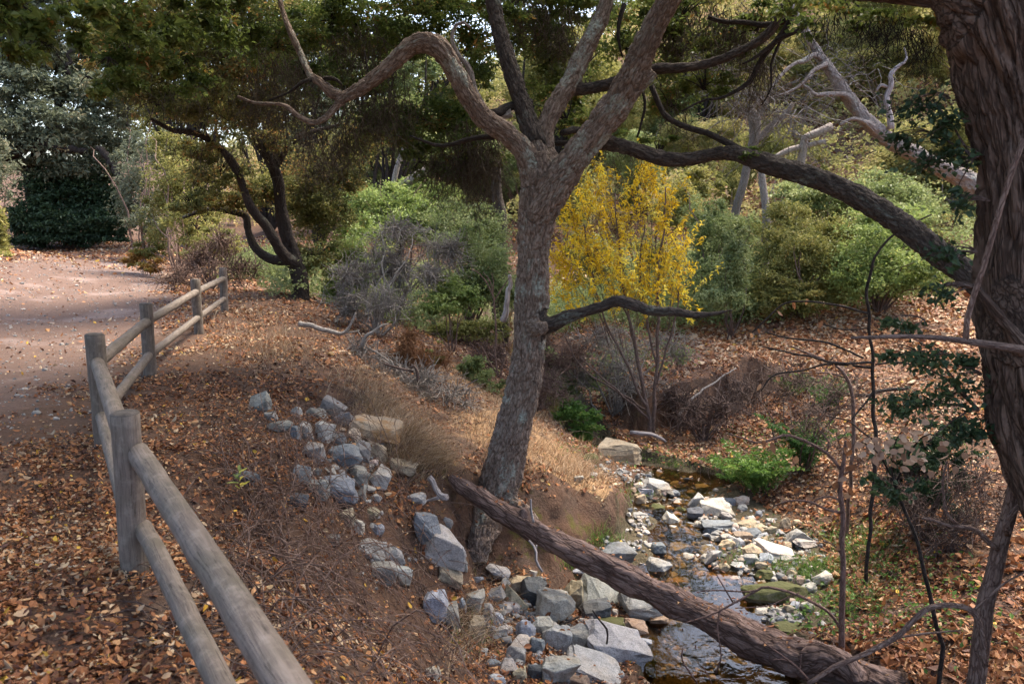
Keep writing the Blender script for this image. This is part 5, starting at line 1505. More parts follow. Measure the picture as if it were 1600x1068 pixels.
boughs(t, OAK_DARK, [[(52, 290, 42, 14), (20, 230, 42, 10), (0, 170, 42, 6)], [(-30, 260, 40, 16), (30, 236, 40, 16), (60, 222, 40, 15), (90, 232, 40, 12), (135, 236, 40, 9)], [(205, 330, 40, 10), (190, 280, 40, 12), (168, 245, 40, 12), (150, 230, 40, 8)]], 'limb')
shrub('bush', 'dark green bush closing off the far end of the trail', 'bush', [(70, 320, 60, 50, 41), (140, 315, 60, 60, 42), (100, 280, 70, 40, 43), (180, 340, 35, 40, 41), (40, 350, 35, 32, 40), (60, 372, 50, 14, 39.5), (150, 372, 50, 14, 40), (110, 352, 90, 24, 40)], 34000, .13, DARKLEAF, 103, OAK_DARK, (110, 388, 42), .06)
shrub('bush', 'reddish dry bush leaning in from the edge beside the trail', 'bush', [(-8, 360, 18, 45, 26), (-5, 400, 22, 22, 25), (-40, 330, 40, 60, 26)], 5000, .09, OLIVE, 104, CANE, (-15, 425, 25), .03)
shrub('bush', 'pale grey-green bush at the outer bend of the trail', 'bush', [(0, 270, 25, 50, 31), (-30, 250, 40, 60, 31)], 4000, .10, GREYLEAF, 105, CANE, (-20, 400, 31), .03)
shrub('bush', 'grey-green bush on the inside of the trail bend', 'bush', [(215, 290, 40, 60, 32), (225, 350, 36, 40, 30), (205, 240, 30, 40, 33), (250, 240, 40, 40, 32)], 9000, .085, GREYLEAF, 107, CANE, (225, 400, 30), .04)
shrub('bush', 'yellowish-green bush beside the trail beyond the fence', 'bush', [(275, 290, 45, 55, 24), (300, 350, 45, 45, 22), (255, 340, 35, 45, 24), (265, 240, 40, 35, 25), (330, 380, 45, 30, 20.5), (240, 390, 28, 22, 24)], 16000, .06, OLIVE, 109, CANE, (280, 425, 22.5), .03)
shrub('bush', 'low orange tinted weeds at the trail edge before the bend', 'bush', [(215, 405, 22, 16, 24), (240, 415, 22, 13, 23)], 2200, .06, leaf_mat('orange_weed', [(0, (.18, .09, .02)), (.5, (.34, .18, .04)), (1, (.22, .24, .06))], .4), 110, CANE, (228, 425, 23.5), .012)
# across the valley, left of the big oak
shrub('bush', 'bright green leafy bush catching light behind the dead brush', 'bush', [(600, 330, 50, 45, 25), (650, 345, 55, 40, 24.5), (580, 380, 40, 40, 23), (640, 305, 45, 30, 26), (560, 330, 35, 45, 25.5), (690, 320, 35, 35, 25)], 20000, .065, BRIGHT, 111, CANE, (620, 420, 24), .03)
shrub('bush', 'cool green bush filling the gap next to the big oak trunk', 'bush', [(720, 390, 50, 50, 21), (760, 420, 40, 50, 20.5), (700, 350, 45, 40, 22), (755, 360, 40, 40, 22), (790, 450, 30, 40, 20), (735, 455, 50, 30, 20)], 21000, .055, SAGE, 113, CANE, (735, 500, 20.5), .03)
shrub('bush', 'small glossy green bush at the top of the dry gully', 'bush', [(710, 455, 40, 24, 16.5), (690, 475, 30, 20, 16), (735, 470, 25, 22, 16.5)], 5200, .05, BRIGHT, 115, CANE, (705, 510, 16.3), .015)
shrub('bush', 'pale green bush between the dark oak and the dead brush', 'bush', [(545, 400, 32, 40, 19), (530, 440, 30, 28, 18.5), (565, 440, 25, 30, 18)], 6500, .055, BRIGHT, 117, CANE, (545, 480, 18.5), .02)
shrub('bush', 'thin leafy bush low in the gully in front of the big oak trunk', 'bush', [(745, 575, 28, 24, 14), (765, 595, 24, 20, 13.8), (770, 625, 22, 14, 13.5)], 2600, .045, SAGE, 119, CANE, (755, 630, 14), .01)
shrub('bush', 'sparse yellow-green weed on the gully side', 'bush', [(668, 552, 16, 10, 13), (680, 560, 12, 8, 13)], 500, .05, BRIGHT, 120, CANE, (672, 570, 13), .008)
shrub('bush', 'green bush growing beyond the dry grass flat', 'bush', [(700, 520, 40, 20, 19), (740, 510, 40, 20, 19), (780, 520, 20, 20, 19), (690, 545, 25, 14, 18)], 6000, .055, OLIVE, 121, CANE, (725, 545, 19), .02)
# across the creek, right of the big oak
shrub('bush', 'light sage bush just right of the yellow willow', 'bush', [(1115, 385, 40, 50, 22), (1150, 365, 40, 40, 22.5), (1100, 340, 35, 35, 23), (1120, 430, 50, 35, 21), (1170, 410, 30, 45, 21.5), (1140, 470, 60, 24, 20.5)], 21000, .055, SAGE, 131, CANE, (1130, 492, 21), .03)
shrub('bush', 'upright soft green sapling bush between the sage bush and the glossy bush', 'bush', [(1145, 430, 28, 50, 19), (1150, 385, 18, 30, 19), (1130, 470, 36, 24, 18.5)], 7500, .06, SAGE, 133, TWIG, (1143, 492, 19), .02, aspect=.32)
shrub('bush', 'large glossy olive green bush above the leaf covered slope', 'bush', [(1240, 400, 50, 50, 20), (1290, 420, 45, 45, 19.5), (1215, 450, 40, 40, 19.5), (1260, 465, 55, 26, 19), (1230, 350, 45, 36, 21), (1300, 370, 40, 36, 21)], 24000, .055, OLIVE, 135, TWIG, (1255, 490, 19.5), .035)
shrub('bush', 'broad green bush below the leaning pale tree', 'bush', [(1360, 400, 55, 45, 19), (1400, 430, 45, 40, 18.5), (1340, 440, 45, 36, 18.5), (1420, 380, 45, 45, 19.5), (1380, 350, 60, 36, 20.5), (1450, 430, 40, 40, 18)], 22000, .055, BRIGHT, 137, TWIG, (1375, 475, 18.8), .03)
shrub('bush', 'sage coloured bush on the slope under the dark drooping limb', 'bush', [(1320, 310, 60, 36, 25), (1260, 310, 50, 30, 25), (1390, 300, 50, 36, 25), (1430, 330, 50, 40, 24)], 16000, .07, SAGE, 139, CANE, (1330, 400, 24.5), .03)
shrub('bush', 'pale green bush behind the yellow willow', 'bush', [(1060, 320, 40, 45, 26), (1090, 290, 40, 30, 27), (1020, 400, 40, 40, 25), (900, 300, 30, 60, 26), (920, 400, 40, 50, 25)], 15000, .075, OLIVE, 141, CANE, (1000, 470, 26), .03)
shrub('bush', 'low dark green bush in deep shade beside the near trunk', 'bush', [(1440, 700, 50, 40, 8.5), (1480, 760, 40, 50, 8.2), (1410, 760, 30, 40, 8.5), (1500, 690, 40, 40, 8.2)], 5200, .04, DARKLEAF, 143, TWIG, (1460, 830, 8.5), .012)

# yellow willow on the far bank: many thin upright stems
E = ell([(915, 380, 40, 60, 13.6), (900, 440, 40, 36, 13.6), (960, 350, 40, 70, 13.8), (1000, 420, 40, 44, 13.5), (1035, 360, 26, 70, 13.8), (950, 420, 60, 50, 13.5), (1055, 430, 30, 36, 13.5), (1010, 300, 40, 40, 14), (900, 330, 24, 44, 13.8), (1000, 460, 70, 22, 13.4), (950, 285, 26, 26, 14), (920, 470, 50, 14, 13.4), (880, 400, 16, 50, 13.7), (1062, 400, 22, 50, 13.7), (925, 300, 18, 40, 14), (1005, 270, 22, 26, 14), (1045, 290, 14, 40, 14), (1080, 420, 16, 20, 13.6)])
wb = at(1018, 676, 13.4); wz = float(H(np.array([wb[0]]), np.array([wb[1]]))[0])
ww = thing('willow_sapling', 'clump of thin stems with bright yellow autumn leaves on the far creek bank', 'tree', (wb[0], wb[1], wz))
rgw = np.random.default_rng(152)
Q_, D_, _ = clump_points(E, 340, 153, 18, .6, .75)
lp, ld, lt = [], [], []
sprays = Bag()
for p, d in zip(Q_, D_):
    up = np.array([(p[0] - wb[0]) * .22 + rgw.normal() * .42, rgw.normal() * .42, 1.0]); up /= np.linalg.norm(up)
    ln = rgw.uniform(.30, .85); m = int(ln * 48)
    s_ = np.linspace(-.5, .5, 6)[:, None]
    C = p + up * ln * s_ + np.array([up[0], up[1], -.6]) * .12 * ln * (s_ + .5) ** 2
    sprays.tube(C, .004 * np.linspace(1, .4, 6), 3, False, rgw.random())
    u = rgw.random(m) * .95 + .05; i0 = np.minimum((u * 5).astype(int), 4); fr_ = (u * 5 - i0)[:, None]
    c_ = C[i0] * (1 - fr_) + C[i0 + 1] * fr_
    side = unit(rgw.normal(size=(m, 3)) + up * .4)
    lp.append(c_ + side * .07 * rgw.random((m, 1)) ** .5); ld.append(side + np.array([0, 0, -.25])); lt.append(np.clip(rgw.random() * .75 + rgw.random(m) * .35 - .05, 0, 1))
lp = np.vstack(lp); ld = np.vstack(ld); lt = np.concatenate(lt)
Vw, Fw = leaf_quads(lp, .088, .28, .25, 154, ld)
part('crown', Vw, Fw, YELLOW, ww, {'t': ('FACE', lt)})
sprays.part('twigs', TWIG, ww)['kind'] = 'stuff'
for k, rows in enumerate([
    [(1016, 682, 13.4, 8), (1012, 640, 13.4, 7), (1004, 600, 13.4, 6.5), (995, 550, 13.4, 6), (985, 505, 13.4, 5), (974, 450, 13.5, 4), (966, 380, 13.6, 3), (962, 300, 13.7, 2)],
    [(1022, 682, 13.4, 7), (1022, 630, 13.4, 6), (1026, 570, 13.4, 5.5), (1029, 500, 13.4, 5), (1028, 430, 13.5, 4), (1036, 360, 13.6, 3), (1040, 290, 13.7, 2)],
    [(1012, 640, 13.4, 5), (985, 585, 13.3, 4), (968, 545, 13.3, 4), (945, 500, 13.4, 3), (925, 430, 13.5, 2.5), (912, 350, 13.6, 2)],
    [(1024, 600, 13.4, 4), (1040, 550, 13.4, 3.5), (1055, 500, 13.4, 3), (1062, 440, 13.5, 2)],
    [(1004, 600, 13.4, 4), (988, 520, 13.5, 3), (975, 480, 13.5, 3), (940, 420, 13.6, 2), (930, 380, 13.6, 1.5)],
    [(1026, 570, 13.4, 4), (1010, 500, 13.5, 3), (1000, 430, 13.6, 2.5), (1008, 350, 13.7, 2)],
    [(1010, 640, 13.5, 4), (960, 610, 13.6, 3), (930, 590, 13.7, 3), (900, 560, 13.8, 2), (880, 520, 13.9, 1.5)],
    [(1015, 655, 13.4, 4), (970, 615, 13.2, 3.5), (935, 585, 13.1, 3), (905, 555, 13.1, 2)]]):
    C, R = pxchain(rows, step=.12)
    C = C + (np.stack([vnoise(C * 4, q + k) for q in (3, 4, 5)], -1) - .5) * .06
    V, Q, T, B = tube(C, R, 6, True)
    part('stem', V, [Q, T], TWIG, ww, {'bco': ('POINT', B)}, True)
b = Bag(); q, _, _ = clump_points(E, 110, 155, 10)
rg = np.random.default_rng(5)
for p in q:
    a = p - np.array([(p[0] - wb[0]) * .35, (p[1] - wb[1]) * .3, rg.uniform(.5, 1.1)])
    twigs(a, [p], .005, rg.integers(1e6), b)
b.part('twigs', TWIG, ww)['kind'] = 'stuff'

# ------------------------------------------------------------------ the wooded hillside behind
rg = np.random.default_rng(77)
n = 1800
hy = 27 + 60 * rg.random(n) ** 1.25
hx = rg.uniform(-.34, .80, n) * hy + rg.uniform(-3, 3, n)
hz = H0(hx, hy)
ok = (hz > .6) & ~((hx < -.20 * hy) & (hy < 46)) & (seg_dist(hx, hy, TRAIL)[0] > 4)
hx, hy, hz = hx[ok], hy[ok], hz[ok]
rad = rg.uniform(.7, 1.7, len(hx)) * (1 + .25 * (hy > 45))
E = np.stack([hx, hy, hz + rad * .7, rad * 1.15, rad * 1.15, rad], -1)
P, D, c = clump_points(E, 330000, 78, 7, .30, .27)
k = P[:, 2] > -1.2; P, c = P[k], c[k]
V, F = leaf_quads(P, .13 + .0016 * P[:, 1], .5, .4, 79, None)
big_ = fbm(P * np.array([.16, .16, .2]), 3, 8)
t = np.clip((big_ - .5) * 1.3 + .12 + .45 * c + .5 * rg.random(len(P)), 0, 1)[ : len(P)]
stuff('hillside_wood', V, F, HILLL, 'mass of olive green scrub covering the hillside behind the creek', {'t': ('FACE', t)})
b = Bag()
for k in range(170):
    j = rg.integers(len(hx))
    p = np.array([hx[j], hy[j], hz[j]]) + rg.normal(size=3) * .4
    d = np.array([rg.normal() * .7, rg.normal() * .4, rg.uniform(.8, 1.8)]) * rg.uniform(.8, 1.7)
    twigs(p, [p + d, p + d * .8 + rg.normal(size=3) * .4], .035, rg.integers(1e6), b, .35)
V, F, A = b.arrays()
stuff('hillside_branches', V, F, PALE, 'pale bare branches showing through the hillside scrub', A, True)
# tall trees along the ridge, each its own
for k, (px, py, Y, s, lab, m) in enumerate(((300, 130, 40, 1.0, 'tall olive tree behind the dark slim oak', OLIVE), (420, 90, 44, 1.1, 'tall grey-green tree behind the arching limb tip', GREYLEAF), (560, 110, 46, 1.0, 'tall green tree in the gap left of the arching limb', BRIGHT),
        (680, 120, 48, 1.0, 'tall olive tree framed under the arching limb', OLIVE), (860, 90, 46, 1.0, 'tall tree seen between the two upright limbs of the big oak', OLIVE), (1080, 120, 44, 1.0, 'yellowish-green tree high on the slope right of the big oak', OLIVE), (1350, 90, 42, 1.1, 'broad tree high on the sunlit slope behind the bleached snag', HILLL), (500, 210, 38, .8, 'rounded grey-green tree low behind the dark slim oak', GREYLEAF), (620, 215, 36, .8, 'rounded sage tree behind the bright bush', SAGE))):
    r = 95 * s
    shrub('background_tree', lab, 'tree', [(px + dx * r, py + dy * r, .55 * r * q, .45 * r * q, Y + dy) for dx, dy, q in ((0, 0, 1), (-.55, .2, .9), (.6, .15, .9), (-.25, -.5, .8), (.35, -.45, .8), (.1, .55, 1), (-.5, .7, .8), (.55, .75, .8), (-.3, -1.2, 1.0), (.4, -1.5, 1.0), (0, -2.1, .9))], 17000, .13, m, 160 + k * 3, OAK_DARK, (px, py + 200, Y), .11)  # topmost clumps are unseen, added to keep sky out of the water's reflection
# ------------------------------------------------------------------ leaf litter
def slope_normals(x, y, e=.06):
    zx = (H(x + e, y) - H(x - e, y)) / (2 * e); zy = (H(x, y + e) - H(x, y - e)) / (2 * e)
    return unit(np.stack([-zx, -zy, np.ones_like(zx)], -1))

def litter_leaves(P, nrm, size, seed, tilt=.45, aspect=.52, lift=.012):
    """two folded halves per leaf, lying on the ground with curled tips"""
    rg = np.random.default_rng(seed)
    n = len(P)
    nz = unit(nrm + rg.normal(size=(n, 3)) * tilt)
    d = rg.normal(size=(n, 3)); d = unit(d - nz * (d * nz).sum(1, keepdims=True)); s = np.cross(nz, d)
    sz = (size * np.exp(rg.normal(size=n) * .36))[:, None]
    a = aspect * rg.uniform(.6, 1.35, (n, 1)); cu = rg.normal(size=(n, 1)) * .16 + .10; fo = rg.uniform(.02, .20, (n, 1))
    O = P + nrm * (rg.random((n, 1)) ** 2 * lift * 3 + .003)
    b0 = O - d * sz * .5 + nz * sz * cu; b1 = O + d * sz * .5 + nz * sz * cu
    l0 = O - d * sz * .16 + s * sz * a * .5 + nz * sz * fo; l1 = O + d * sz * .20 + s * sz * a * .42 + nz * sz * fo
    r0 = O - d * sz * .16 - s * sz * a * .5 + nz * sz * fo; r1 = O + d * sz * .20 - s * sz * a * .42 + nz * sz * fo
    V = np.stack([b0, l0, l1, b1, r1, r0], 1).reshape(-1, 3)
    i = np.arange(n)[:, None] * 6
    F = np.vstack([i + np.array([[0, 3, 2, 1]]), i + np.array([[0, 5, 4, 3]])])
    return V, F

LITTER = leaf_mat('fallen_leaves', [(0, (.028, .013, .009)), (.25, (.080, .031, .017)), (.45, (.170, .062, .026)), (.62, (.29, .112, .042)), (.77, (.40, .18, .070)), (.88, (.43, .25, .125)), (.95, (.48, .36, .24)), (.985, (.52, .31, .04)), (1, (.28, .25, .05))], .12, .62, .3)
def cover_rand(n, y0, y1, seed, wide=.78, extra=.6, p=0.0):
    rg = np.random.default_rng(seed)
    u = rg.random(n)
    y = y0 * (y1 / y0) ** u if p == 0 else y0 + (y1 - y0) * u
    x = rg.uniform(-1, 1, n) * (wide * y + extra)
    return x, y
x, y = cover_rand(640000, 1.3, 44.0, 201, .80)
_rg = np.random.default_rng(200)
x = np.concatenate([x, _rg.uniform(1.5, 13, 110000)]); y = np.concatenate([y, _rg.uniform(10.5, 25, 110000)])
rg = np.random.default_rng(202)
d, w, t = creek_info(x, y)
dtr, _ = seg_dist(x, y, TRAIL)
dfe, _ = seg_dist(x, y, FENCE)
db, _ = seg_dist(x, y, BAR)
cl = fbm(xy3(x, y, 1.3), 4, 203)
cl2 = fbm(xy3(x, y, 4.5), 3, 204)
dens = np.clip((cl - .25) * 3.8, .22, 1) * np.clip((cl2 - .24) * 3.6, .24, 1)
dens *= np.where(dtr < 3.0, .05 + .95 * smooth(1.5, 2.9, dtr + (cl - .5) * 1.8) + .75 * smooth(25, 31, y), 1)
dens *= np.where((d < w) | (db < .55), .10, 1)
dens *= 1 - .72 * dryness(x, y)
dens *= np.where((x < -2.6) & (y > 5.5), .75, 1)
for px, py, sx, sy in ((540, 620, .35, .8), (700, 690, .4, .5), (460, 520, .4, .6), (600, 640, .3, .5)):   # worn earth of the little footpath
    dens *= 1 - .85 * blob(x, y, px, py, sx, sy)
sl = slope_normals(x, y)[:, 2]
dens *= smooth(.50, .80, sl)
for px, py, sx, sy in ((640, 590, 1.0, 1.0), (730, 645, .8, .8), (590, 560, .8, 1.0)):    # leaves thinned so darker soil stands in for the gully's shade
    dens *= 1 - .6 * blob(x, y, px, py, sx, sy)
keep = rg.random(len(x)) < dens
x, y = x[keep], y[keep]
z = H(x, y)
wet = z < WATER_Z + .01
keep = ~wet | (rg.random(len(x)) < .10)
x, y, z = x[keep], y[keep], np.maximum(z[keep], WATER_Z + .004)
P = np.stack([x, y, z], -1)
Nn = slope_normals(x, y)
sz = .023 + .009 * fbm(xy3(x, y, .7), 2, 205) + .0026 * np.maximum(y - 6, 0)
sz = np.where(x > 1.8 + .0 * y, sz * 1.25, sz)
tt = np.clip(rg.beta(1.7, 1.6, len(x)) + (fbm(xy3(x, y, .9), 3, 206) - .5) * .5 + .10 * (x > 2.0) * (y > 8) + .10 * (x > 2.5) * (y > 11), 0, .99)
tt = np.clip(tt + .09 * (y > 3.6) * (x < 1.5), 0, .99)
tt = np.where((x > 1.5) & (y > 9), np.minimum(tt, .93), tt)
tt = np.minimum(tt, .93 + .035 * rg.random(len(x)))
tt = np.where(rg.random(len(x)) < .012, .985, tt)
V, F = litter_leaves(P, Nn, sz, 207)
t2 = np.concatenate([tt, tt])
stuff('leaf_litter', V, F, LITTER, 'brown and orange fallen leaves carpeting both banks', {'t': ('FACE', t2)})

# big lobed leaves on the far bank
def lobed(P, nrm, size, seed):
    rg = np.random.default_rng(seed); n = len(P)
    ang = np.radians([-90, -35, -8, 25, 50, 90, 130, 155, 188, 215]); rad = np.array([.18, .46, .22, .50, .26, .58, .26, .50, .22, .46])
    nz = unit(nrm + rg.normal(size=(n, 3)) * .32); d = rg.normal(size=(n, 3)); d = unit(d - nz * (d * nz).sum(1, keepdims=True)); s = np.cross(nz, d)
    sz = (size * np.exp(rg.normal(size=n) * .25))[:, None]
    ring = [P + nrm * .02 + (d * math.sin(a) + s * math.cos(a)) * sz * r * rg.uniform(.8, 1.15, (n, 1)) + nz * sz * rg.normal(size=(n, 1)) * .10 for a, r in zip(ang, rad)]
    V = np.stack([P + nrm * .012] + ring, 1).reshape(-1, 3)
    i = np.arange(n)[:, None] * 11
    F = np.vstack([i + np.array([[0, 1 + k, 1 + (k + 1) % 10]]) for k in range(10)])
    return V, F
px = np.concatenate([rg.uniform(1290, 1640, 620), rg.uniform(1230, 1480, 150), rg.uniform(700, 1000, 26)])
py = np.concatenate([rg.uniform(840, 1090, 620), rg.uniform(780, 900, 150), rg.uniform(880, 1060, 26)])
P = hit(px, py); P = P[P[:, 2] > WATER_Z + .03]
V, F = lobed(P, slope_normals(P[:, 0], P[:, 1]), .125, 212)
tt = np.clip(.42 + .48 * rg.random(len(P)), 0, .95)
stuff('sycamore_leaves', V, F, LITTER, 'large lobed tan leaves lying on the near right bank', {'t': ('FACE', np.tile(tt, 10))})

# ------------------------------------------------------------------ grass
def blades(P, h, wdt, seed, lean=None, n_seg=3, spread=.5):
    rg = np.random.default_rng(seed); n = len(P)
    a = rg.uniform(0, 6.28, n)
    s = np.stack([np.cos(a), np.sin(a), 0 * a], -1)
    ln = rg.normal(size=(n, 3)) * spread; ln[:, 2] = 0
    if lean is not None: ln = ln + lean
    hh = (h * np.exp(rg.normal(size=n) * .35))[:, None]
    rows = []
    for k in range(n_seg + 1):
        u = k / n_seg
        c = P + np.array([0, 0, 1.0]) * hh * u * (1 - .35 * u * np.minimum(1, np.linalg.norm(ln, axis=1, keepdims=True))) + ln * hh * u ** 1.8
        ww = wdt * (1 - u) * .5 + .0004
        rows += [c - s * ww, c + s * ww]
    V = np.stack(rows, 1).reshape(-1, 3)
    i = np.arange(n)[:, None] * (2 * n_seg + 2)
    F = np.vstack([i + np.array([[2 * k, 2 * k + 1, 2 * k + 3, 2 * k + 2]]) for k in range(n_seg)])
    return V, F, n_seg
STRAW = leaf_mat('dry_grass', [(0, (.16, .095, .055)), (.4, (.30, .195, .11)), (.8, (.45, .325, .20)), (1, (.52, .43, .32))], .2, .7, .2)
GREEN = leaf_mat('green_grass', [(0, (.05, .10, .02)), (.5, (.12, .22, .04)), (1, (.26, .34, .10))], .4, .5, .3)
x, y = cover_rand(260000, 6.5, 24, 221)
dn = dryness(x, y)
k = (rg.random(len(x)) < (dn * 1.2 - .12) * (.35 + fbm(xy3(x, y, 2.2), 3, 222))) & (creek_info(x, y)[0] > creek_info(x, y)[1] + .05)
x, y = x[k], y[k]
_k = slope_normals(x, y)[:, 2] > .74
x, y = x[_k], y[_k]
P = np.stack([x, y, H(x, y)], -1)
nn = slope_normals(x, y); lean = nn * np.array([1, 1, 0]) * 1.3
V, F, m = blades(P, .085, .006, 223, lean)
stuff('dry_grass', V, F, STRAW, 'dry straw coloured grass on the crest of the creek bank', {'t': ('FACE', np.tile(rg.random(len(P)), m))})
# straw tussocks: crest of the spur, and dry stalks about the slopes
pts = []
for px, py, sx, sy, n in ((640, 690, 26, 22, 1500), (600, 640, 22, 20, 800), (570, 600, 26, 20, 600), (670, 720, 20, 14, 700), (410, 520, 40, 26, 700), (450, 545, 40, 20, 500), (730, 990, 22, 30, 420), (905, 730, 30, 16, 800), (800, 690, 30, 24, 700), (320, 480, 60, 30, 300), (380, 430, 60, 22, 300)):
    pts.append(np.stack([px + rg.normal(size=n) * sx, py + rg.normal(size=n) * sy], -1))
pts = np.vstack(pts); P = hit(pts[:, 0], pts[:, 1]); P = P[(P[:, 2] > WATER_Z + .05)]
nn = slope_normals(P[:, 0], P[:, 1])
V, F, m = blades(P, .17, .006, 225, nn * np.array([1, 1, 0]) * 1.6, 3, .55)
stuff('dry_stalks', V, F, STRAW, 'dry grass stalks trailing down the spur of the bank', {'t': ('FACE', np.tile(rg.random(len(P)), m))})
pts = []
for px, py, sx, sy, n in ((1250, 885, 30, 16, 900), (1320, 850, 40, 16, 700), (1290, 880, 60, 14, 700), (1340, 930, 40, 20, 400), (905, 880, 14, 8, 300), (945, 845, 18, 10, 240), (1040, 840, 8, 10, 160), (1000, 770, 16, 10, 260), (1150, 875, 20, 10, 130), (1050, 730, 14, 6, 160), (1090, 740, 30, 5, 120), (740, 1000, 14, 16, 120), (1365, 855, 30, 20, 320)):
    pts.append(np.stack([px + rg.normal(size=n) * sx, py + rg.normal(size=n) * sy], -1))
pts = np.vstack(pts); P = hit(pts[:, 0], pts[:, 1]); P = P[(P[:, 2] > WATER_Z + .02)]
V, F, m = blades(P, .085, .007, 227, None, 3, .5)
stuff('grass', V, F, GREEN, 'fresh green grass beside the creek', {'t': ('FACE', np.tile(rg.random(len(P)), m))})
# low leafy weeds on the near right bank
pts = []
for px, py, sx, sy, n in ((1300, 960, 50, 24, 420), (1400, 900, 60, 26, 300), (1480, 960, 50, 40, 300), (1330, 850, 60, 26, 260), (1230, 700, 40, 20, 240), (1380, 640, 60, 40, 200), (1160, 700, 30, 26, 200), (1010, 715, 40, 10, 200), (905, 700, 20, 14, 120)):
    pts.append(np.stack([px + rg.normal(size=n) * sx, py + rg.normal(size=n) * sy], -1))
pts = np.vstack(pts); P = hit(pts[:, 0], pts[:, 1]); P = P[(P[:, 2] > WATER_Z + .02)]
P[:, 2] += rg.random(len(P)) * .09
V, F = leaf_quads(P, .042, .62, .8, 229)
stuff('weeds', V, F, GREEN, 'low leafy green weeds scattered on the leaf strewn bank', {'t': ('FACE', rg.random(len(P)) * .7)})

# ------------------------------------------------------------------ canes, twigs and brush
def cane(bag, p, heading, length, r, seed, rise=.8, n=10, side=3):
    rg = np.random.default_rng(seed)
    d = np.array([math.cos(heading), math.sin(heading), rise]); d /= np.linalg.norm(d)
    q = [np.asarray(p, float)]
    st = length / n
    bend = rg.normal(size=3) * .10
    for k in range(n):
        d = d + np.array([0, 0, -.16 * (1 + rise)]) * rg.uniform(.4, 1.2) + bend * .6 + rg.normal(size=3) * .13
        d /= np.linalg.norm(d)
        nx = q[-1] + d * st
        g = float(HL_(nx[0], nx[1]))
        if nx[2] < g + .015:
            nx[2] = g + .015 + rg.random() * .02; d[2] = abs(d[2]) * .25
        q.append(nx)
    bag.tube(np.array(q), r * np.linspace(1.1, .45, n + 1), side, False, rg.random())
    return q
# a quick look-up of the ground for the near bank
_lx = np.arange(-4.5, 5.0, .06); _ly = np.arange(1.0, 17, .06)
_LX, _LY = np.meshgrid(_lx, _ly); _LZ = H(_LX, _LY)
def HL_(x, y):
    i = min(max(int((x + 4.5) / .06), 0), len(_lx) - 1); j = min(max(int((y - 1.0) / .06), 0), len(_ly) - 1)
    return _LZ[j, i]
b = Bag()
rg = np.random.default_rng(301)
pts = np.vstack([np.stack([rg.uniform(330, 690, 250), rg.uniform(640, 1080, 250)], -1), np.stack([rg.normal(440, 70, 150), rg.normal(790, 75, 150)], -1)])
lim = (pts[:, 0] > 300 + (pts[:, 1] - 640) * .25)
pts = pts[lim]
P = hit(pts[:, 0], pts[:, 1])
keepc = fbm(P * np.array([1.2, 1.2, 0]) + 3.0, 3, 302)
for k, p in enumerate(P):
    if keepc[k] < .36: continue
    cane(b, p, rg.uniform(0, 6.28), rg.uniform(.35, 1.15), rg.uniform(.0016, .0040), 1000 + k, rg.uniform(.3, 1.6), 11)
# the longer canes that stand clear of the ground and bow over the rocks
rga = np.random.default_rng(303)
ap = np.vstack([np.stack([rga.normal(450, 60, 70), rga.normal(800, 70, 70)], -1), np.stack([rga.uniform(350, 680, 50), rga.uniform(680, 1050, 50)], -1)])
for p in hit(ap[:, 0], ap[:, 1]):
    a = rga.uniform(-.9, 2.6); ln = rga.uniform(.45, 1.25); hgt = ln * rga.uniform(.22, .55)
    s_ = np.linspace(0, 1, 13)[:, None]
    e = p + np.array([math.cos(a), math.sin(a), 0]) * ln; e[2] = float(H(np.array([e[0]]), np.array([e[1]]))[0]) + rga.uniform(0, .12)
    C = p * (1 - s_) + e * s_ + np.array([0, 0, 1.0]) * hgt * 4 * s_ * (1 - s_) * (1.2 - .4 * s_) + np.cumsum(rga.normal(size=(13, 3)) * .012, 0)
    b.tube(C, rga.uniform(.0024, .0044) * np.linspace(1.1, .5, 13), 4, False, rga.random())
    if rga.random() < .6:
        j = rga.integers(4, 9); d = rga.normal(size=3) * .6 + np.array([0, 0, .5]); l2 = ln * rga.uniform(.15, .35)
        b.tube(C[j] + d * l2 * np.linspace(0, 1, 5)[:, None] + np.array([0, 0, -.4]) * l2 * np.linspace(0, 1, 5)[:, None] ** 2, .0018, 3, False, rga.random())
V, F, A = b.arrays()
stuff('dry_canes', V, F, CANE, 'tangle of thin dry canes arching over the bank below the fence', A, True)
b = Bag()
pts = np.vstack([np.stack([rg.uniform(230, 800, 750), rg.uniform(560, 1075, 750)], -1), np.stack([rg.uniform(1020, 1600, 800), rg.uniform(560, 1075, 800)], -1), np.stack([rg.uniform(430, 760, 500), rg.uniform(480, 660, 500)], -1)])
P = hit(pts[:, 0], pts[:, 1])
dtp = seg_dist(P[:, 0], P[:, 1], TRAIL)[0]
for k, p in enumerate(P):
    if p[2] < WATER_Z + .03 or (p[0] < -2.2 and dtp[k] < 3.2): continue
    cane(b, p + np.array([0, 0, .01]), rg.uniform(0, 6.28), rg.uniform(.08, .45) * (1 + .03 * p[1]), rg.uniform(.0016, .004) * (1 + .04 * p[1]), 5000 + k, rg.uniform(0, .7), 5)
V, F, A = b.arrays()
stuff('fallen_twigs', V, F, TWIG, 'thin dark twigs littering the leafy banks', A, True)

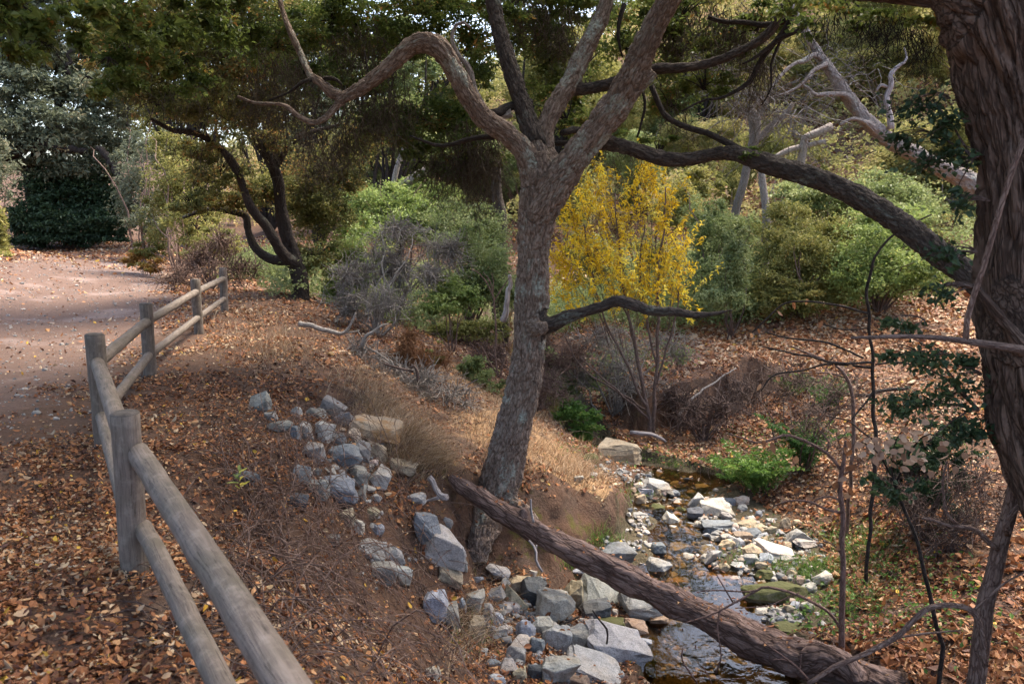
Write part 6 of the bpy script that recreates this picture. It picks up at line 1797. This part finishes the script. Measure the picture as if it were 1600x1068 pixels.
def twig_ball(name, label, cat, rows, base, n, ln, r, mat, seed, droop=.0, leaves=None):
    E = ell(rows); w = at(*base); bz = float(H(np.array([w[0]]), np.array([w[1]]))[0])
    t = thing(name, label, cat, (w[0], w[1], bz))
    rg = np.random.default_rng(seed); bag = Bag()
    q, D, _ = clump_points(E, n, seed, 14, .5, .35)
    for k in range(len(q)):
        d = unit(D[k] + rg.normal(size=3) * .8); m = 5
        s = np.linspace(-.5, .5, m)[:, None]
        c = q[k] + d * ln * rg.uniform(.5, 1.3) * s + rg.normal(size=3) * ln * .25 * s ** 2 * 2 + np.array([0, 0, -droop]) * (s + .5) ** 2
        bag.tube(c, r * rg.uniform(.6, 1.5) * np.linspace(1.1, .5, m), 3, False, rg.random())
    o = bag.part('branches', mat, t); o['kind'] = 'stuff'
    st = Bag(); qq, _, _ = clump_points(E, 16, seed + 1, 6)
    twigs((w[0], w[1], bz - .1), qq, r * 3.5, seed + 2, st, .25, 8, 5)
    o = st.part('stems', mat, t); o['kind'] = 'stuff'
    return t
twig_ball('dead_shrub', 'grey leafless dead shrub sprawling over the top of the gully', 'shrub', [(600, 400, 45, 45, 16.5), (560, 440, 40, 40, 16), (640, 430, 50, 40, 16.5), (590, 480, 50, 30, 15.5), (680, 400, 40, 40, 17), (620, 360, 40, 26, 17), (540, 480, 40, 26, 15.5)], (590, 520, 15.7), 1500, .55, .0075, GREYTWIG, 311)
twig_ball('dead_shrub', 'rusty brown dry shrub halfway down the dark gully slope', 'shrub', [(640, 540, 24, 26, 13), (660, 560, 22, 22, 12.8), (625, 560, 20, 18, 13), (690, 560, 18, 16, 13)], (645, 580, 13), 520, .32, .005, bark_mat('rust_twigs', (.10, .045, .02), (.23, .105, .045), (.34, .18, .09)), 313)
twig_ball('dead_shrub', 'mat of grey dead branches on the slope below the rusty shrub', 'shrub', [(600, 580, 50, 16, 11.5), (660, 600, 45, 18, 11.3), (700, 620, 45, 16, 11), (560, 550, 40, 16, 12)], (640, 600, 11.3), 420, .50, .006, GREYTWIG, 315)
twig_ball('dead_shrub', 'thin pale bare brush under the yellow willow', 'shrub', [(960, 560, 50, 40, 14.5), (900, 580, 40, 30, 14.8), (1050, 540, 40, 30, 15), (930, 520, 50, 24, 15), (990, 600, 40, 30, 14)], (960, 620, 14.5), 800, .50, .0055, GREYTWIG, 317)
twig_ball('dead_shrub', 'dark heap of fallen branches against the eroded far bank', 'shrub', [(1120, 640, 45, 22, 13.4), (1080, 660, 40, 16, 13.2), (1060, 620, 30, 20, 14), (1150, 620, 25, 24, 14)], (1100, 680, 13.3), 520, .55, .007, TWIG, 319)
twig_ball('dead_shrub', 'dry brown scrub in front of the bushes at the trail bend', 'shrub', [(320, 400, 50, 26, 19), (370, 420, 40, 26, 18.5), (290, 430, 40, 16, 18), (350, 380, 30, 20, 19)], (330, 440, 18.5), 700, .50, .008, CANE, 321)
twig_ball('dead_shrub', 'tawny brush in the dry flat beyond the gully', 'shrub', [(830, 600, 40, 26, 13.5), (880, 560, 40, 30, 14.5), (840, 560, 30, 20, 14.5), (770, 560, 36, 30, 15), (860, 620, 30, 20, 13)], (840, 640, 13.5), 900, .45, .0055, CANE, 323)
twig_ball('dead_shrub', 'reddish leafless brush leaning over the fern on the far bank', 'shrub', [(1230, 590, 60, 30, 11.5), (1180, 620, 40, 30, 12), (1300, 610, 50, 40, 11), (1260, 660, 50, 30, 10.5), (1330, 700, 40, 30, 9.5)], (1250, 700, 11), 520, .55, .0045, TWIG, 325)
twig_ball('dead_shrub', 'twiggy brown thicket in shade under the dark leafy spray', 'shrub', [(1430, 790, 60, 40, 8), (1480, 840, 50, 40, 7.5), (1400, 740, 40, 40, 8.5), (1520, 780, 40, 60, 7.5)], (1450, 870, 8), 800, .42, .0035, TWIG, 327)

b = Bag()
rgb_ = np.random.default_rng(351)
pp = np.vstack([np.stack([rgb_.uniform(1010, 1520, 420), rgb_.uniform(560, 800, 420)], -1), np.stack([rgb_.uniform(880, 1060, 160), rgb_.uniform(560, 680, 160)], -1)])
P = hit(pp[:, 0], pp[:, 1])
_lx0, _ly0 = _lx, _ly
HL_ = lambda x, y: H(np.array([x]), np.array([y]))[0]
for k, p in enumerate(P):
    if p[2] < WATER_Z + .05: continue
    cane(b, p, rgb_.uniform(0, 6.28), rgb_.uniform(.3, 1.2), rgb_.uniform(.0022, .0050), 9000 + k, rgb_.uniform(.2, 2.2), 8)
V, F, A = b.arrays()
stuff('dry_brush', V, F, TWIG, 'thin leafless stems and dry brush on the far creek bank', A, True)

# valley undergrowth between the shrubs: too mixed to count
x = rg.uniform(-9, 17, 2200); y = rg.uniform(15.5, 32, 2200)
d, w, t = creek_info(x, y); dtr, _ = seg_dist(x, y, TRAIL)
k = (d > w + .2) & (dtr > 3.8) & ~((x > 2.6) & (y < 19.6 + .05 * x)) & (fbm(xy3(x, y, .35), 2, 331) > .36)
k &= ~((x < -2.6) & (y < 17.5))
x, y = x[k], y[k]; z = H(x, y)
r = rg.uniform(.25, .75, len(x)) * np.where((x > 2.5) & (y < 27), 1.45, 1)
E = np.stack([x, y, z + r * .6, r * 1.2, r * 1.2, r], -1)
P, D, c = clump_points(E, 250000, 333, 8, .4, .34)
V, F = leaf_quads(P, .075, .5, .4, 334)
t = np.clip(.5 * c + .35 * rg.random(len(P)) + .5 * (fbm(P * .4, 2, 335) - .4), 0, 1)
stuff('undergrowth', V, F, SAGE, 'mixed green undergrowth on the valley floor', {'t': ('FACE', t)})

# ------------------------------------------------------------------ dead branches that lie about, each its own
def stick(name, label, chains_, mat, n=7, cat='branch'):
    P0 = at(*chains_[0][0][:3])
    t = None
    for k, rows in enumerate(chains_):
        C, R = pxchain(rows, step=.05)
        C = C + (np.stack([vnoise(C * 6, q + k) for q in (3, 4, 5)], -1) - .5) * R.mean() * 1.6
        V, Q, T, B = tube(C, R, n, True)
        if len(chains_) == 1:
            return lone(name, V, [Q, T], mat, label, cat, None, {'bco': ('POINT', B)}, True)
        if t is None:
            t = thing(name, label, cat, C[0])
        part('stem' if k == 0 else 'fork', V, [Q, T], mat, t, {'bco': ('POINT', B)}, True)
    return t
stick('fallen_branch', 'grey curved dead branch lying on the crest of the gully slope', [[(470, 505, 12.6, 9), (495, 512, 12.5, 8), (520, 518, 12.4, 7), (536, 520, 12.4, 6), (548, 508, 12.4, 4), (556, 488, 12.4, 2.5)], [(533, 520, 12.4, 4), (548, 519, 12.4, 3), (562, 516, 12.4, 2)]], GREYTWIG)
stick('fallen_branch', 'forked grey branch sticking up from the gully slope', [[(562, 545, 12.0, 7), (572, 525, 12.0, 6), (585, 517, 12.0, 5), (597, 508, 12.0, 3.5), (606, 505, 12, 2)], [(590, 514, 12.0, 3), (591, 504, 12.0, 2)]], GREYTWIG)
stick('fallen_branch', 'brown crooked branch half way down the dark slope', [[(640, 575, 11.2, 5), (648, 572, 11.2, 5), (652, 590, 11.2, 5), (654, 600, 11.2, 4)], [(600, 568, 11.3, 3), (625, 575, 11.2, 4), (645, 580, 11.2, 4)]], TWIG)
stick('stick', 'pale forked stick propped against the underside of the log', [[(830, 780, 7.2, 3), (831, 800, 7.2, 3.5), (834, 815, 7.15, 4)], [(826, 845, 7.1, 4), (836, 858, 7.05, 4.5), (838, 875, 7.0, 4.5), (848, 893, 6.95, 4.5)], [(837, 862, 7.05, 3), (838, 850, 7.08, 3)]], DEADW)
stick('root', 'knobbly grey root lying in leaves above the slate slab', [[(668, 745, 7.2, 10), (676, 752, 7.2, 9), (682, 765, 7.15, 9), (690, 775, 7.1, 12), (696, 778, 7.05, 11)], [(690, 776, 7.1, 7), (675, 780, 7.1, 5), (660, 784, 7.1, 4), (645, 790, 7.1, 3)]], DEADW)
stick('stick', 'thin dark stick standing in front of the flat cream slab', [[(948, 1005, 6.2, 3), (949, 990, 6.15, 3), (947, 980, 6.15, 3.5), (935, 966, 6.1, 2.5), (925, 952, 6.1, 2)]], OAK_DARK)
stick('stick', 'thin dark stick lying across the cobbles below the cream boulder', [[(862, 979, 6.5, 3), (875, 975, 6.45, 3), (890, 970, 6.45, 3), (905, 962, 6.45, 2.5)]], OAK_DARK)
stick('fallen_branch', 'bleached white twig among leaves beside the lower rail', [[(440, 993, 4.2, 4), (450, 978, 4.18, 4.5), (458, 955, 4.18, 4.5), (455, 935, 4.2, 4), (445, 925, 4.2, 3)]], DEADW)
stick('fallen_branch', 'short bleached log on the far bank above the orange pool', [[(985, 675, 13.2, 7), (1010, 677, 13.1, 7), (1030, 682, 13.1, 6), (1040, 690, 13.1, 3)]], DEADW)
stick('fallen_branch', 'dark dead log lying on the leafy slope behind the saplings', [[(1330, 620, 12, 5), (1360, 615, 12, 6), (1395, 609, 12, 6), (1420, 604, 12, 5)]], OAK_DARK)
stick('stump', 'pale broken stump standing just left of the big oak trunk', [[(785, 500, 14.5, 11), (790, 480, 14.5, 9), (793, 460, 14.5, 8), (796, 440, 14.5, 7), (797, 430, 14.5, 5)]], DEADW, cat='stump')
stick('dry_plant', 'tall straw coloured dead stalk with a branching feathery top', [[(778, 590, 13.6, 4), (774, 555, 13.6, 3), (775, 520, 13.6, 3), (773, 485, 13.6, 3), (770, 462, 13.6, 2.5), (760, 440, 13.6, 2), (745, 424, 13.6, 2), (735, 420, 13.6, 1)],
     [(771, 465, 13.6, 2), (766, 440, 13.6, 2), (755, 425, 13.6, 1)], [(772, 470, 13.6, 2), (785, 450, 13.6, 2), (797, 432, 13.6, 1)], [(770, 460, 13.6, 2), (771, 440, 13.6, 1.5), (768, 426, 13.6, 1)],
     [(780, 588, 13.6, 3), (765, 565, 13.6, 2.5), (755, 545, 13.6, 2), (745, 535, 13.6, 1)], [(782, 588, 13.6, 3), (786, 565, 13.6, 2.5), (796, 540, 13.6, 1)]], STRAW if False else CANE, cat='plant')
stick('fallen_branch', 'long thin grey stem slanting from the willow foot to the leaf bank', [[(1060, 650, 14.0, 4), (1080, 625, 14.2, 4), (1110, 600, 14.6, 3), (1150, 575, 15, 2)]], GREYTWIG)

# ------------------------------------------------------------------ leaves caught on the log and on the stones
pts, nn = [], []
rgl = np.random.default_rng(341)
def tops(o, n):
    me = o.data; m = len(me.vertices)
    co = np.empty(m * 3, np.float32); me.vertices.foreach_get('co', co); co = co.reshape(-1, 3)
    no = np.empty(m * 3, np.float32); me.vertices.foreach_get('normal', no); no = no.reshape(-1, 3)
    k = np.where(no[:, 2] > .72)[0]
    if len(k) == 0: return
    k = rgl.choice(k, min(n, len(k)), replace=False)
    pts.append(co[k] * np.array(o.scale) + origin_of(o)); nn.append(no[k])
for o in bpy.data.objects:
    if o.type != 'MESH': continue
    if o.parent == log and o.name.startswith('trunk'): tops(o, 110)
    elif o.get('category') == 'rock' and o.parent is None and not o.name.startswith('cobble') and rgl.random() < .6: tops(o, rgl.integers(1, 3))
    elif o.parent == main_oak and o.name.startswith('root'): tops(o, 14)
P = np.vstack(pts).astype(float); NN = np.vstack(nn).astype(float)
V, F = litter_leaves(P, NN, np.full(len(P), .034), 342, .25)
stuff('leaf_litter', V, F, LITTER, 'stray brown leaves caught on the log and the stones', {'t': ('FACE', np.tile(.3 + .6 * rgl.random(len(P)), 2))})
# ------------------------------------------------------------------ ferns and feathery plants
def frond_plant(name, label, cat, base, n, length, mat, seed, px_up=1.0, spread=1.0, leaflet=.10, pairs=13, heads=None):
    w = hit(base[0], base[1])[0] if len(base) == 2 else at(*base)
    bz = float(H(np.array([w[0]]), np.array([w[1]]))[0])
    t = thing(name, label, cat, (w[0], w[1], bz))
    rg = np.random.default_rng(seed)
    for k in range(n):
        a = rg.uniform(0, 6.28); up = rg.uniform(.7, 1.5) * px_up
        d = np.array([math.cos(a) * spread, math.sin(a) * spread, up]); d /= np.linalg.norm(d)
        ln = length * rg.uniform(.6, 1.15)
        p0 = np.array([w[0], w[1], bz]) + np.array([rg.normal() * .10, rg.normal() * .10, 0]) * spread * length
        s = np.linspace(0, 1, 10)[:, None]
        C = p0 + d * ln * s + np.array([d[0], d[1], -1.0]) * ln * .42 * s ** 2.2
        bag = Bag(); bag.tube(C, np.linspace(.005, .0015, 10), 3, False, .2)
        T = unit(np.gradient(C, axis=0))
        P, D = [], []
        m = pairs
        for j in range(2, m):
            u = j / m; i = u * 9; i0 = int(i); f = i - i0
            c = C[i0] * (1 - f) + C[min(i0 + 1, 9)] * f; tt_ = T[i0]
            sd = np.cross(tt_, [0, 0, 1]); sd /= max(np.linalg.norm(sd), 1e-6)
            L_ = leaflet * math.sin(math.pi * min(1, .18 + u * .85)) + .01
            for g in (-1, 1):
                dd = sd * g + tt_ * .55
                for q in (.3, .55, .8, 1.0):
                    P.append(c + dd * L_ * q + rg.normal(size=3) * .006); D.append(dd + sd * rg.normal() * .2 + tt_ * rg.normal() * .6)
        V, F = leaf_quads(np.array(P), leaflet * .42, .45, .8, rg.integers(1e6), np.array(D))
        bag.add(V, F, None, None, rg.random(len(F)) * .6 + rg.random() * .4)
        bag.part('frond', mat, t, False)
    return t
frond_plant('fern', 'bright green feathery fern at the edge of the gravel bar', 'fern', (1185, 768), 34, 1.0, FERN, 401, 2.1, .8, .13)
frond_plant('fern', 'small bright fern clump against the big bright fern', 'fern', (1150, 752), 16, .65, FERN, 403, 1.7, .9, .11)
FERN2 = leaf_mat('feathery_leaves', [(0, (.04, .10, .025)), (.5, (.085, .18, .045)), (1, (.17, .28, .08))], .45, .5, .3)
frond_plant('fern', 'tall airy dark green feathery plant on the bank above the fern', 'fern', (1262, 735), 26, 1.25, FERN2, 405, 1.9, .55, .12, 16)
frond_plant('fern', 'airy green plant half way up the far bank behind the thin sapling', 'fern', (1290, 640), 22, .95, FERN2, 407, 1.5, .7, .11, 14)
frond_plant('fern', 'light green tuft leaning over the tall feathery plant', 'fern', (1238, 620), 12, .75, FERN, 409, 1.4, .7, .10, 12)
shrub('bush', 'small bright green bush on the shore upstream below the oak bough', 'bush', [(895, 650, 30, 24, 13.4), (905, 670, 26, 16, 13.2), (885, 635, 22, 18, 13.6), (920, 655, 18, 16, 13.2)], 3800, .05, FERN, 411, TWIG, (897, 690, 13.3), .012, depth=.7)
shrub('bush', 'pale grey-green bush further up the shore behind the big oak', 'bush', [(885, 600, 30, 24, 15), (915, 590, 24, 20, 15), (870, 570, 24, 24, 15.5)], 2600, .05, SAGE, 413, GREYTWIG, (890, 630, 15), .012)

# ------------------------------------------------------------------ saplings of the near right bank
DEADLEAF = leaf_mat('dead_hanging_leaves', [(0, (.14, .060, .028)), (.5, (.28, .125, .055)), (.8, (.38, .20, .10)), (1, (.46, .30, .18))], .35, .6, .3)
PALELEAF = leaf_mat('pale_dead_leaves', [(0, (.20, .115, .075)), (.4, (.36, .235, .165)), (1, (.50, .38, .29))], .30, .6, .25)

def oval_leaf(p, d, nz, L_, W_, rg):
    """a cupped oval leaf: middle line and two rims"""
    d = unit(d); nz = unit(nz - d * (nz @ d)); s = np.cross(nz, d)
    u = np.array([0, .18, .45, .72, .92]); wv = np.array([.10, .70, 1.0, .78, .28]) * W_ * .5
    cv = rg.normal() * .30; fo = rg.uniform(.05, .6)
    M = [p + d * L_ * a + nz * L_ * cv * a * a for a in u] + [p + d * L_ + nz * L_ * cv]
    Lr = [M[k] + s * wv[k] + nz * wv[k] * fo for k in range(5)]; Rr = [M[k] - s * wv[k] + nz * wv[k] * fo for k in range(5)]
    V = np.array(M + Lr + Rr)
    F4, F3 = [], []
    for k in range(4):
        F4.append([k, k + 1, 6 + k + 1, 6 + k]); F4.append([k + 1, k, 11 + k, 11 + k + 1])
    F3 += [[4, 5, 10], [5, 4, 15]]
    return V, [np.array(F4), np.array(F3)]

def leaf_parts(parent, spots, L_, ratio, mat, seed, droop=.8, cap=300):
    rg = np.random.default_rng(seed)
    for p in spots[:cap]:
        d = np.array([rg.normal() * .7, rg.normal() * .7, -droop + rg.normal() * .35])
        V, F = oval_leaf(np.asarray(p), d, np.array([rg.normal() * .7, -1.0, .6 + rg.normal() * .5]), L_ * rg.uniform(.7, 1.2), L_ * ratio * rg.uniform(.8, 1.15), rg)
        part('leaf', V, F, mat, parent, {'t': ('FACE', np.full(10, rg.random()))}, True)

def sapling(label, rows_list, mat, name='sapling', cat='sapling', root=True):
    P0 = at(*rows_list[0][0][:3])
    gz = float(H(np.array([P0[0]]), np.array([P0[1]]))[0])
    t = thing(name, label, cat, (P0[0], P0[1], min(gz, P0[2])))
    Cs = []
    for k, rows in enumerate(rows_list):
        C, R = pxchain(rows, step=.05)
        if k == 0 and root and C[0, 2] > gz:
            m = max(2, int((C[0, 2] - gz) / .06))
            C = np.vstack([np.stack([np.full(m, C[0, 0]), np.full(m, C[0, 1]), np.linspace(gz - .05, C[0, 2] - .03, m)], -1), C]); R = np.concatenate([np.full(m, R[0]), R])
        C = C + (np.stack([vnoise(C * 5, q + k) for q in (3, 4, 5)], -1) - .5) * .025
        V, Q, T, B = tube(C, R, 7, True)
        part('stem' if k == 0 else 'branch', V, [Q, T], mat, t, {'bco': ('POINT', B)}, True)
        Cs.append(C)
    return t, Cs
REDTW = bark_mat('reddish_stem', (.075, .042, .032), (.165, .095, .075), (.26, .165, .135))
t, Cs = sapling('thin straight reddish sapling rising in front of the fallen log end', [
    [(1316, 1035, 5.9, 10), (1316, 960, 5.9, 9.5), (1317, 880, 5.9, 8.5), (1316, 800, 5.9, 8), (1313, 745, 5.9, 7.5), (1318, 715, 5.9, 6), (1322, 690, 5.9, 4)],
    [(1313, 732, 5.9, 5), (1290, 706, 5.9, 5), (1255, 688, 5.9, 5), (1228, 680, 5.9, 4.5), (1205, 688, 5.9, 4), (1180, 692, 5.9, 3), (1140, 676, 5.9, 2)],
    [(1316, 802, 5.9, 5), (1290, 794, 5.85, 4), (1262, 782, 5.8, 3.5), (1235, 781, 5.8, 3), (1208, 792, 5.8, 2)],
    [(1316, 790, 5.9, 4), (1305, 778, 5.9, 3.5), (1280, 778, 5.9, 3), (1265, 790, 5.9, 2)],
    [(1292, 706, 5.9, 3), (1296, 690, 5.9, 3), (1280, 670, 5.9, 2)],
    [(1316, 742, 5.9, 3), (1332, 736, 5.85, 3), (1345, 726, 5.8, 2)], [(1317, 870, 5.9, 3), (1300, 850, 5.9, 2.5), (1285, 845, 5.9, 1.5)]], REDTW)
leaf_parts(t, [at(1318, 700, 5.85), at(1330, 702, 5.85), at(1322, 690, 5.85), at(1332, 768, 5.8), at(1328, 760, 5.8), at(1238, 715, 5.9), at(1244, 712, 5.88), at(1310, 752, 5.9), at(1322, 850, 5.9), at(1190, 690, 5.9), at(1205, 690, 5.9), at(1340, 728, 5.8)], .085, .55, DEADLEAF, 421)
t, Cs = sapling('thin dark sapling with long level branches against the leafy slope', [
    [(1368, 700, 7.6, 6), (1366, 640, 7.6, 6), (1364, 580, 7.6, 5.5), (1360, 530, 7.6, 5), (1356, 490, 7.6, 5), (1354, 455, 7.6, 5), (1362, 425, 7.6, 4.5), (1368, 400, 7.6, 4), (1390, 372, 7.6, 3.5), (1420, 350, 7.6, 3), (1455, 335, 7.6, 2)],
    [(1357, 488, 7.6, 4), (1330, 482, 7.55, 4), (1300, 475, 7.5, 3.5), (1260, 471, 7.5, 3), (1225, 474, 7.5, 3), (1200, 495, 7.5, 2.5), (1175, 520, 7.5, 2)],
    [(1366, 566, 7.6, 4), (1330, 567, 7.5, 4), (1280, 562, 7.4, 3.5), (1235, 550, 7.3, 3), (1190, 540, 7.3, 2)],
    [(1350, 558, 7.6, 3), (1320, 545, 7.6, 3.5), (1285, 533, 7.6, 3.5), (1245, 530, 7.6, 3), (1195, 519, 7.6, 2)],
    [(1365, 575, 7.6, 4), (1300, 568, 7.7, 4), (1260, 578, 7.7, 3), (1210, 586, 7.7, 3), (1190, 610, 7.7, 2)],
    [(1360, 510, 7.6, 2.5), (1320, 516, 7.6, 2), (1285, 508, 7.6, 2)], [(1368, 570, 7.6, 3), (1400, 566, 7.6, 3), (1430, 570, 7.6, 2.5)],
    [(1366, 690, 7.6, 3), (1345, 672, 7.6, 2.5), (1320, 655, 7.6, 2), (1290, 650, 7.6, 2)], [(1364, 610, 7.6, 3), (1345, 640, 7.55, 3), (1330, 655, 7.5, 2)]], OAK_DARK)
spots = []
rg = np.random.default_rng(431)
for C in Cs[1:6]:
    for p in C[len(C) // 4::3]: spots.append(p + rg.normal(size=3) * .03)
leaf_parts(t, spots, .085, .45, DEADLEAF, 432)
t, Cs = sapling('slim curved dark stem carrying a spray of pale rounded dead leaves', [
    [(1472, 1010, 5.0, 7), (1462, 970, 5.0, 7), (1450, 915, 5.0, 6.5), (1440, 870, 5.0, 6), (1428, 830, 5.0, 5.5), (1414, 795, 5.0, 5), (1400, 760, 5.0, 4), (1392, 730, 4.95, 3)],
    [(1400, 760, 5.0, 3), (1375, 712, 4.9, 2.5), (1345, 690, 4.8, 2)], [(1400, 755, 5.0, 3), (1425, 700, 4.9, 2.5), (1450, 675, 4.8, 2), (1490, 690, 4.8, 1.5)], [(1395, 740, 5.0, 2.5), (1400, 690, 4.9, 2), (1420, 655, 4.8, 1.5)], [(1410, 780, 5, 2.5), (1380, 765, 4.9, 2), (1350, 760, 4.9, 1.5)]], OAK_DARK)
spots = []
for px, py, sx, sy, n in ((1410, 690, 26, 14, 26), (1380, 705, 24, 12, 16), (1440, 690, 24, 18, 12), (1420, 662, 14, 6, 6), (1480, 700, 14, 12, 5), (1350, 692, 10, 6, 4), (1440, 722, 18, 8, 6), (1390, 740, 18, 6, 5)):
    for _ in range(n): spots.append(at(px + rg.normal() * sx, py + rg.normal() * sy, 4.8 + rg.normal() * .12))
leaf_parts(t, spots, .062, .68, PALELEAF, 435, .5)
crown('crown', t, ell([(1370, 755, 34, 16, 4.9), (1400, 775, 30, 18, 4.9), (1410, 720, 36, 20, 5.0), (1440, 760, 24, 24, 5.0)]), 300, .045, DARKLEAF, 436, .75, .2, .4, .8, False)
sapling('smooth grey stem leaning up to the massive trunk at the path edge', [
    [(1527, 1050, 4.5, 27), (1534, 990, 4.5, 27), (1545, 930, 4.5, 26), (1557, 880, 4.5, 25), (1568, 830, 4.5, 24), (1580, 780, 4.5, 22), (1594, 730, 4.5, 20), (1612, 660, 4.5, 17)],
    [(1560, 855, 4.45, 9), (1545, 843, 4.4, 9), (1528, 830, 4.4, 8), (1505, 821, 4.4, 7), (1480, 820, 4.4, 6), (1455, 810, 4.4, 5), (1438, 807, 4.4, 4)],
    [(1500, 820, 4.4, 5), (1484, 805, 4.4, 5), (1476, 780, 4.4, 4.5), (1472, 750, 4.4, 4), (1478, 720, 4.4, 3)],
    [(1600, 780, 4.35, 8), (1580, 800, 4.35, 9), (1570, 815, 4.35, 9), (1575, 835, 4.4, 8)]], CANE)
sapling('bare grey branch bowed over the leaves beside the log end', [
    [(1540, 1040, 4.3, 9), (1536, 1000, 4.3, 10), (1526, 965, 4.3, 10), (1510, 950, 4.3, 9.5), (1480, 945, 4.3, 9), (1452, 950, 4.3, 9), (1430, 968, 4.3, 9), (1400, 996, 4.3, 9), (1355, 1018, 4.3, 8), (1310, 1038, 4.3, 8), (1262, 1066, 4.3, 7)],
    [(1520, 955, 4.3, 5), (1555, 925, 4.3, 4), (1580, 905, 4.3, 3), (1610, 890, 4.3, 3)], [(1400, 996, 4.3, 4), (1440, 990, 4.35, 3.5), (1500, 985, 4.4, 3)]], CANE, 'bent_branch', 'branch', False)
sapling('slender reddish branch arching over the fallen log and the mossy rock', [
    [(1318, 990, 6.1, 5), (1300, 962, 6.1, 5), (1268, 939, 6.1, 5), (1240, 926, 6.1, 4.5), (1212, 919, 6.1, 4.5), (1192, 917, 6.1, 4), (1178, 925, 6.1, 4), (1146, 942, 6.1, 3.5), (1110, 960, 6.1, 3), (1070, 974, 6.1, 2)],
    [(1190, 918, 6.1, 3), (1170, 924, 6.1, 2.5), (1130, 922, 6.1, 2.5), (1095, 924, 6.1, 2)], [(1125, 953, 6.1, 3), (1121, 985, 6.05, 2.5), (1126, 1020, 6.0, 2.5), (1120, 1052, 6.0, 2)],
    [(1146, 942, 6.1, 2.5), (1130, 915, 6.1, 2), (1118, 895, 6.1, 1.5)], [(1250, 925, 6.1, 2), (1225, 935, 6.1, 2), (1200, 946, 6.1, 2), (1150, 950, 6.1, 1.5)]], REDTW, 'bent_branch', 'branch', False)
sapling('wiry cluster of thin brown twigs crossing the bottom of the log', [
    [(1262, 1060, 5.2, 4), (1245, 1040, 5.2, 3.5), (1225, 1025, 5.2, 3), (1205, 1010, 5.2, 2.5), (1190, 995, 5.2, 1.5)], [(1240, 1035, 5.2, 2), (1225, 1030, 5.2, 2), (1210, 1030, 5.2, 1.5)], [(1250, 1050, 5.2, 2), (1252, 1020, 5.2, 1.5)]], REDTW, 'bent_branch', 'branch', False)
sapling('thin twig standing in the dark pool in front of the sunken rock', [
    [(1090, 1066, 5.9, 3), (1078, 1050, 5.9, 3), (1066, 1035, 5.9, 3), (1063, 1022, 5.9, 2.5), (1067, 1012, 5.9, 2)], [(1110, 1068, 5.9, 2), (1104, 1052, 5.9, 2), (1098, 1040, 5.9, 1.5)]], REDTW, 'twig', 'twig', False)
# reeds of thin stems low on the far bank
sapling('thin bare shrub stem bending up beside the tall feathery plant', [
    [(1333, 690, 9.0, 6), (1333, 650, 9.0, 6), (1331, 615, 9.0, 6), (1325, 595, 9.0, 6), (1305, 572, 9.0, 5), (1275, 555, 9.0, 4), (1235, 540, 9, 3)], [(1320, 590, 9.0, 3), (1300, 583, 9, 3), (1250, 580, 9, 2)]], CANE)

# ------------------------------------------------------------------ scrub bushes standing on the far hillside
protos = [o for o in bpy.data.objects if o.parent is None and o.get('category') == 'bush' and o.name.startswith('bush')]
rg = np.random.default_rng(501)
cand = [o for o in protos if any(k in o['label'] for k in ('cool green', 'large glossy', 'broad green', 'light sage', 'sage coloured'))]
n = 0
while n < 46:
    y = rg.uniform(29, 52); x = rg.uniform(-.10, .66) * y
    z = float(H(np.array([x]), np.array([y]))[0])
    if z < 1.5: continue
    src = cand[rg.integers(len(cand))]
    c = copy_tree(src)
    c.location = (x, y, z)
    sc = rg.uniform(.9, 1.5)
    c.scale = (sc, sc, sc * rg.uniform(.85, 1.2)); c.rotation_euler = (0, 0, rg.uniform(0, 6.28))
    c['label'] = 'leafy scrub bush among many on the far wooded hillside'; c['group'] = 'scrub bushes on the far hillside'
    for ch in bpy.data.objects:
        if ch.parent == c and ch.name.startswith('crown'):
            ch.material_slots[0].link = 'OBJECT'; ch.material_slots[0].material = (HILLL, OLIVE, HILLL, SAGE)[n % 4]
    n += 1

# ------------------------------------------------------------------ lone green sprout among the canes
w = hit(372, 790)[0]
t = thing('weed', 'lone yellow-green sprout with narrow leaves among the dry canes below the fence', 'weed', w)
b = Bag(); bag_chain(b, [w, w + np.array([.01, 0, .10]), w + np.array([.03, -.02, .20]), w + np.array([.03, -.03, .27])], .004, .002, 5, 8, .01); b.part('stem', CANE, t)
rg = np.random.default_rng(611)
SPROUT = leaf_mat('sprout_leaves', [(0, (.10, .16, .04)), (.6, (.26, .30, .09)), (1, (.50, .40, .06))], .4)
for k in range(11):
    a = rg.uniform(0, 6.28); p = w + np.array([.03, -.03, .14 + .013 * k])
    V, F = oval_leaf(p, np.array([math.cos(a), math.sin(a), .25 + rg.normal() * .3]), np.array([0, -.3, 1.0]), rg.uniform(.06, .10), .022, rg)
    part('leaf', V, F, SPROUT, t, {'t': ('FACE', np.full(10, rg.random()))}, True)
